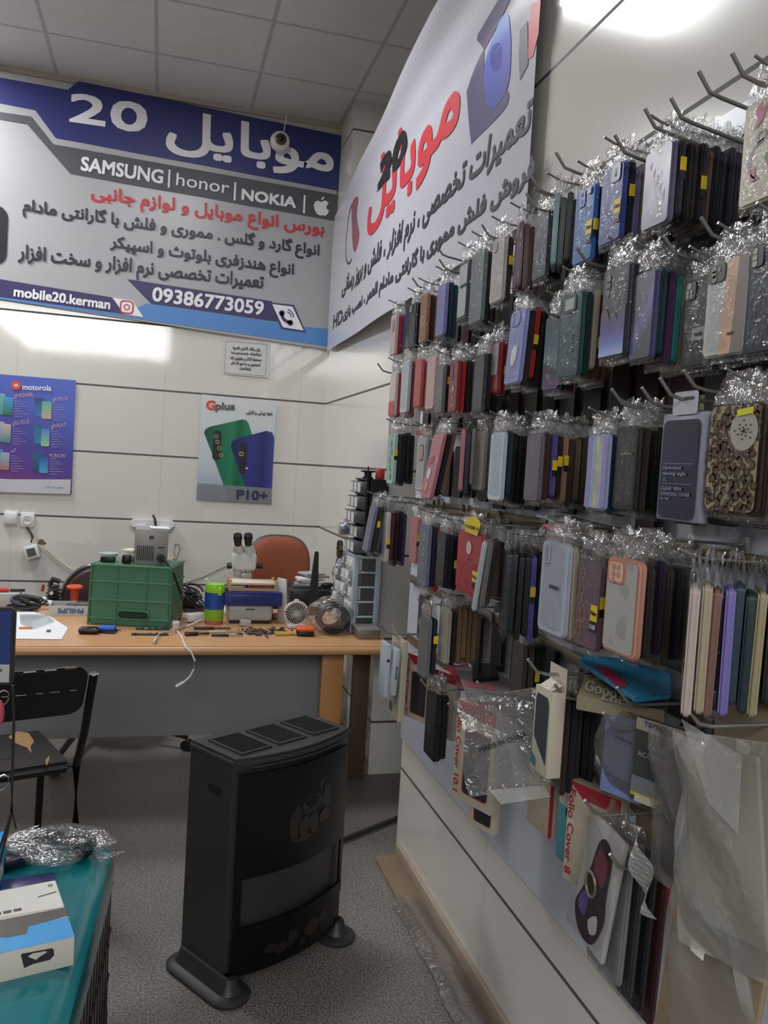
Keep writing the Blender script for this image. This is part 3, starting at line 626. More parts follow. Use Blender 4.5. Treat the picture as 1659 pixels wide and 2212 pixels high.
mb = MB(); mb.cyl((ctr.x, cy - .2, .12), (ctr.x, cy - .2, .46), .028, DARK); mb.box((ctr.x, cy + .0, .58), (.06, .03, .34), DARK); child(mb, 'post', oc)
cas = onz(403, 1620, 0.0)
def star(parent, cx, cyy, first, r):
    a0 = math.atan2(first.y - cyy, first.x - cx)
    for k in range(5):
        a = a0 + k * 2 * math.pi / 5; e = Vector((cx + r * math.cos(a), cyy + r * math.sin(a), 0))
        mb = MB(); mb.tube([Vector((cx, cyy, .12)), (Vector((cx, cyy, .10)) + e) / 2 + Vector((0, 0, .05)), e + Vector((0, 0, .07))], [.022, .018, .014], DARK); lg = child(mb, 'leg', parent)
        mb = MB(); t = Vector((-math.sin(a), math.cos(a), 0)) * .012; mb.cyl(e + Vector((0, 0, .028)) - t * 2, e + Vector((0, 0, .028)) + t * 2, .027, DARK, seg=14); child(mb, 'caster', lg)
star(oc, ctr.x, cy - .2, Vector((ctr.x - .3, cy - .4, 0)), .30)

# --- second chair: round chrome-rimmed back behind the crate
ry = 4.85; rc = ony(214, 1296, ry); rr = .205
rch = thing('round_back_chair', 'dark chair with round chrome-rimmed back, half hidden behind the green crate', 'chair', (rc.x, ry, 0))
mb = MB(); mb.lathe([(rr - .01, -.02), (rr - .005, 0), (rr - .03, .022), (.0, .03)], rc, M('#43292b', .5, var=.1), seg=40, axis=(0, -1, 0)); child(mb, 'backrest', rch)
mb = MB(); mb.tube([rc + Vector((rr * math.cos(k * math.pi / 20), 0, rr * math.sin(k * math.pi / 20))) for k in range(40)], .011, CHROME, closed=True); child(mb, 'rim', rch, 'chrome tube rim')
mb = MB(); mb.lathe([(.0, .0), (.19, 0), (.2, .03), (.18, .055), (0, .06)], (rc.x, ry - .2, .44), M('#43292b', .5, var=.1)); child(mb, 'seat', rch)
mb = MB(); mb.tube([(rc.x, ry + .01, rc.z - rr), (rc.x, ry - .02, .52), (rc.x, ry - .12, .44)], .012, CHROME); mb.cyl((rc.x, ry - .2, .1), (rc.x, ry - .2, .44), .025, CHROME); child(mb, 'post', rch)
star(rch, rc.x, ry - .2, cas, (Vector((cas.x - rc.x, cas.y - ry + .2, 0))).length)

# --- green crate
GREEN = M('#417558', .5, var=.10, scale=8); GREEND = M('#1a3524', .8)
p0, p1 = Dk(190, 1349), Dk(366, 1358); ux = (p1 - p0).normalized(); yaw = math.atan2(ux.y, ux.x); w = (p1 - p0).length; uy = Vector((-ux.y, ux.x, 0))
chz = ony(285, 1222, ((p0 + p1) / 2).y).z - TZ; dpt = .30
cm = (p0 + p1) / 2 + uy * dpt / 2
cr = thing('plastic_crate', 'upturned green plastic crate on the workbench carrying a grey power supply', 'crate', cm, yaw)
Rz = Matrix.Rotation(yaw, 3, 'Z')
def L(x, y, z): return cm + ux * x + uy * y + Vector((0, 0, z))
mb = MB(); b = bmesh.new()
for sgn in (0,):
    lo = [(-w / 2, -dpt / 2), (w / 2, -dpt / 2), (w / 2, dpt / 2), (-w / 2, dpt / 2)]; k = .97
    A_ = [b.verts.new(L(x, y, 0)) for x, y in lo]; B_ = [b.verts.new(L(x * k, y * k, chz)) for x, y in lo]
    b.faces.new(A_[::-1]); b.faces.new(B_)
    for i in range(4): b.faces.new([A_[i], A_[(i + 1) % 4], B_[(i + 1) % 4], B_[i]])
bmesh.ops.bevel(b, geom=list(b.edges), offset=.008, segments=2, affect='EDGES'); mb._in(b, GREEN); child(mb, 'crate_body', cr)
def rib(a, b_, t=.006): 
    d = b_ - a; mb.tube([a, b_], t, GREEN, 6)
mb = MB()
for f in (.12, .42, .72, .985):
    k = 1 - .03 * f; x, y = w / 2 * k, dpt / 2 * k; z = chz * f
    rib(L(-x, -y, z), L(x, -y, z)); rib(L(x, -y, z), L(x, y, z)); rib(L(-x, -y, z), L(-x, y, z))
for fx in (-.5, -.17, .2, .5):
    rib(L(w * fx, -dpt / 2, .0), L(w * fx * .97, -dpt / 2 * .97, chz))
child(mb, 'ribs', cr)
mb = MB(); pl = Plane(L(0.02, -dpt / 2 - .004, .055), ux, (0, 0, 1), -uy); pl.poly(mb, rrect(.135, .034, .016), GREEND, .003, True); child(mb, 'handle_slot', cr, 'dark oval handle slot')
mb = MB(); 
pts = [pl.at(u, v, .004) for u, v in rrect(.142, .04, .019)]; mb.tube(pts, .004, GREEN, 6, True); child(mb, 'handle_rim', cr)
CZ = TZ + chz
def C(x, y, z): return L(x, y, chz + z)

# --- grey bench power supply on the crate
GREYM = M('#8c8b86', .45, .2, var=.06); VENT = M('#191919', .8)
q0, q1 = ony(289, 1214, cm.y - .10), ony(361, 1216, cm.y - .10); pw = (q1 - q0).length; ph = ony(325, 1144, cm.y - .10).z - CZ
pc = Vector(((q0.x + q1.x) / 2, cm.y - .10 + .10, CZ))
ps = thing('power_supply', 'grey metal bench power supply box with vent slots on top of the green crate', 'power supply', pc)
mb = MB(); mb.box(pc + Vector((0, 0, ph / 2)), (pw, .20, ph), GREYM, bev=.004); child(mb, 'case', ps)
fp = Plane(pc + Vector((0, -.1005, 0)), (1, 0, 0), (0, 0, 1), (0, -1, 0))
mb = MB()
for k in range(9):
    h0 = ph * (.14 if k not in (3, 4, 5) else .14); 
    fp.poly(mb, [(-pw * .42 + k * pw * .058, ph * .12), (-pw * .42 + k * pw * .058 + .004, ph * .12), (-pw * .42 + k * pw * .058 + .004, ph * .54), (-pw * .42 + k * pw * .058, ph * .54)], VENT, .001, True)
child(mb, 'vent_slots', ps)
mb = MB(); fp.poly(mb, rrect(.022, .016, .005, 3, 0, ph * .78), M('#4a3a38', .5), .001, True); child(mb, 'fuse', ps)
mb = MB(); fp.poly(mb, rrect(.03, .005, .002, 2, pw * .3, ph * .5), VENT, .001, True); child(mb, 'switch', ps)
mb = MB(); a = fp.at(pw * .3, ph * .2, .0); mb.cyl(a, a + Vector((0, -.03, 0)), .020, BLK, .016); e = Dk(398, 1312)
mb.tube([a + Vector((0, -.028, 0)), a + Vector((.02, -.045, -.005)), a + Vector((.06, -.06, -.06)), a + Vector((.10, -.05, -.16)), Vector((e.x, e.y, TZ + .03)), Vector((e.x + .04, e.y + .05, TZ + .005))], .0055, BLK, 8)
one(mb, 'mains_cable', 'thick black plug and cable running from the grey power supply down the crate', 'cable')
# things beside it on the crate
cl = (-.15, -.05); c0 = C(-.135, -.05, 0)
mb = MB(); mb.box(c0 + Vector((.0, -.02, .0135)), (.06, .05, .026), BLK, rot=Rz, bev=.004); one(mb, 'battery_box', 'small flat black box under the round glass dish on the crate', 'box')
mb = MB(); mb.lathe([(.0, 0), (.040, 0), (.042, .008), (.044, .014), (.038, .016), (.036, .010), (0, .009)], c0 + Vector((0, 0, .0275)), M('#b9c9c2', .25), seg=28); one(mb, 'glass_dish', 'small round pale glass dish with greenish rim on the crate', 'dish')
c1 = C(-.055, .02, 0)
mb = MB(); mb.box(c1 + Vector((0, 0, .012)), (.055, .08, .022), M('#b98a86', .5), rot=Rz, bev=.002); one(mb, 'card_pack', 'pinkish pack at the bottom of the little pile on the crate', 'box')
mb = MB(); mb.box(c1 + Vector((0, 0, .034)), (.055, .08, .020), M('#c9ccd2', .4), rot=(0, 0, yaw + .1), bev=.002); one(mb, 'card_pack', 'white pack in the middle of the little pile on the crate', 'box')
mb = MB(); mb.box(c1 + Vector((.005, 0, .0505)), (.06, .085, .012), M('#d8d4b8', .4), rot=(0, 0, yaw - .15), bev=.002); one(mb, 'card_pack', 'cream pack topmost of the little pile on the crate', 'box')
mb = MB(); mb.box(C(-.04, -.085, .021), (.036, .04, .04), M('#141416', .4), rot=Rz, bev=.006); one(mb, 'adapter_cube', 'black cube adapter on the crate edge before the power supply', 'adapter')
mb = MB(); mb.box(pc + Vector((.035, -.03, ph + .004)), (.09, .10, .006), M('#dfe2e4', .4), rot=(0, .02, .1), bev=.002); one(mb, 'paper_slip', 'white slip lying on the roof of the grey power supply', 'paper')

# --- on the back wall above the bench
def wallbox(name, label, cat, x0, y0, x1, y1, dep, mat, bev=.006):
    a = ony(x0, y1, YB); b_ = ony(x1, y0, YB); t = thing(name, label, cat, ((a.x + b_.x) / 2, YB - .001, (a.z + b_.z) / 2))
    mb = MB(); mb.box((t.location.x, YB - dep / 2 - .001, t.location.z), (abs(b_.x - a.x), dep, abs(b_.z - a.z)), mat, bev=bev); child(mb, 'cover_plate', t); return t
WPL = M('#dcdcde', .3, var=.02)
t = wallbox('wall_switch', 'white wall switch plate left of the round socket', 'switch', 8, 1104, 40, 1134, .014, WPL)
mb = MB(); mb.box(t.location + Vector((0, -.017, 0)), (.07, .008, .07), WPL, bev=.004); child(mb, 'rocker', t)
t = wallbox('wall_socket', 'white wall socket with round recess beside the switch plate', 'socket', 44, 1108, 76, 1138, .014, WPL)
mb = MB(); mb.lathe([(.028, 0), (.028, .004), (.024, .004), (.022, .001), (0, .001)], t.location + Vector((0, -.015, 0)), WPL, axis=(0, -1, 0)); child(mb, 'recess', t)
mb = MB(); 
for k in (-1, 0, 1): mb.cyl(t.location + Vector((k * .01, -.0160, 0)), t.location + Vector((k * .01, -.0175, 0)), .003, BLK, seg=8)
child(mb, 'socket_holes', t)
# loose junction box with its wires
jb = ony(69, 1192, YB - .04); jt = thing('junction_box', 'loose white junction box dangling by its wires below the wall socket', 'junction box', jb)
mb = MB(); mb.box(jb, (.085, .05, .085), WPL, rot=(0, R3(-18), 0), bev=.006); child(mb, 'housing', jt)
mb = MB(); mb.box(jb + Vector((0, -.027, 0)), (.05, .006, .05), M('#55524c', .6, var=.3, scale=60), rot=(0, R3(-18), 0)); child(mb, 'terminal', jt)
pts = [ony(x, y, YB - .015) for x, y in ((57, 1138), (66, 1150), (70, 1160), (67, 1172))]; mb = MB(); mb.tube(pts, .006, M('#3c3a36', .6)); one(mb, 'dark_wire', 'short dark wire from the wall socket to the loose junction box', 'wire')
mb = MB(); mb.tube([ony(x, y, YB - .018) for x, y in ((72, 1150), (80, 1165), (78, 1176), (90, 1182), (105, 1190), (125, 1210), (150, 1228), (180, 1240), (215, 1252))], .006, M('#c4b9a0', .5)); one(mb, 'cream_cable', 'cream cable running from the loose junction box to behind the crate', 'cable')
mb = MB(); Pp.poly(mb, Z(z4, (315, 325), (345, 318), (382, 358), (350, 366), (312, 360)), M('#6d5c4c', .9, var=.3, scale=40), .004); one(mb, 'wall_chip', 'brown broken patch in the tile right of the loose junction box', 'damage')
# white wall lamp behind the supply
a, b_ = ony(282, 1129, YB), ony(377, 1129, YB); t = thing('wall_holder', 'long white rounded plastic holder on the wall behind the power supply', 'wall holder', ((a.x + b_.x) / 2, YB, a.z))
mb = MB(); m = Matrix.Translation((0, 0, 0)); pl = Plane(Vector(((a.x + b_.x) / 2, YB - .002, a.z)), (1, 0, 0), (0, 0, 1), (0, -1, 0))
poly = rrect(b_.x - a.x, .058, .028, 6); mb.prism(poly, .03, WPL, Matrix.Translation(pl.P) @ Matrix.Rotation(R3(90), 4, 'X'), bev=.005); child(mb, 'bar', t)
mb = MB(); mb.box(pl.P + Vector((-.07, -.045, -.03)), (.06, .03, .03), WPL, bev=.006); child(mb, 'clip', t); mb = MB(); mb.box(pl.P + Vector((.07, -.045, -.03)), (.075, .03, .035), WPL, bev=.006); child(mb, 'clip', t)
mb = MB(); mb.tube([pl.P + Vector((.02, -.04, -.01)), pl.P + Vector((.015, -.05, .03)), pl.P + Vector((.0, -.045, .06))], .008, M('#4a3a2c', .5)); child(mb, 'bracket', t, 'brown stub bracket')
mb = MB(); mb.tube([ony(x, y, YB - .008) for x, y in ((378, 1203), (376, 1190), (379, 1176), (386, 1174), (389, 1184), (385, 1198), (379, 1206))], .0035, M('#b9a48c', .3)); mb.box(ony(378, 1207, YB - .012), (.03, .02, .012), M('#b39a7c', .4), bev=.003); one(mb, 'wall_hook', 'small beige loop hook stuck on the tiles right of the power supply', 'hook')
mb = MB(); mb.tube([ony(x, y, YB - .012) for x, y in ((378, 1262), (400, 1260), (440, 1247), (470, 1232), (492, 1222))], .003, M('#544c44', .5)); one(mb, 'thin_cable', 'thin dark cable sagging along the wall behind the microscope', 'cable')
# ================================================================ things on the bench
def dp(x, y): return onz(x, y, TZ)
def sc(y): return y / FPX       # metres per pixel at that depth
random.seed(11)
def crumple(mb, c, rx, ry, rz, mat, seed, nu=22, nv=14, amp=.18, flat_bottom=True):
    rd = random.Random(seed); ph = [(rd.uniform(0, 6.28), rd.uniform(1, 5), rd.uniform(2, 6), rd.uniform(-1, 1)) for _ in range(9)]
    def f(i, j):
        a = 2 * math.pi * i; t = math.pi * (j - .5)
        k = 1 + amp * sum(math.sin(p + round(q) * a) * math.cos(r * t + p) * w for p, q, r, w in ph) / 2.2
        x, y, z = math.cos(a) * math.cos(t) * rx * k, math.sin(a) * math.cos(t) * ry * k, math.sin(t) * rz * k
        if flat_bottom: z = max(z, -rz * .98)
        return Vector(c) + Vector((x, y, z + rz))
    mb.grid(f, nu, nv, mat); return mb
# white papers, left
pp = [(-40, 1326), (15, 1324), (52, 1320), (64, 1321), (104, 1330), (147, 1357), (133, 1382), (-40, 1380)]
mb = MB(); pl = Plane((0, 0, TZ), (1, 0, 0), (0, 1, 0), (0, 0, 1)); pl.poly(mb, pp, PAPER, .002); one(mb, 'paper_sheets', 'white paper sheet spread on the bench front, left of the black case', 'paper')
mb = MB(); pl.poly(mb, [(42, 1330), (100, 1329), (118, 1345), (70, 1362), (44, 1350)], CLEAR, .007); one(mb, 'clear_sleeve', 'clear plastic sleeve lying over the white papers', 'sleeve')
mb = MB(); c = dp(55, 1359); mb.box(c + Vector((0, 0, .006)), (.055, .02, .007), M('#d97f4a', .5), rot=(0, 0, .2), bev=.002); one(mb, 'orange_tag', 'small orange tag on the white papers', 'tag')
mb = MB(); c = dp(105, 1366); mb.box(c + Vector((0, 0, .007)), (.018, .014, .009), M('#5f666c', .4), bev=.003); one(mb, 'small_chip', 'tiny grey chip on the white papers', 'chip')
# tray with phones
a, b_ = dp(105, 1330), dp(192, 1330); ty = a.y; tw = b_.x - a.x; tc_ = Vector(((a.x + b_.x) / 2, ty + .07, TZ))
tr = thing('carton_tray', 'white carton tray with upside-down blue lettering holding dark phones, left of the crate', 'tray', tc_)
mb = MB(); th = .048
mb.box(tc_ + Vector((0, 0, .003)), (tw, .14, .005), PAPER)
for dx, dy, sx, sy in ((0, -.07, tw, .004), (0, .07, tw, .004), (-tw / 2, 0, .004, .14), (tw / 2, 0, .004, .14)): mb.box(tc_ + Vector((dx, dy, th / 2)), (sx, sy, th), M('#c5c3c0', .6))
child(mb, 'tray_body', tr)
fp = Plane(tc_ + Vector((0, -.0725, 0)), (1, 0, 0), (0, 0, 1), (0, -1, 0))
words(tr, fp, 'PHILIPS', [(.065, .036), (-.05, .036), (.065, .014)], M('#2f5f9e', .4), .001, .0012, raw=True)
for k, (dx, rz) in enumerate(((-.04, .3), (.01, .1), (.055, -.2))):
    mb = MB(); mb.box(tc_ + Vector((dx, .0, .020 + k * .0135)), (.07, .13, .009), M('#2c2c30', .25), rot=(0, 0, rz * .3), bev=.004)
    one(mb, 'phone', ('dark phone lying leftmost in the white carton tray', 'dark phone lying in the middle of the white carton tray', 'dark phone lying rightmost in the white carton tray')[k], 'phone', 'dark phones in the carton tray')
mb = MB(); c = dp(160, 1303) + Vector((0, 0, .085)); mb.tube([c + Vector((.032 * math.cos(k * .3927), .032 * math.sin(k * .3927), 0)) for k in range(16)], .010, M('#e4572a', .5), 8, True); mb.cyl(c + Vector((0, 0, -.085)), c + Vector((0, 0, -.012)), .02, M('#c84c26', .5)); one(mb, 'tape_reel', 'bright orange tape reel standing behind the carton tray', 'tape')
c = dp(97, 1307); t = thing('white_puck', 'white round puck with a knob on the bench, left of the carton tray', 'puck', c)
mb = MB(); mb.lathe([(0, 0), (.040, 0), (.042, .012), (.034, .022), (0, .024)], c, WPL); child(mb, 'base', t); mb = MB(); mb.ball(c + Vector((-.004, 0, .03)), .013, WPL); child(mb, 'knob', t)
c = dp(115, 1297); t = thing('bench_vice', 'dark ribbed little machine with red grip at the back left of the bench', 'tool', c)
mb = MB()
for k in range(5): mb.lathe([(0, 0), (.042 - k * .003, 0), (.044 - k * .003, .006), (.03, .011), (0, .012)], c + Vector((.003 * (k % 2), 0, k * .018)), M('#2e2b28', .45, var=.3, scale=40), seg=9 + k)
mb.tube([c + Vector((-.02, 0, .085)), c + Vector((-.005, 0, .115)), c + Vector((.03, 0, .10))], .014, M('#26231f', .5)); child(mb, 'body', t)
mb = MB(); mb.cyl(c + Vector((-.055, -.01, .05)), c + Vector((-.05, -.01, .085)), .008, M('#b5352a', .5)); child(mb, 'grip', t, 'red grip'); mb = MB(); mb.cyl(c + Vector((-.005, -.05, .045)), c + Vector((-.005, -.035, .045)), .009, WPL); child(mb, 'knob', t, 'white knob')
c = dp(60, 1318); mb = MB(); rd = random.Random(5)
for k in range(16):
    r = rd.uniform(.03, .075); o = c + Vector((rd.uniform(-.04, .05), rd.uniform(-.02, .05), rd.uniform(.008, .05))); t1, t2 = rd.uniform(-.5, .5), rd.uniform(0, 3)
    mb.tube([o + Vector((r * math.cos(q * .63 + t2), r * .55 * math.sin(q * .63 + t2), .018 * math.sin(q * .63 + t1) * (1 if o.z > TZ + .03 else .2))) for q in range(8)], rd.uniform(.005, .009), M(rd.choice(['#1e1d1c', '#2a2826', '#35302c', '#3e4450']), .4), 6)
one(mb, 'cable_heap', 'heap of black cables on the bench behind the white papers', 'cables')
c = dp(4, 1308); mb = MB(); mb.box(c + Vector((0, 0, .035)), (.17, .1, .07), M('#b5b5b3', .5), bev=.005); one(mb, 'white_carton', 'pale carton at the left edge, behind the black cable heap', 'box')
mb = MB(); mb.box(c + Vector((-.02, 0, .082)), (.10, .06, .014), M('#c8402a', .4), rot=(0, .05, .2), bev=.004); mb.box(c + Vector((.07, 0, .079)), (.07, .02, .012), DARK, rot=(0, 0, .1), bev=.003); one(mb, 'red_tool', 'red-handled tool lying on the pale carton at the left edge', 'tool')
# front row of small things
c = dp(192, 1368); t = thing('black_case', 'black glossy pouch on the bench front, left of the blue battery pack', 'case', c); mb = MB(); mb.box(c + Vector((0, 0, .014)), (.085, .055, .028), M('#171717', .25, bump=.3, bscale=60), rot=(0, 0, -.1), bev=.012, seg=3); child(mb, 'pouch', t); mb = MB(); mb.tube([c + Vector((-.042, -.026, .02)), c + Vector((0, -.033, .02)), c + Vector((.042, -.03, .02))], .0025, M('#4a4a48', .4)); child(mb, 'zip', t)
c = dp(232, 1366); t = thing('battery_pack', 'bright blue battery pack in a dark holder on the bench front', 'battery', c)
mb = MB(); mb.box(c + Vector((0, 0, .006)), (.078, .06, .011), BLK, rot=(0, 0, -.2), bev=.003); child(mb, 'holder', t)
for k in range(3): mb = MB(); o = c + Matrix.Rotation(-.2, 3, 'Z') @ Vector((0, -.018 + k * .018, .020)); d = Matrix.Rotation(-.2, 3, 'Z') @ Vector((.032, 0, 0)); mb.cyl(o - d, o + d, .009, M('#1f56c4', .35), seg=14); child(mb, 'cell', t, 'blue cell')
for k, (x, y, w_, h_, lab) in enumerate(((330, 1360, .15, .028, 'dark green circuit board strip against the crate front'), (324, 1372, .16, .022, 'thin dark circuit board strip nearest the bench edge, before the crate'))):
    c = dp(x, y); t = thing('circuit_board', lab, 'circuit board', c, 0, 'circuit boards before the crate'); mb = MB(); mb.box(c + Vector((0, 0, .004)), (w_, h_, .003), M('#1f3a36', .35, var=.4, scale=60), rot=(0, 0, -.05)); child(mb, 'board', t)
    rd = random.Random(k)
    for q in range(5): mb = MB(); mb.box(c + Vector((-w_ * .4 + q * w_ * .2, -.004 + rd.uniform(-.004, .006), .008)), (.016, .010, .005), M(rd.choice(['#2d2f33', '#6a6e70', '#9a9a94']), .3)); child(mb, 'chip', t)
c = dp(258, 1362); mb = MB(); mb.box(c + Vector((0, 0, .002)), (.014, .012, .003), M('#4a3c22', .5), bev=.001); one(mb, 'small_chip', 'tiny brown chip on bare wood right of the blue battery pack', 'chip')
def plug(c, label, rz, lie):
    t = thing('charger_plug', label, 'charger', c, 0, 'white charger plugs'); Rr = Matrix.Rotation(rz, 4, 'Z')
    if lie:
        m = Matrix.Translation(c + Vector((0, 0, .02))) @ Rr
        mb = MB(); mb.box((0, 0, 0), (.085, .042, .038), WPL, bev=.007); mb.bm.transform(m); child(mb, 'body', t)
        for s in (-1, 1): mb = MB(); mb.cyl((-.042, s * .009, 0), (-.068, s * .009, -.004), .0026, CHROME); mb.bm.transform(m); child(mb, 'prong', t)
    else:
        mb = MB(); mb.lathe([(0, 0), (.024, 0), (.025, .02), (.02, .026), (0, .027)], c, WPL); child(mb, 'body', t)
        for s in (-1, 1): mb = MB(); mb.cyl(c + Vector((s * .009, 0, .026)), c + Vector((s * .009, 0, .045)), .0025, CHROME); child(mb, 'prong', t)
plug(dp(377, 1353), 'small round white plug standing prongs up beside the crate', 0, False)
plug(dp(419, 1344) + Vector((0, 0, .006)), 'long white charger lying tilted left of the green canister', .55, True)
ep = [onz(437, 1338, TZ + .02), onz(405, 1352, TZ + .006), onz(380, 1360, TZ + .004), onz(392, 1375, TZ + .004)]
hang = [Vector((ony(403, 1387, DY0 - .012).x, DY0 - .008, TZ - .002)), ony(413, 1408, DY0 - .016), ony(421, 1428, DY0 - .016), ony(419, 1445, DY0 - .016), ony(410, 1462, DY0 - .016), ony(396, 1474, DY0 - .018)]
wt = thing('white_cable', 'white charging cable hanging over the bench front edge', 'cable', ep[2]); mb = MB(); mb.tube(ep + hang, .0042, WPL, 8); child(mb, 'cord', wt)
mb = MB(); e = ony(380, 1483, DY0 - .018); mb.cyl(hang[-1], e, .007, WPL, .006); child(mb, 'connector', wt)
mb = MB(); mb.tube([onz(400, 1350, TZ + .014), onz(370, 1364, TZ + .014), onz(345, 1368, TZ + .013), onz(338, 1376, TZ + .012)], .0035, M('#a8a6a2', .4)); mb.cyl(onz(338, 1376, TZ + .012), onz(333, 1387, TZ + .012), .005, M('#c9c7c3', .4)); one(mb, 'grey_cable', 'short grey cable crossing the circuit boards before the crate', 'cable')
# tangled leads between crate and canister
c = dp(405, 1318); mb = MB(); rd = random.Random(9)
for k in range(20):
    r = rd.uniform(.03, .09); o = c + Vector((rd.uniform(-.06, .07), rd.uniform(-.03, .09), rd.uniform(.01, .09))); s0 = rd.uniform(0, 6)
    mb.tube([o + Vector((r * math.cos(q * .7 + s0), .4 * r * math.sin(q * .7 + s0), max(-o.z + TZ + .008, .9 * r * math.sin(q * .5 + s0)))) for q in range(9)], rd.uniform(.003, .007), M(rd.choice(['#191817', '#242322', '#2e2c2a', '#8e8a82', '#1c2430']), .4), 6)
mb.box(c + Vector((-.02, .0, .04)), (.12, .06, .07), M('#1d1d1f', .4), rot=(0, .2, .3), bev=.01)
one(mb, 'lead_tangle', 'tangle of black and grey leads between the green crate and green canister', 'cables')
# wipes canister
c = dp(461, 1347); t = thing('wipes_canister', 'green and blue plastic wipes canister standing on the bench', 'canister', c); r = .047
mb = MB(); mb.lathe([(0, 0), (r * .93, 0), (r * .95, .02), (r * .95, .022)], c, M('#c05a62', .4)); child(mb, 'base_band', t, 'pink base band')
mb = MB(); mb.lathe([(0, .02), (r * .98, .02), (r, .03), (r, .075), (r, .155), (r * .97, .16), (0, .16)], c, M('#86b52c', .35)); child(mb, 'body', t)
mb = MB(); mb.lathe([(r * 1.004, .075), (r * 1.01, .08), (r * 1.01, .15), (r * 1.004, .155)], c, M('#1f4e9c', .35, var=.25, scale=30)); child(mb, 'label_band', t, 'blue printed label band')
mb = MB(); mb.lathe([(0, .158), (r * 1.02, .158), (r * 1.03, .178), (r * .96, .195), (0, .198)], c, M('#8fce2a', .3)); mb.box(c + Vector((.02, -r * .98, .165)), (.02, .012, .04), M('#8fce2a', .3), bev=.004); child(mb, 'lid', t)
mb = MB(); mb.cyl(c + Vector((-.03, 0, .195)), c + Vector((-.045, -.005, .22)), .006, WPL); child(mb, 'wipe_tip', t, 'white wipe tip')
# white hot-air station with blue basket and wooden stand on it
c0 = Dk(490, 1347); c1 = Dk(588, 1349); sw = (c1 - c0).length; sy_ = (c0.y + c1.y) / 2; cx_ = (c0.x + c1.x) / 2; dpp = .14
ht = ony(540, 1318, sy_).z - TZ + .012
st = thing('solder_station', 'low white rounded station box with dark foot, under the blue basket', 'station', (cx_, sy_ + dpp / 2, TZ))
mb = MB(); mb.box((cx_, sy_ + dpp / 2, TZ + .012 + ht / 2), (sw, dpp, ht), M('#a9aaa6', .35), bev=.018, seg=3); child(mb, 'case', st)
mb = MB(); mb.box((cx_, sy_ + dpp / 2, TZ + .006), (sw * .9, dpp * .95, .012), DARK); child(mb, 'foot', st)
fp = Plane((cx_, sy_ - .0005, TZ + .012), (1, 0, 0), (0, 0, 1), (0, -1, 0)); mb = MB(); fp.poly(mb, rrect(.045, .006, .002, 2, .0, ht * .75), M('#3a3c3e', .4), .001, True); child(mb, 'name_strip', st)
zb_ = TZ + .012 + ht; b0 = ony(484, 1318, sy_ - .01); b1 = ony(607, 1318, sy_ - .01); bz = ony(540, 1281, sy_ - .01).z - zb_
bx = (b0.x + b1.x) / 2; bw = b1.x - b0.x
BLUE = M('#1d2f7a', .4, var=.08)
bk = thing('blue_basket', 'navy blue slotted plastic basket resting on the white station box', 'basket', (bx, sy_ + .08, zb_))
mb = MB(); hh = bz
for dx, dy, sx, sy in ((0, -.085, bw, .006), (0, .085, bw, .006), (-bw / 2, 0, .006, .17), (bw / 2, 0, .006, .17)): mb.box((bx + dx, sy_ + .08 + dy, zb_ + hh / 2), (sx, sy, hh), BLUE, bev=.002)
mb.box((bx, sy_ + .08, zb_ + .004), (bw, .17, .006), BLUE); mb.tube([(bx - bw / 2, sy_ - .006, zb_ + hh), (bx + bw / 2, sy_ - .006, zb_ + hh)], .006, BLUE, 8); child(mb, 'basket_body', bk)
fp = Plane((bx, sy_ - .0085, zb_), (1, 0, 0), (0, 0, 1), (0, -1, 0)); mb = MB()
for k in range(13): fp.poly(mb, rrect(.007, hh * .42, .003, 2, -bw * .36 + k * bw * .06, hh * .45), M('#101a48', .6), .001, True)
child(mb, 'slots', bk)
w0 = ony(493, 1280, sy_ + .03); w1 = ony(598, 1280, sy_ + .03); wz = ony(545, 1258, sy_ + .03).z
wf = thing('wooden_stand', 'small raw wood frame with corner posts on top of the blue basket', 'stand', ((w0.x + w1.x) / 2, sy_ + .10, zb_ + hh))
PINE = wood_mat('pine', '#b08a5c', '#c9a878', .55)
mb = MB(); mb.box(((w0.x + w1.x) / 2, sy_ + .085, wz - .006), (w1.x - w0.x - .02, .13, .012), M('#d3c4ac', .55, var=.1), bev=.002); child(mb, 'board', wf)
for x in (w0.x, w1.x):
    for y in (.03, .14): mb = MB(); mb.box((x + (.008 if x == w0.x else -.008), sy_ + y, (zb_ + hh - .01 + wz + .012) / 2), (.014, .014, wz - zb_ - hh + .022), PINE, bev=.002); child(mb, 'post', wf)
mb = MB(); mb.box(((w0.x + w1.x) / 2, sy_ + .025, wz - .035), (w1.x - w0.x, .010, .014), PINE); child(mb, 'rail', wf)
c = dp(528, 1350); mb = MB(); mb.box(c + Vector((0, -.03, .016)), (.05, .03, .03), M('#b5b6b2', .3), rot=(0, .1, .2), bev=.003); one(mb, 'clear_block', 'small pale block in front of the white station box', 'block')
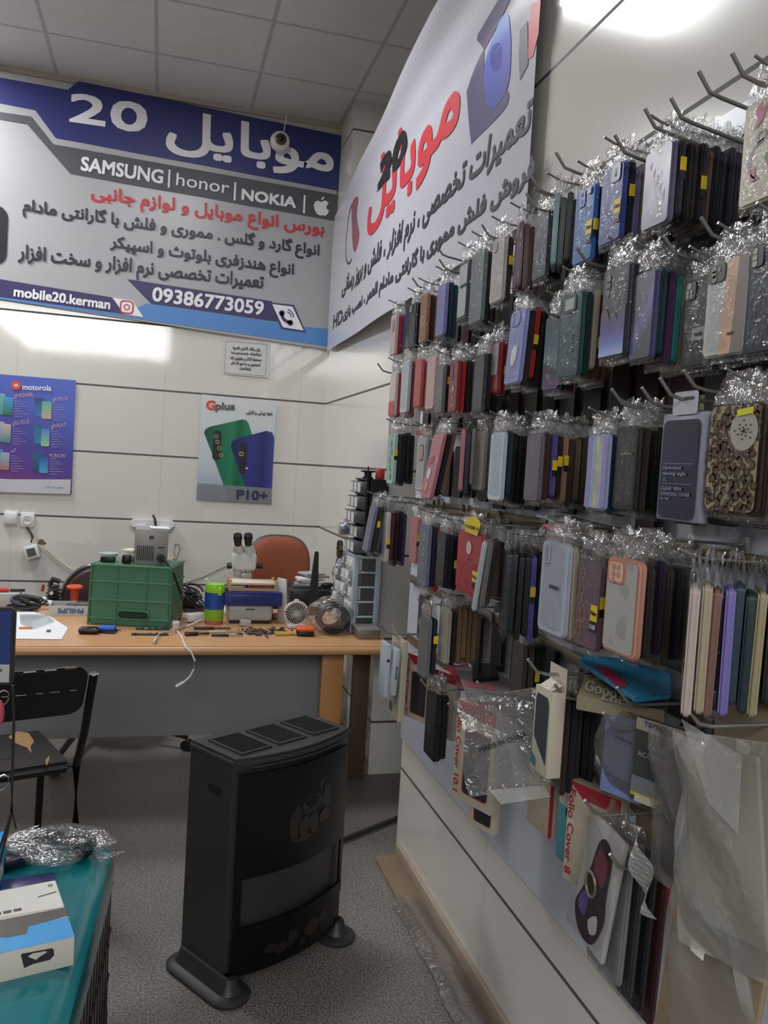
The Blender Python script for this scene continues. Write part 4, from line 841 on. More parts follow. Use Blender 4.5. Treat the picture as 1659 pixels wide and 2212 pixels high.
# stereo microscope
MW = M('#c6cac6', .3, var=.03); my = 4.22
def mz(x, y, d=0): q = z5(x, y); return ony(*q, my + d)
mc = mz(545, 560); ms = thing('stereo_microscope', 'white stereo microscope with twin black eyepieces behind the blue basket', 'microscope', (mc.x, my, TZ))
mb = MB(); mb.box((mc.x, my + .06, TZ + .012), (.20, .13, .022), MW, bev=.006); child(mb, 'base', ms)
mb = MB(); mb.cyl((mz(562, 530).x, my + .03, TZ + .02), mz(562, 340, .03), .016, CHROME, seg=20); child(mb, 'column', ms, 'chrome column')
mb = MB(); mb.box((mz(545, 535).x, my + .02, mz(545, 535).z), (.062, .06, .055), MW, bev=.012); child(mb, 'collar', ms)
a, b_ = mz(445, 470), mz(615, 380); mb = MB(); mb.box(((a.x + b_.x) / 2, my - .01, (a.z + b_.z) / 2 + .006), (b_.x - a.x, .10, b_.z - a.z + .02), MW, bev=.018, seg=3); mb.cyl(mz(490, 470), mz(490, 530), .025, MW, .02); child(mb, 'head', ms)
for x0, x1 in ((500, 490), (580, 563)):
    mb = MB(); mb.cyl(mz(x0 - 4, 365, -.02), mz(x1, 305, -.05), .030, MW, .024, seg=20); tb = child(mb, 'tube', ms)
    mb = MB(); mb.cyl(mz(x1, 305, -.05), mz(x1, 262, -.07), .019, BLK, .020, seg=20); mb.cyl(mz(x1, 266, -.07), mz(x1, 240, -.08), .023, BLK, .0215, seg=20); child(mb, 'eyepiece', tb)
for x0, x1 in ((448, 415), (612, 660)): mb = MB(); mb.cyl(mz(x0, 452), mz(x1, 455), .016, BLK, seg=18); child(mb, 'focus_knob', ms)
mb = MB(); mb.tube([mz(570, 320), mz(600, 325), mz(612, 360), mz(610, 440), mz(604, 480), mz(575, 470)], .006, BLK); child(mb, 'lamp_cable', ms)
# white blister card leaning, handheld fan
c = Dk(607, 1345); mb = MB(); hz_ = ony(607, 1249, c.y).z; mb.box((c.x, c.y, (TZ + hz_) / 2), (.010, .07, hz_ - TZ), M('#c9c9c7', .4), rot=(0, R3(-4), .5), bev=.003); one(mb, 'white_packet', 'upright thin white packet between the station box and the fan', 'packet')
c = Dk(596, 1337); mb = MB(); mb.lathe([(0, 0), (.03, 0), (.035, .012), (.03, .026), (0, .03)], c, M('#6e4a34', .4)); one(mb, 'brown_roll', 'small brown roll beside the upright white packet', 'roll')
c = Dk(640, 1357); fy = c.y; fc = ony(640, 1325, fy); rF = .056
fn = thing('desk_fan', 'small white desk fan with curved grille blades beside the orange tape measure', 'fan', c)
FW = M('#c4bcb4', .35)
mb = MB(); mb.tube([fc + Vector((rF * math.cos(k * math.pi / 16), 0, rF * math.sin(k * math.pi / 16))) for k in range(32)], .007, FW, 8, True); mb.cyl(fc + Vector((0, .005, 0)), fc + Vector((0, .03, 0)), rF, FW, .04, seg=32); child(mb, 'housing', fn)
mb = MB(); mb.cyl(fc + Vector((0, -.001, 0)), fc + Vector((0, .004, 0)), rF - .004, M('#2e2b28', .6), seg=32); child(mb, 'interior', fn, 'dark interior')
mb = MB()
for k in range(22):
    a0 = 2 * math.pi * k / 22; mb.tube([fc + Vector((math.cos(a0 + q * .16) * (.012 + q * .0105), -.006 - .003 * math.sin(q), math.sin(a0 + q * .16) * (.012 + q * .0105))) for q in range(5)], .0018, FW, 5)
child(mb, 'grille', fn)
mb = MB(); mb.cyl(fc + Vector((0, -.011, 0)), fc + Vector((0, -.003, 0)), .014, M('#9fb7b4', .35), seg=20); child(mb, 'hub', fn, 'pale teal hub')
mb = MB(); mb.box((fc.x, fy + .01, fc.z + rF + .006), (.024, .02, .012), FW, bev=.004); child(mb, 'top_tab', fn)
mb = MB(); mb.box((c.x, fy + .01, TZ + .012), (.095, .07, .022), FW, bev=.009); mb.box((c.x, fy + .014, (TZ + fc.z - rF) / 2 + .008), (.06, .03, fc.z - rF - TZ + .016), FW, bev=.008); child(mb, 'stand', fn)
mb = MB(); o = Dk(590, 1335) + Vector((0, -.03, 0)); mb.tube([o + Vector((.0, 0, .012)), o + Vector((-.012, 0, .05)), o + Vector((.005, 0, .085)), o + Vector((.03, .0, .10))], .0035, M('#a7a19a', .4)); one(mb, 'white_lead', 'thin pale lead looping up left of the fan', 'cable')
c = Dk(661, 1376); t = thing('tape_measure', 'orange and black tape measure on the bench front before the fan', 'tape measure', c)
mb = MB(); mb.box(c + Vector((0, .03, .018)), (.083, .06, .034), M('#1b1816', .4), rot=(0, 0, -.1), bev=.012, seg=3); child(mb, 'case', t); mb = MB(); mb.box(c + Vector((0, .03, .034)), (.085, .062, .018), M('#e05a22', .4), rot=(0, 0, -.1), bev=.008, seg=3); child(mb, 'cover', t, 'orange cover')
# tools on the front
def tool(x, y, L_, w_, rz, label, m1, m2=None, name='screwdriver'):
    c = dp(x, y); t = thing(name, label, 'tool', c, 0, 'hand tools on the bench'); m = Matrix.Translation(c + Vector((0, 0, w_ * .5 + .001))) @ Matrix.Rotation(rz, 4, 'Z')
    mb = MB(); mb.box((-L_ * .22, 0, 0), (L_ * .56, w_ * 1.5, w_), m1, bev=w_ * .4); mb.bm.transform(m); child(mb, 'handle', t)
    mb = MB(); mb.box((L_ * .28, 0, 0), (L_ * .46, w_ * .9, w_ * .5), m2 or m1, bev=w_ * .2); mb.bm.transform(m); child(mb, 'blade', t)
tool(458, 1360, .17, .012, .0, 'long dark soldering tool lying behind the other tools', M('#33312c', .5), name='soldering_iron')
tool(425, 1373, .11, .016, .12, 'black grip tool lying leftmost on the bench front', M('#191919', .4), name='hand_tool')
tool(485, 1367, .15, .010, .06, 'white and grey knife lying in front of the dark soldering tool', M('#b9bcba', .4), M('#8f9290', .3), name='cutter_knife')
tool(490, 1375, .14, .010, -.02, 'black handled pick lying nearest the bench edge', M('#1d1d1f', .4), M('#7d7f80', .3), name='pick')
c = dp(625, 1372); t = thing('pliers', 'yellow-handled pliers lying left of the orange tape measure', 'pliers', c, 0, 'hand tools on the bench')
for s in (-1, 1): mb = MB(); mb.tube([c + Vector((-.07, .022 * s, .008)), c + Vector((-.03, .018 * s, .008)), c + Vector((.02, .004 * s, .008))], .006, M('#b89a3a', .4)); child(mb, 'handle', t)
mb = MB(); mb.box(c + Vector((.04, 0, .008)), (.04, .014, .01), M('#8a8a88', .3, .8), bev=.004); child(mb, 'jaws', t)
mb = MB(); rd = random.Random(3)
for k in range(130):
    p = dp(rd.gauss(570, 24), rd.gauss(1366, 4)); s = rd.uniform(.004, .013); mb.box(p + Vector((0, 0, s * .3)), (s * 1.6, s, s * .5), M(rd.choice(['#4b463f', '#6d675e', '#2b2a2a', '#8d8a84', '#31405e', '#7c5c3c']), .4, .3), rot=(0, 0, rd.uniform(0, 3)))
o = one(mb, 'small_parts', 'loose scatter of tiny screws and parts on the bench front', 'screws'); o['kind'] = 'stuff'
# clear bag with dark coil
c = Dk(718, 1374); bc = c + Vector((-.005, .08, 0)); t = thing('coil_bag', 'shiny clear plastic bag around a dark cable coil on the bench', 'bag', bc)
mb = MB(); 
for k in range(9):
    rr_ = .072 - .004 * (k % 3); mb.tube([bc + Vector((.015 + rr_ * math.cos(q * .3307), -.045 + k * .011 + .02 * math.sin(q * .33 + k), .078 + rr_ * .86 * math.sin(q * .3307))) for q in range(19)], .0085, M('#1b1b1d', .35), 7, True)
child(mb, 'cable_coil', t); mb = MB(); crumple(mb, bc, .112, .095, .085, FLAP, 4, 40, 24, .22); child(mb, 'bag_film', t, flat=True)
# metal box at the right end
a, b_ = Dk(772, 1381), Dk(821, 1382); c = (a + b_) / 2; w_ = b_.x - a.x; mb = MB(); hz_ = ony(800, 1362, c.y).z - TZ; t = thing('tin_box', 'small dull tin box at the right end of the bench', 'box', c + Vector((0, .07, 0)))
mb.box(c + Vector((0, .07, hz_ / 2)), (w_, .14, hz_), M('#7d776c', .5, .4, var=.15), bev=.002); child(mb, 'body', t); mb = MB(); mb.box(c + Vector((0, .07, hz_ + .002)), (w_ * 1.02, .143, .005), M('#9a958b', .4, .4), bev=.001); child(mb, 'cover', t)
# black printer with stack of packs
c = Dk(672, 1320); pw_ = .24; hz_ = ony(672, 1272, c.y).z - TZ; t = thing('black_printer', 'low black printer box on the bench under a pile of packs', 'printer', c + Vector((0, .11, 0)))
mb = MB(); mb.box(c + Vector((0, .11, hz_ / 2)), (pw_, .22, hz_), M('#1f2223', .35), bev=.014, seg=3); child(mb, 'body', t); mb = MB(); mb.box(c + Vector((.01, -.002, hz_ * .42)), (pw_ * .8, .01, .02), M('#0d0d0e', .5)); child(mb, 'paper_slot', t); mb = MB(); mb.box(c + Vector((0, .10, hz_ + .004)), (pw_ * .9, .16, .008), M('#2a2e30', .3), bev=.003); child(mb, 'lid', t)
z = TZ + hz_ + .008
for k, (dx, dy, sx, sy, h_, col, lab) in enumerate(((-.01, .09, .15, .13, .014, '#8a8c8c', 'grey pack lowest in the pile on the black printer'), (.02, .10, .14, .12, .013, '#c9cac8', 'white pack second from the bottom of the printer pile'), (-.03, .08, .09, .1, .016, '#d8d8d6', 'small white pack in the middle of the printer pile'), (.03, .10, .13, .11, .012, '#77787a', 'dark grey pack second from the top of the printer pile'), (.01, .11, .12, .10, .012, '#a3a4a6', 'light grey pack topmost of the printer pile'))):
    mb = MB(); mb.box(c + Vector((dx, dy, z - c.z + h_ / 2)), (sx, sy, h_), M(col, .35), rot=(0, 0, -.25 + .16 * k), bev=.003); one(mb, 'flat_pack', lab, 'pack', 'packs piled on the printer'); z += h_ + .0005
c2 = c + Vector((.09, .03, hz_ + .02)); mb = MB(); mb.box(c2 + Vector((0, 0, 0)), (.06, .04, .022), M('#111', .3) if False else BLK, bev=.008); one(mb, 'black_mouse', 'small black rounded gadget on the right of the black printer', 'gadget')
# black fin aerial
c = ony(678, 1246, 4.28); zt_ = ony(677, 1191, 4.28).z; mb = MB(); base = Vector((c.x, 4.28, TZ))
mb.box(base + Vector((0, 0, .01)), (.09, .07, .02), BLK, bev=.005); b = bmesh.new(); 
lo = [(-.028, -.02), (.03, -.02), (.03, .02), (-.028, .02)]; hi = [(-.002, -.010), (.018, -.010), (.018, .010), (-.002, .010)]
A_ = [b.verts.new(base + Vector((x, y, .02))) for x, y in lo]; B_ = [b.verts.new(Vector((base.x + x, base.y + y, zt_))) for x, y in hi]; b.faces.new(A_[::-1]); b.faces.new(B_)
for i in range(4): b.faces.new([A_[i], A_[(i + 1) % 4], B_[(i + 1) % 4], B_[i]])
bmesh.ops.bevel(b, geom=list(b.edges), offset=.004, segments=2, affect='EDGES'); mb._in(b, BLK); one(mb, 'fin_speaker', 'tall tapering black fin-shaped device behind the pile of packs', 'speaker')

# ---------------------------------------------------------------- drawer cabinets at the right end
FRB = M('#a9b9c8', .4, var=.05); DRW = M('#c6cacb', .3, var=.08, scale=20); DRD = M('#777d80', .3, var=.2)
cx0, cx1, cy0 = .915, 1.05, 3.80; cyl_ = .40; ch_ = ony(805, 1203, cy0).z - TZ
dc = thing('drawer_cabinet', 'pale blue-framed plastic drawer cabinet at the right end of the bench', 'drawers', ((cx0 + cx1) / 2, cy0 + cyl_ / 2, TZ))
mb = MB()
for x in (cx0 + .012, cx1 - .012):
    for y in (cy0 + .008, cy0 + cyl_ - .01): mb.box((x, y, TZ + ch_ / 2), (.026, .018, ch_), FRB, bev=.003)
nr = 5
for k in range(nr + 1):
    z = TZ + .006 + (ch_ - .012) * k / nr
    for y in (cy0 + .008, cy0 + cyl_ - .01): mb.box(((cx0 + cx1) / 2, y, z), (cx1 - cx0, .014, .010), FRB, bev=.002)
    mb.box((cx0 + .004, cy0 + cyl_ / 2, z), (.008, cyl_, .008), FRB)
mb.box(((cx0 + cx1) / 2, cy0 + cyl_ / 2, TZ + ch_ + .003), (cx1 - cx0 + .008, cyl_ + .008, .008), FRB, bev=.003)
child(mb, 'frame', dc)
mb = MB(); mb.box(((cx0 + cx1) / 2 + .01, cy0 + .022, TZ + ch_ / 2), (cx1 - cx0 - .03, .004, ch_ - .02), film('smoky_side', '#6a6a66', .12, .05, .3, .2, 8, .1)); child(mb, 'side_panel', dc, 'smoky clear side panel')
mb = MB(); mb.box(((cx0 + cx1) / 2 + .02, cy0 + cyl_ / 2, TZ + ch_ / 2), (cx1 - cx0 - .05, cyl_ - .06, ch_ - .02), M('#4a4843', .7, var=.35, scale=14)); child(mb, 'contents', dc, 'dark contents')
for r_ in range(nr):
    z = TZ + .012 + (ch_ - .012) * r_ / nr; hh_ = (ch_ - .012) / nr - .012
    for k in range(5):
        y = cy0 + .05 + k * .075; out = random.Random(r_ * 7 + k).choice([0, 0, .006, .018])
        mb = MB(); mb.box((cx0 + .02 - out, y, z + hh_ / 2), (.05, .066, hh_), DRW if (r_ + k) % 3 else DRD, bev=.003); d_ = child(mb, 'drawer', dc)
        mb = MB(); mb.box((cx0 - .008 - out, y, z + hh_ * .35), (.008, .03, .010), DRW, bev=.002); child(mb, 'pull', d_)
        if (r_ * 3 + k) % 2 == 0: mb = MB(); mb.box((cx0 - .0058 - out, y, z + hh_ * .66), (.0012, .035, hh_ * .3), PAPER); child(mb, 'paper_label', d_)
bx0, bx1, by0, bl_ = .94, 1.06, 3.78, .24; bz0 = TZ + ch_ + .008; bh = ony(800, 1035, by0).z - bz0
BKM = M('#191a1c', .4)
bc_ = thing('parts_cabinet', 'black small-parts cabinet of white-labelled drawers on top of the drawer cabinet', 'drawers', ((bx0 + bx1) / 2, by0 + bl_ / 2, bz0))
mb = MB(); mb.box(((bx0 + bx1) / 2 + .01, by0 + .004, bz0 + bh / 2), (bx1 - bx0 - .02, .008, bh), BKM); mb.box(((bx0 + bx1) / 2 + .01, by0 + bl_ - .004, bz0 + bh / 2), (bx1 - bx0 - .02, .008, bh), BKM); mb.box((bx1 - .004, by0 + bl_ / 2, bz0 + bh / 2), (.008, bl_, bh), BKM)
for k in range(6): mb.box(((bx0 + bx1) / 2 + .005, by0 + bl_ / 2, bz0 + .004 + (bh - .008) * k / 5), (bx1 - bx0 - .01, bl_, .008), BKM)
mb.box((bx0 + .018, by0 + .006, bz0 + bh / 2), (.016, .012, bh), BKM); child(mb, 'cabinet_body', bc_)
for r_ in range(5):
    z = bz0 + .010 + (bh - .008) * r_ / 5; hh_ = (bh - .008) / 5 - .016; out = .012 + .012 * (4 - r_) % .03
    for k in range(3):
        y = by0 + .042 + k * .076
        mb = MB(); mb.box((bx0 + .02 - out / 2, y, z + hh_ / 2), (.05 + out, .068, hh_), M('#54585a', .3), bev=.003); d_ = child(mb, 'drawer', bc_)
        mb = MB(); mb.box((bx0 - .0062 - out, y, z + hh_ / 2), (.0014, .056, hh_ * .8), M('#c4c7c6', .5)); child(mb, 'paper_label', d_)
zt_ = bz0 + bh
c = Vector((.965, by0 + .05, zt_)); t = thing('black_spool', 'black flanged spool on top of the black parts cabinet', 'spool', c); mb = MB(); mb.lathe([(0, 0), (.026, 0), (.026, .008), (.018, .012), (.018, .030), (.036, .034), (.036, .040), (0, .042)], c, BLK); child(mb, 'reel', t); mb = MB(); mb.cyl(c + Vector((0, 0, .04)), c + Vector((0, 0, .06)), .004, BLK); child(mb, 'pin', t)
mb = MB(); mb.box((1.02, by0 + .03, zt_ + .027), (.035, .05, .052), M('#c23a2a', .4), bev=.004); one(mb, 'red_box', 'small orange-red box on top of the black parts cabinet', 'box')
# bag and wires on the cabinet front
c = Vector((.895, by0 + .20, bz0 + .11)); t = thing('parts_bag', 'little clear bag of blue parts hung on the black parts cabinet', 'bag', c); mb = MB(); mb.ball(c + Vector((0, -.01, 0)), .022, M('#27508c', .3), (1, 1.3, .8)); mb.box(c + Vector((0, .01, -.02)), (.03, .05, .02), M('#a04a34', .4), bev=.006); child(mb, 'parts', t, 'blue and red parts'); mb = MB(); crumple(mb, c - Vector((0, 0, .045)), .03, .055, .045, FLAP, 8, 20, 12, .2, False); child(mb, 'bag_film', t, flat=True)
c = Vector((.893, by0 + .25, bz0 + .0)); mb = MB()
for k in range(5): mb.tube([c + Vector((.004 * k - .01, .03 * math.cos(q * .5236), .045 * math.sin(q * .5236) + .0)) for q in range(12)], .0028, M('#6b4b33', .4) if k % 2 else M('#2c2622', .4), 6, True)
one(mb, 'wire_coil', 'brown coil of wire hanging on the front of the drawer cabinet', 'wire')
mb = MB(); mb.tube([c + Vector((-.01, .0, -.04)), c + Vector((-.02, .06, -.13)), c + Vector((-.02, .0, -.19)), c + Vector((-.015, .08, -.25)), c + Vector((-.012, .02, -.30))], .0022, M('#2a2624', .5)); one(mb, 'loose_wire', 'loose dark wire zigzagging down in front of the drawer cabinet', 'wire')
# ================================================================ gas heater
HB = M('#303033', .45, .25, var=.12, scale=60, bump=.25, bscale=500); HG = M('#08080a', .28, 0, var=.1, spec=.25); HT = M('#3a3b3d', .5, .4, var=.25, scale=14); HD = M('#08080a', .6)
hyaw = R3(33); hw_, hd_, hh_ = .465, .215, .70
hc = Vector((.378, 2.515, 0)); HR = Matrix.Rotation(hyaw, 4, 'Z'); HM = Matrix.Translation(hc) @ HR
ht_ = thing('gas_heater', 'black freestanding gas heater with dark glass front standing on the terrazzo floor', 'heater', hc, hyaw)
def hch(mb, name, label=None, sharp=.6, parent=None): mb.bm.transform(HM); return child(mb, name, parent or ht_, label, sharp)
BOW = .045
def fy_(x): return -hd_ / 2 - BOW * (1 - (2 * x / hw_) ** 2)
# body with bowed front (plan outline)
N_ = 18; xs = [-hw_ / 2 + hw_ * i / N_ for i in range(N_ + 1)]
plan = [(x, fy_(x) + .012) for x in xs] + [(hw_ / 2, hd_ / 2), (-hw_ / 2, hd_ / 2)]
mb = MB(); mb.prism(plan, hh_ - .07, HB, Matrix.Translation((0, 0, .045))); hch(mb, 'body', sharp=.35)
mb = MB()
topo = [(x * 1.03, fy_(x) - .004) for x in xs] + [(hw_ / 2 * 1.03, hd_ / 2 + .006), (-hw_ / 2 * 1.03, hd_ / 2 + .006)]
mb.prism(topo, .028, HT, Matrix.Translation((0, 0, hh_ - .028)), bev=.009); hch(mb, 'top_plate', sharp=.5)
for k in (-1, 0, 1):
    cx = k * hw_ * .305; mb = MB(); mb.box((cx, -.012, hh_ + .0006), (.105, .150, .003), HD)
    for q in range(14): mb.box((cx - .048 + q * .0074, -.012, hh_ + .0035), (.0032, .148, .004), M('#17181a', .4, .5))
    for s in (-1, 1): mb.box((cx + s * .055, -.012, hh_ + .003), (.006, .158, .006), M('#4a4a4a', .4, .5)); mb.box((cx, -.012 + s * .078, hh_ + .003), (.112, .006, .006), M('#4a4a4a', .4, .5))
    hch(mb, 'top_grille')
# glass front sheet, with window opening frame
def strip(z0, z1, x0, x1, off, mat, nx=16):
    mb = MB(); mb.grid(lambda i, j: Vector((x0 + (x1 - x0) * i, fy_(x0 + (x1 - x0) * i) - off, z0 + (z1 - z0) * j)), nx, 1, mat); return mb
def shell(z0, z1, x0, x1, off, th, mat, nx=16):
    mb = MB()
    def pt(x, z, o): return Vector((x, fy_(x) - o, z))
    X = [x0 + (x1 - x0) * i / nx for i in range(nx + 1)]; b = bmesh.new()
    F0 = [[b.verts.new(pt(x, z, off + th)) for x in X] for z in (z0, z1)]; F1 = [[b.verts.new(pt(x, z, off)) for x in X] for z in (z0, z1)]
    for i in range(nx):
        b.faces.new([F0[0][i], F0[0][i + 1], F0[1][i + 1], F0[1][i]]); b.faces.new([F1[0][i], F1[1][i], F1[1][i + 1], F1[0][i + 1]])
        b.faces.new([F0[1][i], F0[1][i + 1], F1[1][i + 1], F1[1][i]]); b.faces.new([F0[0][i], F1[0][i], F1[0][i + 1], F0[0][i + 1]])
    b.faces.new([F0[0][0], F0[1][0], F1[1][0], F1[0][0]]); b.faces.new([F0[0][-1], F1[0][-1], F1[1][-1], F0[1][-1]])
    bmesh.ops.recalc_face_normals(b, faces=b.faces); mb._in(b, mat); return mb
a_ = hw_ / 2 - .012
hch(shell(.345, .655, -a_, a_, .0, .008, HG), 'upper_glass', 'glossy black upper glass')
hch(shell(.200, .345, -a_ + .02, a_ - .02, -.035, .004, HD), 'window_recess', 'dark window recess')
hch(shell(.165, .200, -a_, a_, .0, .010, HG), 'window_sill', sharp=.5)
hch(shell(.055, .162, -a_, a_, -.004, .010, HG), 'lower_glass', 'glossy black lower glass')
for s in (-1, 1): x = s * (a_ - .009); hch(shell(.200, .345, x - .009, x + .009, .0, .008, HG, 3), 'window_post')
mb = MB(); 
for q in range(6): mb.tube([Vector((x, fy_(x) + .03, .215 + q * .02)) for x in [-a_ * .8 + a_ * 1.6 * t / 8 for t in range(9)]], .0022, M('#2a2826', .4, .6), 5)
hch(mb, 'guard_wires')
mb = MB(); x = a_ * .72; mb.lathe([(0, 0), (.020, 0), (.020, .004), (.012, .006), (0, .006)], (x, fy_(x) + .022, .29), M('#6a6a66', .4, .5), axis=(.2, -1, 0)); hch(mb, 'burner_eye', 'round grey burner grid')
mb = MB(); mb.tube([Vector((x, fy_(x) - .002, .672)) for x in [-a_ * .85 + a_ * 1.7 * t / 12 for t in range(13)]], .004, M('#4a4a4c', .4, .5), 6); hch(mb, 'upper_lip')
# dull painted flames and flowers on the glass (a generic pattern)
rd = random.Random(21)
def blob(x, z, rx, rz, col, off=.0085, n=9, seed=0):
    r2 = random.Random(seed); pts = []
    for k in range(n):
        a = 2 * math.pi * k / n; q = r2.uniform(.6, 1.1); pts.append((x + rx * q * math.cos(a), z + rz * q * math.sin(a)))
    b = bmesh.new(); b.faces.new([b.verts.new((px, fy_(px) - off - .0004 * (seed % 5), pz)) for px, pz in pts]); bmesh.ops.triangulate(b, faces=b.faces[:]); bmesh.ops.recalc_face_normals(b, faces=b.faces)
    for f in b.faces:
        if f.normal.y > 0: f.normal_flip()
    return b, M(col, .35, var=.3, scale=30)
mb = MB()
for i, (x, z, rx, rz, c_) in enumerate(((.03, .52, .05, .035, '#191510'), (-.035, .475, .03, .06, '#17130e'), (.0, .46, .02, .045, '#25140d'), (.04, .455, .03, .04, '#15161a'), (.09, .47, .035, .025, '#20110c'), (.10, .52, .02, .045, '#121318'), (.07, .575, .012, .018, '#20110c'), (.0, .42, .05, .014, '#1c100c'))):
    b, m = blob(x, z, rx, rz, c_, seed=i); mb._in(b, m)
hch(mb, 'upper_print', 'dull orange painted print', sharp=None)
mb = MB()
for i, (x, z, rx, rz, c_) in enumerate(((-.02, .12, .03, .03, '#15161a'), (-.06, .10, .025, .02, '#20110d'), (.06, .115, .04, .032, '#240f0d'), (.11, .13, .03, .02, '#131418'), (-.10, .11, .03, .018, '#101319'), (.02, .09, .02, .014, '#1e0f0c'))):
    b, m = blob(x, z, rx, rz, c_, off=.0065, seed=i + 9); mb._in(b, m)
hch(mb, 'lower_print', 'dull red painted print', sharp=None)
# side hand slot, plinth feet
for s in (-1, 1): mb = MB(); pl = Plane((s * (hw_ / 2 + .0005), -.02, hh_ - .115), (0, -s, 0), (0, 0, 1), (s, 0, 0)); pl.poly(mb, rrect(.062, .026, .009), HD, .0008, True); hch(mb, 'hand_slot', 'dark side hand slot')
for s in (-1, 1):
    mb = MB(); x = s * hw_ / 2; b = bmesh.new(); fl = [(.046, 0.0), (.048, .010), (.040, .017), (.022, .022), (.012, .040), (.006, .062), (-.01, .064)]; rings = []
    for off, z in fl:
        rings.append([b.verts.new((x - s * .012 + px_, py_, z)) for px_, py_ in rrect(.03 + 2 * off, hd_ + .02 + 2 * off, .014 + max(0, off), 5, 0, -.012)])
    for A_, B_ in zip(rings, rings[1:]):
        for i in range(len(A_)): b.faces.new([A_[i], A_[(i + 1) % len(A_)], B_[(i + 1) % len(A_)], B_[i]])
    b.faces.new(rings[0][::-1]); b.faces.new(rings[-1]); bmesh.ops.recalc_face_normals(b, faces=b.faces); mb._in(b, HB); hch(mb, 'foot', sharp=.7)
# gas hose to the wall
mb = MB(); p0 = HM @ Vector((hw_ / 2 + .012, hd_ / 2 - .03, .14)); p1 = onz(745, 1812, .016); p2 = onz(866, 1764, .016)
mb.tube([p0, p0 + Vector((.03, .06, -.05)), Vector((p1.x - .06, p1.y - .03, .02)), p1, (p1 + p2) / 2, p2, p2 + (p2 - p1) * .3 + Vector((0, 0, .01))], .010, M('#2b2b29', .6), 8); one(mb, 'gas_hose', 'black gas hose running over the floor from the heater to the alcove', 'hose')

# ================================================================ black steel chair
BV = M('#141316', .38, var=.15, scale=20, coat=.15); BT = M('#131315', .3, .3); FOAM = M('#94744a', .9, var=.3, scale=60, bump=.5)
ca = ony(203, 1456, 2.72); cb = onz(165, 1652, .47); cf = Vector((cb.x - .015, cb.y + .02, 0))
fd = (onz(106, 1578, .47) - cb); fd.z = 0; fd.normalize(); sd = Vector((-fd.y, fd.x, 0)); sd = sd if sd.x < 0 else -sd   # sd: to the left along the back
bc2 = thing('steel_chair', 'black steel chair with torn vinyl seat seen from behind, left of the heater', 'chair', (cb.x + sd.x * .2 + fd.x * .2, cb.y + sd.y * .2 + fd.y * .2, 0))
BWd = .42
def cp(a, d, z): return Vector((cb.x, cb.y, 0)) + sd * a + fd * d + Vector((0, 0, z))
tops = Vector((ca.x, ca.y, ca.z)) - cp(0, 0, ca.z)
for a in (0, BWd):
    mb = MB(); mb.tube([cp(a, 0, ca.z) + tops, cp(a, 0, .62) + tops * .5, cp(a, 0, .47), cp(a, -.02, .25), cp(a, -.05, 0)], .0135, BT, 10); mb.lathe([(.0135, 0), (.0148, 0), (.0148, -.004), (.0135, -.004)], cp(a, 0, ca.z) + tops + Vector((0, 0, .001)), CHROME, 14); child(mb, 'rear_leg', bc2)
for a in (.03, BWd - .03): mb = MB(); mb.tube([cp(a, .36, .455), cp(a, .38, .2), cp(a, .40, 0)], .0135, BT, 10); child(mb, 'front_leg', bc2)
mb = MB(); sp_ = []
for (a, d) in ((.012, -.01), (BWd - .012, -.01), (BWd - .03, .39), (.03, .39)): sp_.append(cp(a, d, 0))
b = bmesh.new(); A_ = [b.verts.new(p + Vector((0, 0, .445))) for p in sp_]; B_ = [b.verts.new(p + Vector((0, 0, .485))) for p in sp_]; b.faces.new(A_[::-1]); b.faces.new(B_)
for i in range(4): b.faces.new([A_[i], A_[(i + 1) % 4], B_[(i + 1) % 4], B_[i]])
bmesh.ops.recalc_face_normals(b, faces=b.faces); bmesh.ops.bevel(b, geom=list(b.edges), offset=.017, segments=3, affect='EDGES'); mb._in(b, BV); seat_ = child(mb, 'seat', bc2)
sp2 = Plane((0, 0, .485), (1, 0, 0), (0, 1, 0), (0, 0, 1))
mb = MB(); sp2.poly(mb, [(18, 1592), (38, 1580), (62, 1584), (74, 1602), (66, 1612), (68, 1628), (58, 1615), (46, 1611), (34, 1606), (28, 1600)], FOAM, .001); child(mb, 'tear', seat_, 'torn patch showing tan foam')
mb = MB(); sp2.poly(mb, [(98, 1642), (107, 1633), (106, 1643), (102, 1652), (100, 1655)], FOAM, .001); child(mb, 'tear', seat_, 'small tan tear near the seat edge')
mb = MB(); z0, z1 = ony(172, 1556, 2.72).z, ony(188, 1434, 2.72).z
def bk_(a, z, o=0): return cp(a, 0, z) + tops * ((z - .47) / (ca.z - .47)) + fd * o
pts = rrect(BWd - .035, z1 - z0, .045, 5, BWd / 2, (z0 + z1) / 2)
b = bmesh.new(); A_ = [b.verts.new(bk_(x, z, -.012)) for x, z in pts]; B_ = [b.verts.new(bk_(x, z, .022)) for x, z in pts]; n = len(pts); b.faces.new(A_); b.faces.new(B_[::-1])
for i in range(n): b.faces.new([A_[i], A_[(i + 1) % n], B_[(i + 1) % n], B_[i]])
bmesh.ops.recalc_face_normals(b, faces=b.faces); bmesh.ops.bevel(b, geom=[e for e in b.edges if len(e.link_faces) == 2 and e.calc_face_angle(0) > 1], offset=.01, segments=3, affect='EDGES'); mb._in(b, BV); br_ = child(mb, 'backrest', bc2)
for k in range(7):
    a = .05 + k * .05; mb = MB(); mb.tube([bk_(a, z1 - .085 + .004 * k / 7, -.0135), bk_(a + .02 + .01 * (k % 2), z1 - .084 + .004 * k / 7, -.0135)], .0012, M('#b8b0a4', .6), 5); child(mb, 'worn_seam', br_, 'pale worn seam')
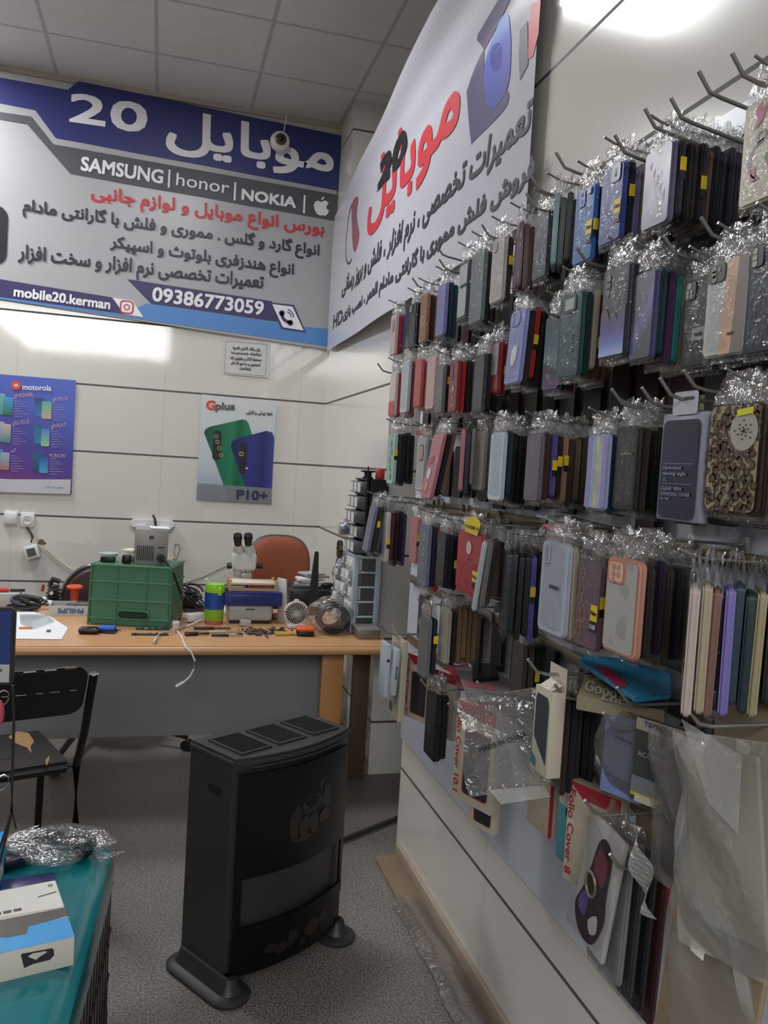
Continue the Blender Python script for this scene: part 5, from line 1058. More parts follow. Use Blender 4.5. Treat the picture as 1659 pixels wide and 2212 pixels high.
for k in range(6): a = .06 + k * .06; mb = MB(); mb.tube([bk_(a, z1 - .002, -.0085), bk_(a + .035, z1 - .0015, -.0085)], .0016, M('#c9b8a4' if k % 3 else '#8a4a30', .5), 5); child(mb, 'worn_edge', br_, 'worn chipped top edge')

# ================================================================ teal bench at the left
TEAL = M('#12787f', .22, var=.15, scale=9, coat=.5)
bz_ = .50; cr_ = onz(244, 1815, bz_); e1 = onz(237, 2070, bz_); bdir = (e1 - cr_); bdir.z = 0; bdir.normalize()
xR = cr_.x; yF = cr_.y + .02
tb_ = thing('teal_bench', 'teal moulded bench with black mesh side at the lower left, holding boxes and bags', 'bench', (xR - .3, yF - .6, 0))
def bt(u, v): # u across from right edge (0) to left, v from far edge towards the camera
    return (xR - u, yF - v)
mb = MB(); out = []; R_ = .055
W_, D_ = .75, 1.25
pl_ = rrect(W_, D_, .07, 6, xR - W_ / 2, yF - D_ / 2)
b = bmesh.new(); lay = [(.0, .39), (.012, .40), (.012, .455), (.006, .478), (-.012, .493), (-.045, bz_)]
rings = []
for off, z in lay: rings.append([b.verts.new((xx, yy, z)) for xx, yy in rrect(W_ + 2 * off, D_ + 2 * off, .075 + off, 6, xR - W_ / 2, yF - D_ / 2)])
for A_, B_ in zip(rings, rings[1:]):
    n = len(A_)
    for i in range(n): b.faces.new([A_[i], A_[(i + 1) % n], B_[(i + 1) % n], B_[i]])
b.faces.new(rings[-1]); b.faces.new(rings[0][::-1]); bmesh.ops.recalc_face_normals(b, faces=b.faces); bmesh.ops.triangulate(b, faces=[f for f in b.faces if len(f.verts) > 4]); mb._in(b, TEAL); child(mb, 'seat_top', tb_, sharp=.5)
MESHB = M('#2c2a29', .45, .2)
mb = MB(); mb.box((xR - W_ / 2, yF - D_ / 2, .20), (W_ - .02, D_ - .04, .39), M('#1f1d1c', .6)); child(mb, 'inner_box', tb_)
mb = MB()
for k in range(46): y = yF - .05 - k * .025; mb.tube([(xR + .004, y, .395), (xR + .006, y - .03, .20), (xR + .008, y - .012, .01)], .0032, M('#8f8a84', .35, .5) if k % 2 else MESHB, 5)
for z in (.02, .13, .26, .385): mb.tube([(xR + .004, yF - .03, z), (xR + .004, yF - D_ + .05, z)], .005, MESHB, 6)
child(mb, 'side_mesh', tb_, 'black and grey woven wire side')
for a, d in ((.04, .05), (W_ - .04, .05), (.04, D_ - .05), (W_ - .04, D_ - .05)): x, y = bt(a, d); mb = MB(); mb.cyl((x, y, 0), (x, y, .4), .015, MESHB); child(mb, 'leg', tb_)
# swing the whole bench a little about its far right corner
_th = R3(-3.6); _pv = Vector((xR, yF, 0)); tb_.location = _pv + Matrix.Rotation(_th, 3, 'Z') @ (tb_.location - _pv); tb_.rotation_euler = (0, 0, _th)
# white gadget box
q0, q1 = onz(-18, 2128, bz_), onz(159, 2085, bz_); ux = (q1 - q0); ux.z = 0; wb = ux.length; ux.normalize(); uy = Vector((-ux.y, ux.x, 0))
hb = .0
for z in [i * .005 for i in range(10, 40)]:
    p = onz(161, 1986, bz_ + z)
    if (p - q1).dot(uy) >= 0.0: hb = z; break
hb = max(hb, .06); dep = max(.09, (onz(140, 1897, bz_ + hb) - q1).dot(uy))
ex = .09; o = q1 - ux * (wb + ex) / 2 + uy * dep / 2
gb = thing('gadget_box', 'white carton with a blue stripe and printed black holder on the teal bench', 'box', o, math.atan2(ux.y, ux.x)); m3 = Matrix.Rotation(math.atan2(ux.y, ux.x), 3, 'Z')
mb = MB(); mb.box(o + Vector((0, 0, hb / 2)), (wb + ex, dep, hb), M('#c9c3b8', .45, var=.03), rot=m3, bev=.0015); child(mb, 'carton', gb)
tp = Plane(o + Vector((0, 0, hb)), ux, uy, (0, 0, 1)); fr = Plane(o - uy * dep / 2, ux, (0, 0, 1), -uy); hwb = (wb + ex) / 2
mb = MB(); tp.poly(mb, [(-hwb, -dep / 2), (hwb, -dep / 2), (hwb, -dep / 2 + dep * .32), (-hwb, -dep / 2 + dep * .28)], M('#3f9fe0', .35), .0006, True); child(mb, 'blue_stripe', gb)
mb = MB(); tp.poly(mb, [(-hwb, -dep * .22), (-hwb * .2, -dep * .24), (0, -dep * .3), (hwb * .3, -dep * .3), (hwb * .35, -dep * .2), (hwb, -dep * .16), (hwb, -dep * .02), (-hwb, .0)], M('#5a5450', .4, var=.3, scale=40), .001, True); child(mb, 'printed_picture', gb)
mb = MB(); tp.poly(mb, [(-hwb, 0.02), (hwb * .99, dep * .0), (hwb * .99, dep * .49), (-hwb, dep * .49)], M('#dcdad4', .4), .0004, True); child(mb, 'white_panel', gb)
for k in range(4): mb = MB(); tp.poly(mb, rrect(.016, .010, .001, 1, -hwb * .25 + k * .020, dep * .10), M('#4a4a48', .5), .0014, True); child(mb, 'icon', gb)
mb = MB(); tp.poly(mb, [(hwb * .62, dep * .24), (hwb * .95, dep * .27), (hwb * .95, dep * .285), (hwb * .62, dep * .255)], M('#4a4a48', .5), .0012, True); tp.ring(mb, (hwb * .88, dep * .41), .003, .005, M('#4a4a48', .5), .0014, True); child(mb, 'small_print', gb)
mb = MB(); u0, v0_ = fr.uv(48, 2054); u1, v1_ = fr.uv(118, 2078); fr.poly(mb, [fr.uv(*p) for p in ((45, 2063), (47, 2060), (112, 2048), (116, 2051), (117, 2063), (108, 2073), (72, 2082), (52, 2091))], M('#2c2b2c', .4), .0006, True); fr.poly(mb, [fr.uv(*p) for p in ((60, 2066), (70, 2059), (98, 2054), (102, 2056), (84, 2067), (78, 2073), (70, 2070))], M('#c9c3b8', .45), .001, True); child(mb, 'printed_holder', gb)
# clear bag with black headset at the back of the bench
c = onz(128, 1850, bz_); t = thing('headset_bag', 'shiny clear plastic bag holding a black headset on the far end of the teal bench', 'bag', c)
mb = MB(); mb.tube([c + Vector((.075 * math.cos(k * .33 - .2) + .0, .055 * math.sin(k * .33 - .2), .028 + .008 * math.sin(k))) for k in range(12)], .016, M('#1a1a1d', .35), 10); mb.ball(c + Vector((.06, -.02, .028)), .026, M('#18181a', .4)); child(mb, 'headset', t)
mb = MB(); mb.box(c + Vector((-.10, -.035, .016)), (.07, .05, .028), M('#1b2238', .3, var=.4, scale=60), rot=(0, 0, .5), bev=.01); child(mb, 'contents', t, 'dark blue contents')
mb = MB(); crumple(mb, c + Vector((-.005, 0, .001)), .125, .080, .034, FLAP, 12, 46, 26, .30)
rd = random.Random(2)
for (p, q, r) in (((.09, -.02, .012), (.165, -.015, .010), (.10, -.06, .006)), ((-.10, .04, .03), (-.06, .10, .045), (-.14, .07, .03)), ((-.13, -.02, .02), (-.17, -.04, .03), (-.10, -.055, .012))): mb.quad([c + Vector(p), c + Vector(q), c + Vector(r)], FLAP)
child(mb, 'bag_film', t, flat=True)
mb = MB(); p = onz(70, 1908, bz_); mb.box(p + Vector((-.01, 0, .004)), (.12, .05, .006), M('#3f3a70', .3, var=.5, scale=50), rot=(0, 0, .2), bev=.002); one(mb, 'printed_packet', 'flat violet and orange packet between the headset bag and the white carton', 'packet')
c = onz(8, 1965, bz_); t = thing('tissue_bag', 'milky plastic bag bulging at the left edge over the white carton', 'bag', c + Vector((-.07, 0, 0))); mb = MB(); crumple(mb, c + Vector((-.085, .03, .0)), .075, .06, .065, MILKY, 15, 26, 16, .2); child(mb, 'bag_film', t); 
c = onz(-12, 1888, bz_); mb = MB(); mb.box(c + Vector((-.03, .0, .045)), (.10, .06, .09), M('#3f9fe0', .35), rot=(0, 0, .2), bev=.002); one(mb, 'blue_carton', 'bright blue carton corner at the left edge behind the white carton', 'box')

# ================================================================ display card on a wire stand, far left
dy = 1.75; a, b_ = ony(38, 1312, dy), ony(28, 1478, dy); dw = .10; dz0, dz1 = b_.z, a.z; dcx = (a.x + b_.x) / 2 - dw / 2
ds = thing('display_stand', 'black wire stand with a blue and white framed panel at the left edge', 'stand', (dcx, dy, bz_))
mb = MB(); mb.prism(rrect(dw, dz1 - dz0, .012, 4), .014, M('#1e1e26', .3), Matrix.Translation((dcx, dy + .007, (dz0 + dz1) / 2)) @ Matrix.Rotation(R3(90), 4, 'X'), bev=.003); child(mb, 'panel', ds)
fp = Plane((dcx, dy - .0075, (dz0 + dz1) / 2), (1, 0, 0), (0, 0, 1), (0, -1, 0)); hh2 = (dz1 - dz0) / 2
mb = MB(); fp.poly(mb, [(-dw / 2 + .006, -hh2 * .44), (dw / 2 - .008, -hh2 * .46), (dw / 2 - .008, hh2 * .93), (-dw / 2 + .006, hh2 * .93)], M('#16306e', .35, var=.05), .001, True); child(mb, 'blue_field', ds)
mb = MB(); fp.poly(mb, [(-dw / 2 + .006, -hh2 * .92), (dw / 2 - .008, -hh2 * .92), (dw / 2 - .008, -hh2 * .46), (-dw / 2 + .006, -hh2 * .44)], M('#a9aaa6', .4), .001, True); child(mb, 'white_field', ds)
words(ds, fp, 'US', [(dw / 2 - .034, -hh2 * .64), (dw / 2 - .022, -hh2 * .64), (dw / 2 - .034, -hh2 * .57)], INK_GREY, .0018, .0004, raw=True)
mb = MB(); s0 = ony(27, 1480, dy); mb.tube([s0, ony(30, 1560, dy), ony(26, 1700, dy), ony(25, 1755, dy), Vector((dcx - .0, dy, bz_ + .004))], .003, MESHB, 6); mb.tube([ony(25, 1752, dy), ony(34, 1790, dy + .05)], .0022, MESHB, 5); mb.tube([ony(25, 1755, dy), Vector((dcx - .03, dy + .05, bz_ + .003))], .0025, MESHB, 5)
for y in (1640, 1666): mb.tube([ony(-20, y, dy), ony(26, y - 2, dy)], .002, MESHB, 5)
child(mb, 'wire_frame', ds)
for yy in (1508, 1690): mb = MB(); mb.tube([ony(-8, yy - 8, dy - .02), ony(8, yy - 17, dy - .02), ony(18, yy - 12, dy - .02), ony(20, yy, dy - .02), ony(12, yy + 12, dy - .02), ony(-6, yy + 22, dy - .02)], .0018, CHROME, 6); child(mb, 'wire_loop', ds)
c = ony(-3, 1540, dy - .03); mb = MB(); mb.ball(c + Vector((-.0, 0, 0)), .016, M('#b84a5c', .4), (.7, .5, 1.7)); one(mb, 'pink_pendant', 'small pink pendant hanging from a wire loop at the left edge', 'pendant')
# ================================================================ the phone-case display
def lchild(mb, name, parent, label=None, sharp=.6, flat=False):
    o = mb.build(name, None, sharp, flat); o.parent = parent
    if label: o['label'] = label
    return o
_SH = {}; _BG = {}
def recolour(o, mat):
    o.material_slots[0].link = 'OBJECT'; o.material_slots[0].material = mat
def shell_mesh(w, h, t):
    k = (round(w, 3), round(h, 3), round(t, 3))
    if k not in _SH:
        mb = MB(); m = Matrix(((0, 0, 1, 0), (-1, 0, 0, 0), (0, 1, 0, -h / 2), (0, 0, 0, 1)))
        mb.prism(rrect(w, h, min(w, h) * .12, 4), t, BLK, m, bev=min(.003, t * .3)); _SH[k] = mb.mesh('shell')
    return _SH[k]
def bag_mesh(w, h, t, seed):
    k = (round(w, 2), round(h, 2), round(t, 2), seed)
    if k not in _BG:
        rd = random.Random(seed * 13 + 5); mb = MB(); nu, nb, nf = 6, 7, 4; flap = .046
        jit = [[(rd.uniform(-1, 1), rd.uniform(-1, 1)) for _ in range(nb + nf + 1)] for _ in range(nu + 1)]
        zs_ = [-h - .010 + (h + .012) * j / nb for j in range(nb + 1)] + [.002 + flap * (j + 1) / nf for j in range(nf)]
        def sheet(front):
            b = bmesh.new(); g = []
            for i in range(nu + 1):
                col = []
                for j, z in enumerate(zs_):
                    up = max(0, z) / flap; e = abs(2 * i / nu - 1)
                    hw = (w / 2 + .005) * (1 - .42 * up ** 1.4) * (1 - .05 * (j == 0))
                    y = -hw + 2 * hw * i / nu; a, c = jit[i][j]
                    side = 1 - .85 * e ** 3
                    if j == 0: side *= .3
                    th = (t / 2 + .0013) * side * (1 - up) + (.0035 * up + .001) * abs(a) * (up > 0)
                    x = t / 2 + (-th if front else th) + c * (.0006 if up == 0 else .003 * up + .001)
                    if up == 0 and j > 0: x = min(x, -.0008) if front and e < .9 else (max(x, t + .0008) if (not front) and e < .9 else x)
                    col.append(b.verts.new((x, y + a * (.001 + .006 * up), z + (c * .008 if j == len(zs_) - 1 else 0))))
                g.append(col)
            for i in range(nu):
                for j in range(len(zs_) - 1):
                    b.faces.new([g[i][j], g[i + 1][j], g[i + 1][j + 1], g[i][j + 1]])
            tops = [f for f in b.faces if f.calc_center_median().z > .0]
            return b, tops
        for fr in (True, False):
            b, tops = sheet(fr); ti = {f.index for f in tops}
            b.faces.index_update(); bi, fi = mb.mi(BAG), mb.mi(FLAP); vm = {v: mb.bm.verts.new(v.co) for v in b.verts}
            for f in b.faces: nf_ = mb.bm.faces.new([vm[v] for v in f.verts]); nf_.material_index = fi if f.calc_center_median().z > 0 else bi
            b.free()
        _BG[k] = mb.mesh('bag', None, True)
    return _BG[k]
STK = {}
def sticker_mesh(t):
    k = round(t, 3)
    if k not in STK:
        mb = MB(); mb.quad([(0, -.0, .014), (t, -.0, .014), (t, -.0, 0), (0, -.0, 0)], BLK); mb.quad([(0, 0, .036), (t, 0, .036), (t, 0, .014), (0, 0, .014)], YEL); STK[k] = mb.mesh('sticker', None)
    return STK[k]
ORD = ['', 'first', 'second', 'third', 'fourth', 'fifth', 'sixth', 'seventh', 'eighth', 'ninth', 'tenth', 'eleventh', 'twelfth']
HOOKM = M('#8c8b86', .35, .6, var=.15)
rj = random.Random(77); NCASE = 0
def case(loc, w, h, t, mat, label, group, lean=0, yaw=0, bag=True, stk=False, seed=0, name='phone_case', cat='phone case'):
    root = thing(name, label, cat, loc, 0, group); root.rotation_euler = (0, lean, yaw)
    s = bpy.data.objects.new('shell', shell_mesh(w, h, t)); COL.objects.link(s); s.parent = root; recolour(s, mat)
    if bag:
        b = bpy.data.objects.new('bag', bag_mesh(w, h, t, seed % 6)); COL.objects.link(b); b.parent = root
    if stk:
        k = bpy.data.objects.new('sticker', sticker_mesh(t)); COL.objects.link(k); k.parent = root; k.location = (0, -w / 2 - .0008, -h * (.62 + .1 * math.sin(seed)))
        k['label'] = 'yellow and black sticker'
    return root, s
CASES = {}
def face(w, h): return Plane((-.0004, 0, -h / 2), (0, -1, 0), (0, 0, 1), (-1, 0, 0))
def hook(y, z, xt, label, group='metal hooks on the display board', lift=.03, slope=.0, rad=.0032):
    mb = MB(); mb.tube([(BX - .004, y, z), (BX - .03, y, z), (xt + .03, y, z + slope), (xt + .008, y, z + slope + .005), (xt - .014, y, z + slope + lift)], rad, HOOKM, 8)
    mb.box((BX - .012, y, z), (.012, .022, .030), HOOKM, bev=.002)
    return one(mb, 'display_hook', label, 'hook', group)
def stack(key, row, xt, yt, yb, desc, col, items=(), Xf=.80, wr=.49, t=.0115, pitch=.0148, lean=0.0, yaw=0.0, stk=False, rough=.35, bag=True, hk=True, mat=None, tip=.010, hmax=.2, xs=None):
    global NCASE
    p = onx(xt, yt, Xf); h = min(p.z - ony(xt, yb, p.y).z, hmax); w = h * wr
    if xs:
        a, b_ = onx(xs[0], yt, Xf).y, onx(xs[1], yt, Xf).y; w = a - b_; p.y = (a + b_) / 2; h = min(p.z - ony(xt, yb, p.y).z, hmax)
    grp = 'phone cases hanging in the %s row' % row
    short = desc.split(',')[0]
    m = mat or M(col, rough, var=.06, spec=.3)
    root, s = case(p, w, h, t, m, short + ' leading its hook in the %s row' % row, grp, lean, yaw, bag, stk, NCASE); NCASE += 1
    CASES[key] = (root, s, w, h, t)
    x = Xf
    for i, it in enumerate(items):
        c, nm = it[0], it[1]; sk = len(it) > 2; x += pitch
        if x + t > BX - .004: break
        hh = h * rj.uniform(.94, 1.03); ww = w * rj.uniform(.96, 1.0)
        hh, ww = round(hh, 2), round(ww, 2)
        case(Vector((x, p.y + rj.uniform(-.004, .004), p.z + rj.uniform(-.009, .006))), ww, hh, t, M(c, .42, var=.06, spec=.3), '%s phone case, %s behind the %s' % (nm, ORD[i + 1], short), grp, lean + rj.uniform(-.012, .012), yaw + rj.uniform(-.03, .03), True, sk, NCASE); NCASE += 1
    if hk: hook(p.y, p.z + .030, Xf - tip, 'metal hook holding the %s of the %s row' % (short, row), slope=.006, lift=.013, rad=.0024)
    return CASES[key]
B_ = ('#1c1d22', 'black'); K_ = ('#26272c', 'charcoal'); D_BR = ('#3a2e27', 'dark brown')
# ---- top row
stack('T1', 'top', 1652, 205, 440, 'white pouch case with pink feathers', '#c8bfae', [('#5a5a58', 'grey'), K_, ('#7a7066', 'taupe')], wr=.52, xs=(1612, 1700))
stack('T2', 'top', 1432, 312, 495, 'violet marbled case', '#6a6480', [('#34343c', 'smoky', 1), B_, D_BR, ('#2b2a33', 'blue-black', 1), ('#6a5a4c', 'bronze'), ('#24252e', 'midnight'), ('#33323e', 'slate'), ('#3a3846', 'plum grey'), ('#453c46', 'dusky'), ('#6a3230', 'brick red')], pitch=.0142, xs=(1398, 1455))
stack('T3', 'top', 1337, 350, 530, 'royal blue case with sunken camera', '#3b4a90', [('#20242e', 'black', 1), ('#8b88bc', 'lilac'), ('#bda894', 'cream'), ('#a22e2e', 'red', 1)], xs=(1303, 1350))
stack('T4', 'top', 1270, 402, 571, 'bright sky-blue case', '#2f68ac', [('#26243c', 'indigo'), ('#55575e', 'grey')], stk=True, xs=(1246, 1287))
stack('T5', 'top', 1200, 426, 583, 'pale grey-blue slim case', '#87a0aa', [('#4c5650', 'grey-green'), ('#39443f', 'dark green'), B_, ('#2c2628', 'brown-black')], yaw=-.5)
stack('T6', 'top', 1172, 459, 605, 'dark slate wallet case', '#3a404c', [B_, K_])
stack('T7', 'top', 1119, 485, 630, 'mauve edged case', '#6e5364', [('#6e544c', 'rosy brown'), ('#5e4a44', 'brown'), ('#77645e', 'dusty pink')], yaw=-.3)
stack('T8', 'top', 1078, 512, 655, 'milky white case', '#b8b4ae', [('#3a342d', 'olive black', 1)])
stack('T9', 'top', 1034, 542, 700, 'grey glassy case', '#6c7678', [('#2c3034', 'black'), ('#3c4044', 'charcoal', 1), ('#8a877e', 'pale grey')])
stack('T10', 'top', 1004, 563, 694, 'dark framed card case', '#42464c', [('#6a6e70', 'grey')])
stack('T11', 'top', 955, 612, 727, 'lilac blue case', '#807eb8', [('#203c46', 'dark teal'), ('#2a4c52', 'petrol')])
stack('T12', 'top', 917, 635, 741, 'tan brown case with pale circle', '#8e664a', [('#3a2c25', 'dark brown'), ('#a87b62', 'peach')])
stack('T13', 'top', 893, 655, 753, 'black case with four lens holes', '#20262a', [('#1c1c1e', 'black')])
stack('T14', 'top', 851, 678, 768, 'pale pink case with window', '#c8b0b4', [('#b02c36', 'red'), ('#6c6596', 'purple')])
# ---- second row
stack('S1', 'second', 1655, 522, 765, 'navy case with three lens holes', '#1d2740', [B_], Xf=.80, xs=(1622, 1700))
stack('S2', 'second', 1590, 553, 772, 'white peach and grey striped case', '#b9bfbe', [('#55504c', 'grey'), B_], xs=(1532, 1622))
stack('S3', 'second', 1512, 602, 795, 'charcoal case with five lens holes', '#26272b', [B_, K_], Xf=.83, xs=(1480, 1545))
stack('S4', 'second', 1395, 586, 780, 'violet and teal marbled case', '#54527e', [('#24454b', 'teal'), ('#4c2d55', 'purple'), ('#3c9084', 'turquoise'), ('#b4a88e', 'beige'), ('#7b6c8c', 'dusty lilac'), ('#6a1c20', 'dark red'), B_], xs=(1372, 1418))
stack('S5', 'second', 1338, 571, 776, 'dark grey case with blue and purple drip', '#3c3e46', [('#2a2434', 'plum black'), ('#8c4a40', 'terracotta'), D_BR], Xf=.79, xs=(1306, 1362))
stack('S6', 'second', 1237, 631, 818, 'bottle green case with square camera', '#28494b', [('#203836', 'dark green'), ('#b8b0a0', 'cream'), ('#5e362c', 'brown', 1), ('#6c4c42', 'russet'), ('#a89a84', 'sand')], Xf=.79, xs=(1212, 1260))
stack('S7', 'second', 1199, 679, 846, 'teal skyline case', '#2c4554', [B_, ('#6a2a2a', 'maroon')], Xf=.82)
stack('S8', 'second', 1121, 669, 832, 'lavender case with white emblem', '#8a92c6', [('#2c242a', 'black'), ('#aa2b2b', 'bright red', 1), B_, K_], lean=.05)
stack('S9', 'second', 1071, 738, 850, 'dark red framed case', '#98303a', [('#8a2a2a', 'maroon', 1), K_], Xf=.82)
stack('S10', 'second', 1037, 765, 893, 'glossy black large case', '#2a2c34', [('#1e1e26', 'black'), ('#191a1e', 'jet black')])
stack('S11', 'second', 982, 778, 891, 'wine red case with gold trim', '#86282c', [('#b4302c', 'scarlet'), ('#2a2424', 'black'), ('#5a554e', 'grey')])
stack('S12', 'second', 951, 790, 893, 'dull grey case', '#6c6c6a', [('#232326', 'black', 1)])
stack('S13', 'second', 933, 768, 885, 'pinkish white case', '#caaaa6', [('#a8a29c', 'clear grey')])
stack('S14', 'second', 905, 776, 880, 'coral red case', '#b84444', [('#c88c82', 'salmon'), ('#bc3828', 'orange-red', 1)])
stack('S15', 'second', 877, 778, 893, 'silvery clear case', '#b6bcc2', [('#8a4a48', 'dusky red')])
stack('S16', 'second', 850, 803, 900, 'white case with red foot', '#d2c4c4', [('#c04a40', 'red')])
# ---- third row
stack('H1', 'third', 1592, 872, 1108, 'leopard print case', '#2a211a', [D_BR, ('#8a8078', 'clear grey'), ('#7a706a', 'clear brown')], wr=.53, xs=(1538, 1650))
stack('H3', 'third', 1357, 921, 1103, 'smoky black case with small lettering', '#2c2f2f', [('#3c3129', 'bronze'), ('#141416', 'black'), ('#203428', 'dark green')], Xf=.81, xs=(1333, 1381))
stack('H4', 'third', 1294, 938, 1102, 'pastel rainbow case', '#9aa6c8', [('#203848', 'dark teal'), B_], Xf=.80, xs=(1272, 1314))
stack('H5', 'third', 1154, 938, 1083, 'dusty mauve clear case', '#6c6474', [('#4a3228', 'glitter brown'), ('#5c5690', 'violet', 1), ('#2a2622', 'black-gold', 1), ('#aa7c66', 'peach', 1), ('#3a342c', 'olive'), ('#6c5c42', 'gold'), ('#4a4038', 'umber')])
stack('H6', 'third', 1075, 933, 1082, 'pale blue scribbled case', '#bccad2', [('#2c3c46', 'navy'), B_, ('#191b1e', 'jet black'), ('#2c2422', 'brown-black')])
stack('H7', 'third', 1037, 930, 1060, 'stone grey case', '#8c8882', [('#77736c', 'grey')], Xf=.83)
stack('H8', 'third', 1002, 928, 1062, 'rose pink slim case', '#b87880', [('#2d364c', 'navy'), ('#7c7870', 'grey')], yaw=-.5, Xf=.81)
stack('H9', 'third', 948, 936, 1085, 'pink case hung askew', '#b07078', [('#1a1a1e', 'black'), ('#7c5c4e', 'brown')], lean=.16)
stack('H10', 'third', 911, 946, 1060, 'clear case with rose camera square', '#b4b2b4', [('#8c8c90', 'clear grey')])
stack('H11', 'third', 847, 936, 1046, 'mint marbled case', '#a8c6ba', [('#2c2d32', 'black'), ('#1e1f26', 'ink black'), ('#26262e', 'charcoal'), ('#2e2c2c', 'brown-black')], stk=True, Xf=.77)
# ---- fourth row
stack('F1', 'fourth', 806, 1092, 1192, 'grey-blue tilted case', '#6c7288', [('#3b352c', 'olive', 1), ('#4a5258', 'slate'), ('#2c394a', 'navy')], Xf=.72, lean=.14)
stack('F2', 'fourth', 832, 1105, 1213, 'off-white case with yellow sticker', '#b8b8b4', [('#5c2428', 'maroon'), ('#2a1c1f', 'wine black'), ('#1c1c2d', 'midnight'), ('#4c2d5c', 'purple')], Xf=.75, stk=True)
stack('F3', 'fourth', 896, 1116, 1216, 'rosy pink quilted case', '#c27c82', [('#7a6a68', 'grey')], Xf=.78, stk=True)
stack('F4', 'fourth', 917, 1133, 1265, 'grey-blue case with ring marks', '#6c7686', [('#2a2c4a', 'navy'), ('#b2301e', 'vermilion', 1)], Xf=.76)
stack('F5', 'fourth', 955, 1149, 1267, 'black case beside the vermilion one', '#1e1e22', [B_, ('#17181c', 'jet black', 1), ('#1f2024', 'soft black', 1), ('#406c9e', 'steel blue')], Xf=.76)
stack('F6', 'fourth', 1018, 1150, 1283, 'crimson embossed case', '#b22a3a', [('#8a2a34', 'dark red')], Xf=.76, xs=(990, 1045))
stack('F7', 'fourth', 1050, 1166, 1318, 'pale grey leaning case', '#a9aeb2', [('#6c6a68', 'grey')], Xf=.73, lean=.10, yaw=-.6)
stack('F8', 'fourth', 1092, 1188, 1372, 'black bagged flip case', '#2d2f33', [('#26282c', 'black'), ('#1f2125', 'jet black'), ('#2a2c30', 'charcoal'), ('#5d55a4', 'violet', 1), ('#1c1c20', 'soft black'), ('#b4a890', 'cream')], Xf=.74, wr=.42, yaw=-.3)
stack('F9', 'fourth', 1212, 1173, 1370, 'silver-blue case with three lenses', '#a6aebc', [('#b8ae9c', 'cream'), ('#b4aa98', 'ivory'), ('#1c1c20', 'black')], Xf=.74, wr=.44, xs=(1172, 1230))
stack('F10', 'fourth', 1285, 1213, 1400, 'mauve case with gold lace', '#6c5464', [('#4c2c1a', 'copper', 1), B_], Xf=.75, stk=True, wr=.46, xs=(1250, 1302))
stack('F11', 'fourth', 1358, 1209, 1415, 'clear case with orange frame', '#c8937e', [('#3b3435', 'brown-black'), ('#2b2536', 'plum black'), ('#3c362e', 'bronze'), ('#25232d', 'midnight'), ('#4c4c4a', 'grey')], Xf=.73, wr=.47, pitch=.018, xs=(1312, 1388))
stack('F12', 'fourth', 1492, 1262, 1535, 'white floral case with pink card', '#b9aaa2', [('#a89c80', 'cream'), ('#7c5c54', 'rosy brown'), ('#7a70b0', 'lilac'), ('#2a414a', 'dark teal'), ('#26353b', 'ink teal'), ('#a09474', 'ivory'), ('#26302f', 'black-green'), ('#2c2c2a', 'black'), ('#343230', 'charcoal'), ('#2a2e30', 'slate'), ('#5c5248', 'taupe')], Xf=.72, pitch=.0185, wr=.40, t=.013, hmax=.25, yaw=-.62)
# ---- fifth row
stack('L1', 'fifth', 912, 1286, 1382, 'dark picture case in a clear tray', '#3b3b4c', [('#5a5a5e', 'grey')], Xf=.78)
stack('L2', 'fifth', 917, 1332, 1460, 'grey smoked case', '#6c6e72', [('#2a2c34', 'black', 1)], Xf=.74)
stack('L3', 'fifth', 960, 1313, 1430, 'cream cloudy case', '#9c988c', [('#22222a', 'black'), ('#7c6042', 'kraft brown'), ('#82664a', 'tan'), ('#745a3e', 'brown'), ('#7e6246', 'light brown')], Xf=.77)
stack('L4', 'fifth', 1120, 1388, 1512, 'dark olive clear case', '#3e3a35', [('#4c463d', 'bronze'), ('#1d1d1f', 'black', 1), ('#26262a', 'charcoal')], Xf=.82)
stack('L5', 'fifth', 934, 1492, 1636, 'black flip pouch with round badge', '#1d1e22', [('#1a1a1d', 'black')], Xf=.80, t=.02)
stack('L6', 'fifth', 1214, 1492, 1705, 'dark brown glassy case', '#2c2420', [('#1c1c1f', 'black'), ('#232427', 'soft black'), ('#1a1b20', 'jet black'), ('#2a2a2c', 'charcoal')], Xf=.80, yaw=-.3)
# dark spare cases hung deep against the board, filling every row
rb = random.Random(31); DEEP = ['#1a1b20', '#202126', '#26242a', '#1c2026', '#2c2622', '#2a1c20', '#202a2c', '#3a1c1e']
for row, z, y0, y1 in (('top', 2.105, 1.05, 2.95), ('second', 1.88, 1.02, 3.0), ('third', 1.655, 1.0, 2.9), ('fourth', 1.385, 1.1, 2.75), ('fifth', 1.14, 1.1, 2.6)):
    y = y0
    while y < y1:
        w_, h_ = rb.choice([.075, .08]), rb.choice([.16, .17, .18])
        case(Vector((.944 if row != 'top' else .948, y + rb.uniform(-.006, .006), z + rb.uniform(-.03, .0))), w_, h_, .0115, M(rb.choice(DEEP), .42, var=.06, spec=.3), 'dark spare phone case hung deepest against the board in the %s row' % row, 'spare cases against the board, %s row' % row, 0, rb.uniform(-.04, .04), False, False, NCASE); NCASE += 1
        y += rb.uniform(.098, .125) if row != 'fifth' else rb.uniform(.13, .2)
print('cases', NCASE)

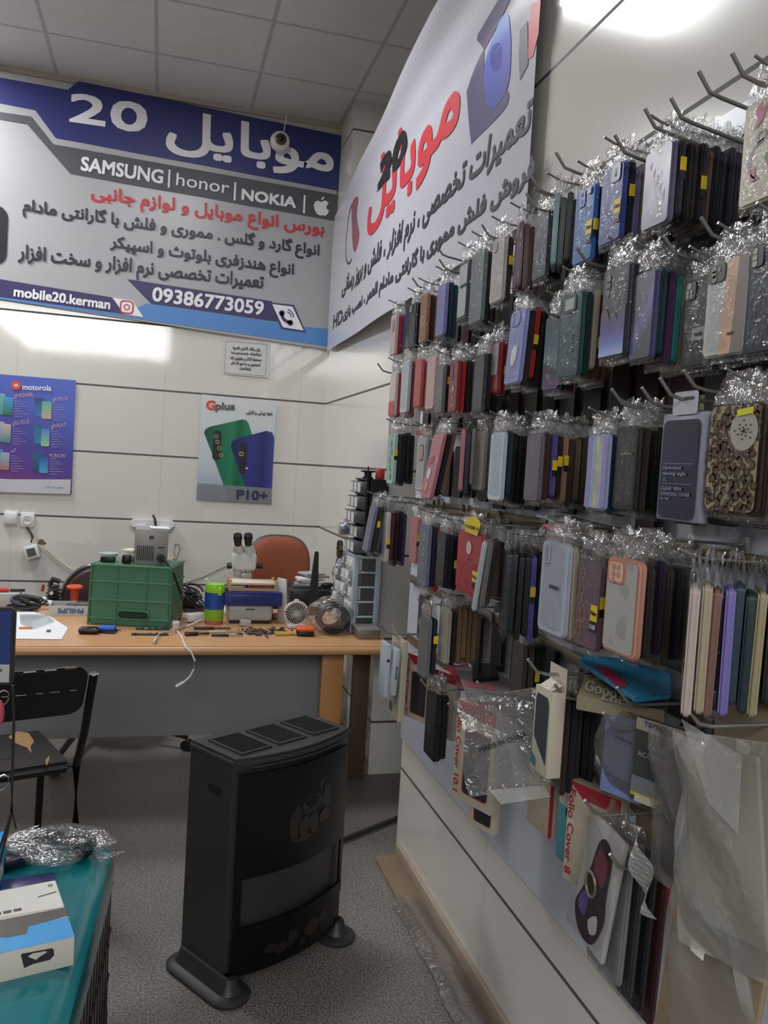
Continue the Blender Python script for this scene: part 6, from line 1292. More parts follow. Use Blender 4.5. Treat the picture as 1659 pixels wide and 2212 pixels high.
# ---------------------------------------------------------------- what is printed or moulded on the leading cases
def on(key, fn, name, label=None):
    root, s, w, h, t = CASES[key]; mb = MB(); fn(mb, face(w, h), w, h); return lchild(mb, name, root, label)
LENS = M('#0d0e10', .1); LENSG = M('#aaa69c', .4)
def bump(key, col, dots, cx=-.24, cz=.38, bw=.36, bh=.18):
    """raised camera island with lenses, upper left of the case back"""
    root, s, w, h, t = CASES[key]; mb = MB(); p = face(w, h); m = Matrix.Translation(p.at(cx * w, cz * h)) @ Matrix(((0, 0, -1, 0), (-1, 0, 0, 0), (0, 1, 0, 0), (0, 0, 0, 1)))
    mb.prism(rrect(bw * w, bh * h, .2 * bw * w, 4), .0018, M(col, .3), m, bev=.0006); isl = lchild(mb, 'camera_island', root)
    for (u, v, r, c) in dots:
        mb = MB(); p.disc(mb, (cx * w + u * w, cz * h + v * h), r * w, c, .0024, True, 14); lchild(mb, 'lens_hole', isl)
four = [(-.08, .05, .055, LENSG), (-.08, -.0, .055, LENSG), (-.08, -.05, .05, LENSG), (.08, .03, .04, LENSG)]
bump('S1', '#1a2238', [(-.05, .055, .07, LENSG), (-.05, 0, .07, LENSG), (-.05, -.055, .07, LENSG)])
bump('S2', '#2c3635', [(-.06, .045, .06, M('#7a7a74', .3)), (-.06, -.01, .06, M('#7a7a74', .3)), (.06, .03, .04, M('#7a7a74', .3)), (-.04, -.058, .06, M('#7a7a74', .3))], bw=.42, bh=.2)
bump('S3', '#222327', [(-.03, .06, .07, LENSG), (-.08, -.01, .045, LENSG), (.04, -.01, .045, LENSG), (-.08, -.055, .045, LENSG), (.04, -.055, .045, LENSG)], bw=.36, bh=.2)
bump('T13', '#1c2226', [(-.06, .04, .07, LENSG), (.08, .04, .07, LENSG), (-.06, -.03, .07, LENSG), (.08, -.03, .07, LENSG)], bw=.45, bh=.18)
bump('S8', '#868ec2', [(-.08, .05, .06, M('#6a72a4', .4)), (-.08, -.01, .06, M('#6a72a4', .4)), (-.08, -.06, .05, M('#6a72a4', .4))], cx=-.12, bw=.62, bh=.2)
bump('S6', '#22403f', [(0, 0, .0, LENSG)], cx=.0, cz=.36, bw=.55, bh=.2)
on('S6', lambda mb, p, w, h: p.poly(mb, rrect(.4 * w, .13 * h, .02 * w, 3, 0, .36 * h), M('#a8a8a2', .5), .0025, True), 'camera_window', 'pale square camera window')
on('S6', lambda mb, p, w, h: [p.poly(mb, rrect(.06 * w, .012 * h, .002, 2, .22 * w, (-.02 - .03 * k) * h), M('#9aa4a0', .4), .001, True) for k in range(7)], 'ribbed_print', 'pale ribbed marks')
bump('T3', '#2c3868', [(0, .03, .05, LENS), (0, -.03, .05, LENS)], cx=.18, bw=.4, bh=.24)
bump('T4', '#2a5c9c', [(0, .05, .05, LENS), (0, -.04, .05, LENS)], cx=-.1, cz=.36, bw=.3, bh=.22)
bump('F9', '#9ea8b6', [(0, .06, .055, M('#80889a', .3)), (0, 0, .055, M('#80889a', .3)), (0, -.06, .055, M('#80889a', .3))], cx=-.26, cz=.36, bw=.22, bh=.22)
words(CASES['F9'][0], face(*CASES['F9'][2:4]), 'SAMSUNG', [(-.14 * .09, -.004), (.02, -.004), (-.14 * .09, .004)], INK_GREY, .0016, .0003, raw=True) if False else None
def ltext(key, body, q, mat, bold=0, n=.0012):
    root, s, w, h, t = CASES[key]; mb = MB(); face(w, h).text(mb, body, [(a * w, b * h) for a, b in q], mat, n, bold, True); return lchild(mb, 'lettering', root)
ltext('F9', 'SAMSUNG', [(-.10, .0), (.26, .0), (-.10, .035)], INK_GREY, .0003)
ltext('H3', 'SAMSUNG', [(-.15, .16), (.3, .16), (-.15, .185)], LENSG, .0002)
ltext('S2', 'mi', [(.12, -.30), (.24, -.30), (.12, -.265)], M('#4a3e36', .4), .0003)
ltext('T10', 'USAMS', [(-.2, .05), (.38, .05), (-.2, .10)], BLK, .0003, .0022)
on('T10', lambda mb, p, w, h: p.poly(mb, rrect(.78 * w, .86 * h, .06 * w, 3), M('#a4a8ac', .4), .0012, True), 'pale_card', 'pale card inside')
on('T14', lambda mb, p, w, h: p.poly(mb, rrect(.4 * w, .3 * h, .12 * w, 3, .05 * w, .22 * h), M('#8a8488', .4), .0012, True), 'window', 'grey window')
on('T12', lambda mb, p, w, h: p.ring(mb, (.05 * w, -.05 * h), .17 * w, .21 * w, M('#c8b8a8', .4), .0012, True, 24, 60, 330), 'ring_mark', 'pale printed ring')
on('T4', lambda mb, p, w, h: p.poly(mb, rrect(.2 * w, .09 * h, .002, 2, .26 * w, .42 * h), PAPER, .0030, True), 'price_tag', 'white price tag')
on('T8', lambda mb, p, w, h: p.poly(mb, rrect(.3 * w, .14 * h, .02 * w, 3, -.2 * w, .36 * h), M('#9c8f86', .4), .0012, True), 'camera_cutout')
on('S2', lambda mb, p, w, h: [p.poly(mb, [(-.08 * w, -.49 * h), (.2 * w, -.49 * h), (.26 * w, .49 * h), (.0 * w, .49 * h)], M('#cda68a', .4), .0006, True), p.poly(mb, [(.2 * w, -.49 * h), (.47 * w, -.49 * h), (.48 * w, .48 * h), (.26 * w, .49 * h)], M('#7a716c', .4), .0007, True)], 'stripes', 'peach and grey wavy stripes')
on('S3', lambda mb, p, w, h: p.poly(mb, [(-.1 * w, -.2 * h), (.46 * w, -.2 * h), (.46 * w, -.05 * h), (-.1 * w, -.06 * h)], M('#9a9c9e', .5), .0010, True), 'paper_label', 'white paper label')
ltext('S3', 'CASE', [(.0, -.15), (.24, -.15), (.0, -.115)], BLK, .0003, .0016)
on('S8', lambda mb, p, w, h: p.poly(mb, smooth([(-.1 * w, -.02 * h), (0, .03 * h), (.12 * w, .0), (.2 * w, .04 * h), (.22 * w, -.1 * h), (.12 * w, -.22 * h), (-.02 * w, -.26 * h), (-.14 * w, -.2 * h), (-.16 * w, -.1 * h)], 3), M('#c8cdd4', .4), .0010, True), 'white_emblem', 'white printed emblem')
DRIP = ramp_mat('drip_print', [(0, '#a8b8e8'), (.25, '#6a7cc0'), (.5, '#5a4a8c'), (1, '#3c3e46')], 'Z')
on('S5', lambda mb, p, w, h: p.poly(mb, [(-.46 * w, -.47 * h), (.46 * w, -.47 * h), (.46 * w, .06 * h), (.3 * w, .02 * h), (.2 * w, -.12 * h), (.05 * w, .0), (-.1 * w, -.1 * h), (-.25 * w, .06 * h), (-.46 * w, .02 * h)], DRIP, .0010, True), 'drip_print', 'blue to purple dripping print')
on('S5', lambda mb, p, w, h: [p.disc(mb, (-.25 * w, (.38 - .075 * k) * h), .085 * w, M('#4a4c54', .2), .0014, True, 14) for k in range(3)], 'lens_rings')
on('S7', lambda mb, p, w, h: p.poly(mb, rrect(.94 * w, .96 * h, .1 * w, 3), ramp_mat('skyline_print', [(0, '#4a2c58'), (.22, '#3c2a50'), (.28, '#4a6a70'), (.4, '#5c7a78'), (.6, '#2c5060'), (1, '#24343f')], 'Z'), .0008, True), 'sky_print')
on('S7', lambda mb, p, w, h: p.poly(mb, [(-.46 * w, -.26 * h), (-.46 * w, -.14 * h), (-.3 * w, -.1 * h), (-.25 * w, -.16 * h), (-.1 * w, -.15 * h), (-.1 * w, -.22 * h), (.1 * w, -.18 * h), (.2 * w, -.24 * h), (.46 * w, -.2 * h), (.46 * w, -.28 * h)], M('#1a2233', .4), .0012, True), 'skyline', 'dark printed skyline')
MARB = lambda nm, a, b, c: ramp_mat(nm, [(0, a), (.45, b), (.75, c), (1, a)], 'Z', .3, ('Y', .6))
on('S4', lambda mb, p, w, h: p.poly(mb, rrect(.95 * w, .96 * h, .1 * w, 4), MARB('violet_marble', '#4a4a60', '#3a4a54', '#6c68a4'), .0008, True), 'marble_print')
on('T2', lambda mb, p, w, h: [p.poly(mb, rrect(.95 * w, .96 * h, .1 * w, 4), MARB('plum_marble', '#5a4a6c', '#766c8c', '#8a8aa0'), .0008, True)] + [p.poly(mb, [((-.3 + .13 * k) * w, (.3 - .11 * k) * h), ((-.2 + .13 * k) * w, (.34 - .1 * k) * h), ((-.24 + .14 * k) * w, (.24 - .12 * k) * h)], M('#a8a4b4', .4), .0012, True) for k in range(5)], 'marble_print')
on('T1', lambda mb, p, w, h: [p.poly(mb, [(-.2 * w, .38 * h), (-.02 * w, .47 * h), (-.06 * w, .36 * h), (.1 * w, .42 * h), (-.02 * w, .26 * h), (-.22 * w, .2 * h), (-.12 * w, .3 * h)], M('#a83a68', .4), .0012, True), p.ring(mb, (-.02 * w, .12 * h), .07 * w, .12 * w, M('#8a8a8a', .4), .0012, True), p.ring(mb, (.05 * w, -.1 * h), .3 * w, .33 * w, M('#7a5a90', .4), .0012, True, 24, 70, 260), p.poly(mb, [(-.2 * w, -.2 * h), (-.1 * w, -.14 * h), (-.08 * w, -.28 * h), (-.18 * w, -.3 * h)], M('#b04a54', .4), .0012, True), p.poly(mb, [(.1 * w, -.1 * h), (.3 * w, .0), (.2 * w, -.2 * h)], M('#3f5a60', .4), .0012, True)], 'feather_print', 'pink feather and ring print')
def leop(mb, p, w, h):
    r = random.Random(4); dk_, br_ = M('#231a14', .5), M('#5c4228', .5)
    for iz in range(17):
        for iu in range(7):
            u = (-.45 + .15 * iu + (.075 if iz % 2 else 0) + r.uniform(-.03, .03)) * w; v = (-.47 + .057 * iz + r.uniform(-.012, .012)) * h
            if abs(u) > .46 * w: continue
            q = r.uniform(.045, .07) * w; a0 = r.uniform(0, 360)
            p.disc(mb, (u, v), q * .75, br_, .0008, True, 7, 1.1); p.ring(mb, (u, v), q * .7, q * 1.15, dk_, .0011, True, 8, a0, a0 + r.uniform(170, 290))
on('H1', lambda mb, p, w, h: p.poly(mb, rrect(.96 * w, .97 * h, .1 * w, 4), M('#9c8c68', .4, var=.08), .0005, True), 'tan_back', 'tan back panel')
on('H1', leop, 'leopard_spots', 'dark brown leopard spots')
on('H1', lambda mb, p, w, h: p.poly(mb, [(.06 * w, .38 * h), (.36 * w, .40 * h), (.36 * w, .46 * h), (.06 * w, .44 * h)], M('#d6d61c', .4), .0030, True), 'price_tag', 'yellow price tag')
on('H1', lambda mb, p, w, h: [p.disc(mb, (.2 * w, .25 * h), .26 * w, M('#a8a49c', .4), .0016, True, 22)] + [p.poly(mb, [((.2 + .2 * math.cos(k * 2.4) * (k / 20)) * w - .02 * w, (.25 + .1 * math.sin(k * 2.4) * (k / 20)) * h), ((.2 + .2 * math.cos(k * 2.4) * (k / 20)) * w + .03 * w, (.255 + .1 * math.sin(k * 2.4) * (k / 20)) * h), ((.2 + .2 * math.cos(k * 2.4) * (k / 20)) * w, (.235 + .1 * math.sin(k * 2.4) * (k / 20)) * h)], M('#2a2622', .5), .0022, True) for k in range(20)], 'grip_disc', 'round spotted grip disc')
for i, (u0, u1, c) in enumerate(((-.47, -.2, '#8f8cba'), (-.2, -.02, '#8fb0cc'), (-.02, .14, '#c8bc84'), (.14, .3, '#9ab8cc'), (.3, .47, '#a08cc0'))): on('H4', lambda mb, p, w, h: p.poly(mb, [(u0 * w, -.47 * h), (u1 * w, -.47 * h), ((u1 + .02) * w, .0), (u1 * w, .47 * h), (u0 * w, .47 * h), ((u0 + .02) * w, 0)], M(c, .4), .0008, True), 'pastel_stripe')
def scrib(mb, p, w, h):
    r = random.Random(8); m = M('#6c7c8a', .5)
    for k in range(60):
        u, v, a = r.gauss(.1, .18) * w, r.uniform(-.45, .42) * h, r.uniform(0, 3.1); l = r.uniform(.05, .12) * w; du, dv = math.cos(a) * l, math.sin(a) * l; nu, nv = -math.sin(a) * .0006, math.cos(a) * .0006
        if abs(u) + l < .48 * w: p.poly(mb, [(u, v), (u + du, v + dv), (u + du + nu, v + dv + nv), (u + nu, v + nv)], m, .001, True)
on('H6', scrib, 'scribble_print', 'grey scribbled print')
on('H10', lambda mb, p, w, h: [p.poly(mb, rrect(.5 * w, .3 * h, .08 * w, 3, .1 * w, .22 * h), M('#5a3c34', .35), .001, True), p.poly(mb, rrect(.42 * w, .26 * h, .06 * w, 3, .1 * w, .22 * h), M('#a88c84', .35, var=.4, scale=80), .0014, True)], 'camera_square', 'rose gold camera square')
on('F4', lambda mb, p, w, h: [p.ring(mb, (.1 * w, (.3 - .24 * k) * h), .1 * w, .14 * w, M('#a8b4b8', .4), .001, True) for k in range(3)], 'ring_print')
def emb(mb, p, w, h):
    m = M('#9c2232', .4)
    for k in range(9):
        for j in range(6): p.poly(mb, [((-.4 + .14 * j + .07 * (k % 2)) * w, (-.46 + .055 * k) * h), ((-.36 + .14 * j + .07 * (k % 2)) * w, (-.44 + .055 * k) * h), ((-.4 + .14 * j + .07 * (k % 2)) * w, (-.42 + .055 * k) * h), ((-.44 + .14 * j + .07 * (k % 2)) * w, (-.44 + .055 * k) * h)], m, .0008, True)
on('F6', emb, 'diamond_pattern'); on('F6', lambda mb, p, w, h: [p.disc(mb, (.0, .25 * h), .1 * w, M('#c8b0b0', .4), .0014, True, 16), p.poly(mb, rrect(.16 * w, .012 * h, .004, 2, 0, .06 * h), M('#5a1a22', .4), .0014, True)], 'emblem_hole', 'pale round emblem hole')
on('F6', lambda mb, p, w, h: [p.poly(mb, [(-.16 * w, .5 * h), (.32 * w, .47 * h), (.42 * w, .66 * h), (.34 * w, .76 * h), (-.02 * w, .76 * h), (-.2 * w, .66 * h)], YEL, .004, True)], 'header_card', 'yellow header card')
ltext('F6', 'CASE S', [(-.14, .575), (.36, .56), (-.12, .62)], BLK, .0003, .0055)
ltext('F6', 'New', [(.24, -.20), (.48, -.21), (.24, -.15)], BLK, .0002, .0026); on('F6', lambda mb, p, w, h: [p.poly(mb, [(.2 * w, -.26 * h), (.5 * w, -.27 * h), (.5 * w, -.1 * h), (.2 * w, -.09 * h)], YEL, .0012, True), p.poly(mb, [(.2 * w, -.36 * h), (.5 * w, -.37 * h), (.5 * w, -.27 * h), (.2 * w, -.26 * h)], BLK, .0012, True)], 'sticker', 'yellow and black sticker')
for kk in ('T3', 'T4', 'F10'):
    on(kk, lambda mb, p, w, h: [p.poly(mb, [(.2 * w, -.16 * h), (.48 * w, -.16 * h), (.48 * w, .02 * h), (.2 * w, .02 * h)], YEL, .0018, True), p.poly(mb, [(.2 * w, -.28 * h), (.48 * w, -.28 * h), (.48 * w, -.16 * h), (.2 * w, -.16 * h)], BLK, .0018, True)], 'sticker', 'yellow and black sticker'); ltext(kk, 'New', [(.24, -.09), (.45, -.09), (.24, -.045)], BLK, .0002, .0024); ltext(kk, 'CASE', [(.23, -.245), (.46, -.245), (.23, -.2)], INK_WHITE, .0002, .0024)
on('F11', lambda mb, p, w, h: p.poly(mb, rrect(.84 * w, .92 * h, .08 * w, 4), M('#aaa9a6', .35, var=.04), .0009, True), 'clear_back', 'frosted clear back')
bump('F11', '#c07a5e', [], cx=-.17, cz=.35, bw=.52, bh=.25); on('F11', lambda mb, p, w, h: [p.poly(mb, rrect(.42 * w, .2 * h, .08 * w, 4, -.17 * w, .35 * h), M('#d8b09c', .35), .0024, True)] + [p.disc(mb, ((-.24 + .14 * a) * w, (.40 - .075 * b_) * h), .05 * w, M('#b08a7c', .3), .003, True, 14) for a, b_ in ((0, 0), (1, 0), (0, 1), (1, 1), (0, 1.9))], 'lens_plate', 'pale lens plate')
GOLD = M('#b08a4a', .25, .8)
on('F10', lambda mb, p, w, h: [p.ring(mb, ((-.22 + .1 * math.sin(k * 1.7)) * w, (.34 - .1 * k) * h), .09 * w, .115 * w, GOLD, .0012, True, 18, 40 * k, 40 * k + 280) for k in range(8)], 'lace_print', 'gold lace print')
on('F12', lambda mb, p, w, h: [p.disc(mb, ((-.3 + .2 * ((k * 7) % 4)) * w, (.4 - .06 * k) * h), .07 * w, M('#a07060' if k % 3 else '#8c9080', .4), .001, True, 7) for k in range(14)], 'flower_print', 'rusty flower print')
on('F12', lambda mb, p, w, h: p.poly(mb, [(-.46 * w, -.2 * h), (-.1 * w, -.22 * h), (-.05 * w, .02 * h), (-.46 * w, .0)], M('#c03a68', .4), .0014, True), 'pink_card', 'pink card corner')
on('F12', lambda mb, p, w, h: p.poly(mb, [(.2 * w, -.22 * h), (.46 * w, -.22 * h), (.46 * w, -.06 * h), (.2 * w, -.06 * h)], YEL, .0016, True), 'sticker', 'yellow sticker')
on('L1', lambda mb, p, w, h: [p.poly(mb, rrect(.3 * w, .2 * h, .05 * w, 3, .1 * w, .3 * h), M('#1c1c22', .4), .001, True), p.poly(mb, [(-.3 * w, -.1 * h), (.2 * w, .06 * h), (.3 * w, -.12 * h), (-.1 * w, -.2 * h)], M('#8a7a8c', .4), .001, True), p.poly(mb, [(-.4 * w, -.4 * h), (.4 * w, -.3 * h), (.4 * w, -.36 * h), (-.4 * w, -.46 * h)], M('#4a5a8c', .4), .001, True)], 'picture_print', 'violet picture print')
on('L5', lambda mb, p, w, h: p.ring(mb, (.0, -.06 * h), .07 * w, .1 * w, M('#8c7c64', .35, .6), .001, True), 'badge', 'round brass badge')
on('H9', lambda mb, p, w, h: [p.disc(mb, (-.1 * w, -.12 * h), .18 * w, M('#c8c0c0', .4), .001, True), p.disc(mb, (-.1 * w, -.32 * h), .15 * w, M('#c88a60', .4), .0012, True), p.poly(mb, [(-.3 * w, .02 * h), (.1 * w, .05 * h), (.1 * w, .16 * h), (-.3 * w, .12 * h)], M('#a83a54', .4), .001, True)], 'dot_print', 'white and orange dot print')
on('H11', lambda mb, p, w, h: [p.disc(mb, ((.12 * math.sin(k * 2.1)) * w, (.3 - .16 * k) * h), .14 * w, M('#5c9c80', .4), .001, True, 8) for k in range(5)], 'leaf_print', 'green leaf print')
on('S11', lambda mb, p, w, h: [p.poly(mb, rrect(.24 * w, .28 * h, .08 * w, 3, -.16 * w, .28 * h), M('#5c2428', .3), .001, True), p.disc(mb, (.05 * w, -.05 * h), .12 * w, M('#b89a78', .3), .001, True, 12), p.disc(mb, (.05 * w, -.22 * h), .08 * w, M('#a88868', .3), .001, True, 12), p.disc(mb, (.05 * w, -.36 * h), .06 * w, M('#b8a898', .3), .001, True, 12)], 'charm_print', 'gold charm print')
on('S9', lambda mb, p, w, h: p.poly(mb, rrect(.7 * w, .6 * h, .08 * w, 3, .06 * w, .15 * h), M('#8c8a88', .4), .001, True), 'window', 'grey window')
on('S16', lambda mb, p, w, h: p.poly(mb, rrect(.9 * w, .32 * h, .08 * w, 3, 0, -.32 * h), M('#b8453c', .4), .001, True), 'red_foot', 'red lower end')

# bag header lettering
for key, body, q in (('T2', 'Fashion case', ((-.42, .10 * 0 + .555), (.44, .555), (-.42, .61))), ('T3', 'Fashion', ((-.4, .56), (.3, .56), (-.4, .61))), ('H10', 'HIGH CASE', ((-.5, .56), (.55, .56), (-.5, .64))), ('F10', 'CASE', ((-.4, .56), (.2, .56), (-.4, .62))), ('H5', 'FASHION CASE', ((-.3, .56), (.5, .56), (-.3, .6)))):
    ltext(key, body, q, INK_RED if key == 'H10' else INK_DARK, .0004, .006)
# ---------------------------------------------------------------- bare hooks
for k, (x, y, lab) in enumerate(((1580, 113, 'bare metal hook rightmost at the top of the display'), (1508, 152, 'bare metal hook second from the right above the top row'), (1448, 210, 'bare metal hook third from the right above the top row'), (1392, 233, 'bare metal hook fourth from the right above the violet marbled case'), (1327, 290, 'bare metal hook above the royal blue case'), (1200, 328, 'lone bare metal hook tip against the cream tile near the side banner'), (1146, 378, 'bare hook tip crossing the last word of the side banner'), (1136, 416, 'lower bare hook tip crossing the side banner edge'))):
    t_ = onx(x, y, .755); hook(t_.y, t_.z - .055, .77, lab, 'bare hooks along the top of the display', lift=.032, slope=.022)
for k, (x, y, lab) in enumerate(((1040, 485, 'bare hook tip above the grey glassy case'), (942, 530, 'bare hook tip over the lower words of the side banner'), (948, 560, 'short bare hook tip above the lilac blue case'), (890, 600, 'bare hook tip above the tan brown case'), (815, 785, 'bare hook poking out at the far left of the second row'))):
    t_ = onx(x, y, .77); hook(t_.y, t_.z - .045, .785, lab, 'bare hooks over the side banner', lift=.03, slope=.015)
for k, (x, y, lab) in enumerate(((1475, 805, 'thick bare hook end above the clear-fronted navy box'), (1320, 845, 'bare hook tip above the pastel rainbow case'), (1385, 842, 'bare hook tip above the smoky black case'), (1432, 515, 'thick bare hook end above the striped case'), (1512, 475, 'thick bare hook end under the white pouch case'), (1245, 540, 'bare hook tip under the bright sky-blue case'), (1165, 655, 'bare hook tip left of the bottle green case'))):
    t_ = onx(x, y, .77); hook(t_.y, t_.z - .03, .785, lab, 'bare hooks between the rows', lift=.028, slope=.006)
# ================================================================ boxes, sleeves and large bags on the display
def hbox(name, label, cat, xt, yt, yb, Xf, wr, t, col, rough=.5, lean=0, yaw=0, group=None, bevel=.0015, mat=None, hmax=.5, part='carton'):
    p = onx(xt, yt, Xf); h = min(hmax, p.z - ony(xt, yb, p.y).z); w = h * wr if wr < 2 else onx(xt - wr / 2, yt, Xf).y - onx(xt + wr / 2, yt, Xf).y; root = thing(name, label, cat, p, 0, group); root.rotation_euler = (0, lean, yaw)
    mb = MB(); mb.box((t / 2, 0, -h / 2), (t, w, h), mat or M(col, rough, var=.04), bev=bevel); lchild(mb, part, root); return root, w, h, t
def lon(b, fn, name, label=None):
    root, w, h, t = b; mb = MB(); fn(mb, face(w, h), w, h); return lchild(mb, name, root, label)
def side(w, h, t): return Plane((t / 2, -w / 2 - .0005, -h / 2), (1, 0, 0), (0, 0, 1), (0, -1, 0))
def sdo(b, fn, name, label=None):
    root, w, h, t = b; mb = MB(); fn(mb, side(w, h, t), t, h); return lchild(mb, name, root, label)
# clear-fronted navy flip cover box
b = hbox('cover_box', 'navy flip cover in a white framed box with hang tab, third row', 'box', 1478, 890, 1128, .80, 96, .018, '#8f8fa2', .3, bevel=.006, part='tray')
lon(b, lambda mb, p, w, h: p.poly(mb, rrect(.84 * w, .90 * h, .1 * w, 4, -.01 * w, -.02 * h), M('#151b3c', .3, var=.08), .0008, True), 'navy_cover', 'navy cover')
lon(b, lambda mb, p, w, h: p.poly(mb, rrect(.78 * w, .40 * h, .08 * w, 4, -.01 * w, .2 * h), ramp_mat('cover_blend', [(0, '#1c2450'), (1, '#10142e')], 'Z', .2), .0012, True), 'screen', 'darker screen')  # navy colour blend on the screen, darker towards the top
for body, q in (('Optimized', ((-.36, -.03), (.06, -.03), (-.36, .005))), ('viewing angle', ((-.36, -.085), (.18, -.085), (-.36, -.045))), ('CLEAR VIEW', ((-.36, -.215), (.12, -.215), (-.36, -.185))), ('STANDING COVER', ((-.36, -.265), (.3, -.265), (-.36, -.235))), ('For A21', ((-.36, -.305), (-.16, -.305), (-.36, -.285)))):
    root, w, h, t = b; mb = MB(); face(w, h).text(mb, body, [(u * w, v * h) for u, v in q], M('#9aa0b4', .4), .002, .0002, True); lchild(mb, 'lettering', root)
lon(b, lambda mb, p, w, h: [p.poly(mb, [(-.36 * w, z * h), (.32 * w, z * h), (.32 * w, (z + .003) * h), (-.36 * w, (z + .003) * h)], M('#9aa0b4', .4), .002, True) for z in (.03, -.155)] + [p.poly(mb, [(-.35 * w, -.13 * h), (-.25 * w, -.13 * h), (-.29 * w, -.10 * h)], M('#9aa0b4', .4), .002, True), p.poly(mb, [(-.33 * w, -.127 * h), (-.27 * w, -.127 * h), (-.292 * w, -.108 * h)], M('#151b3c', .3), .0022, True)], 'printed_lines')
lon(b, lambda mb, p, w, h: [p.poly(mb, rrect(.56 * w, .21 * h, .06 * w, 4, .04 * w, .58 * h), M('#b9b9c6', .4), .002, True), p.poly(mb, rrect(.34 * w, .028 * h, .012 * h, 3, .06 * w, .62 * h), M('#3a3a40', .6), .0026, True)], 'hang_tab', 'white hang tab with slot')
hook(b[0].location.y, b[0].location.z + .02, .765, 'metal hook passing through the hang tab of the navy cover box')
# white slim boxes at the far left
b = hbox('slim_box', 'pale blue-white slim box leftmost at the bottom of the display', 'box', 829, 1388, 1500, .70, .42, .016, '#a9b4be', .4); sdo(b, lambda mb, p, w, h: p.disc(mb, (0, .2 * h), .005, BLK, .0006, True), 'print_dot')
b = hbox('slim_box', 'second pale slim box, narrow, beside the cream windowed box', 'box', 852, 1400, 1498, .72, .35, .014, '#a4aeb6', .4, lean=.05); root, w, h, t = b; mb = MB(); side(w, h, t).text(mb, 'SPACE', [(-.003, -.02), (-.003, .02), (.003, -.02)], BLK, .0008, .0002, True); lchild(mb, 'lettering', root)
b = hbox('window_box', 'tall cream windowed box at the lower left end of the display', 'box', 858, 1378, 1548, .745, .46, .020, '#b0a792', .5); lon(b, lambda mb, p, w, h: [p.poly(mb, rrect(.66 * w, .74 * h, .06 * w, 3, .0, .06 * h), M('#8c9090', .3), .0008, True), p.poly(mb, rrect(.3 * w, .12 * h, .06 * w, 3, -.2 * w, -.38 * h), M('#5c4a3c', .4), .001, True)], 'window', 'grey film window')
hook(b[0].location.y, b[0].location.z + .012, .70, 'metal hook holding the pale boxes at the far left')
root, w, h, t = b; mb = MB(); mb.quad([(0, w * .4, .0), (0, -w * .4, 0), (-.02, -w * .3, .035), (-.01, w * .35, .05)], M('#b8b09c', .5)); lchild(mb, 'open_flap', root, 'open carton flap')
# red and white tablet cover boxes
REDP = M('#a3242c', .45); CREAM = '#b8ad9c'
def folio(xt, yt, yb, Xf, lab, body, wr=.55, t=.022, win=True):
    b = hbox('tablet_cover_box', lab, 'box', xt, yt, yb, Xf, wr, t, CREAM, .5, yaw=.38, group='tablet cover boxes')
    lon(b, lambda mb, p, w, h: p.poly(mb, [(-.5 * w, .5 * h), (.5 * w, .5 * h), (.5 * w, .36 * h), (-.2 * w, .36 * h)], REDP, .0008, True), 'red_corner', 'red printed corner')
    if win: lon(b, lambda mb, p, w, h: [p.poly(mb, rrect(.66 * w, .66 * h, .08 * w, 4, .08 * w, -.08 * h), REDP, .0008, True), p.poly(mb, rrect(.62 * w, .64 * h, .07 * w, 4, .09 * w, -.08 * h), M('#2e2e34', .25), .0012, True)], 'window', 'dark window with red border')
    if body: root, w, h, t = b; mb = MB(); face(w, h).text(mb, body, [(-.32 * w, .40 * h), (-.32 * w, -.34 * h), (-.44 * w, .40 * h)][:1] + [(-.44 * w, -.40 * h), (-.34 * w, .42 * h)], REDP, .0016, .0006, True) if False else face(w, h).text(mb, body, [(-.46 * w, .42 * h), (-.46 * w, -.42 * h), (-.34 * w, .42 * h)], REDP, .0016, .0005, True); lchild(mb, 'lettering', root)
    return b
folio(905, 1418, 1555, .80, 'red and white tablet cover box left of the black flip pouch', 'Folio Cover 7')
folio(960, 1452, 1590, .86, 'cream tablet cover box behind the black flip pouch', 'Fo', win=False)
folio(1030, 1525, 1740, .80, 'tablet cover box with big window, behind the crinkled clear bag', 'Folio Cover 10.1')
folio(1045, 1650, 1790, .84, 'lower tablet cover box poking out under the crinkled bag', None)
b = folio(1285, 1706, 1925, .83, 'tablet cover box lettered in red on its spine, above the tile', 'Folio Cover 8', .62, .026, False)
b = hbox('teal_box', 'teal picture box just left of the red-lettered tablet cover box', 'box', 1226, 1705, 1862, .86, .42, .018, '#4c8c9a', .4); lon(b, lambda mb, p, w, h: [p.poly(mb, rrect(w * .9, h * .2, .004, 2, 0, .36 * h), M('#b8b4ae', .5), .0008, True), p.disc(mb, (.2 * w, .2 * h), .2 * w, M('#34323c', .4), .001, True, 9)], 'picture_print')
b = hbox('spare_box', 'cream and red box edge right of the crinkled clear bag', 'box', 1172, 1600, 1790, .86, .5, .03, '#a89c88', .5); sdo(b, lambda mb, p, w, h: p.poly(mb, rrect(w * .3, h * .98, .001, 1, -w * .3, 0), REDP, .0006, True), 'red_edge', 'red printed edge')
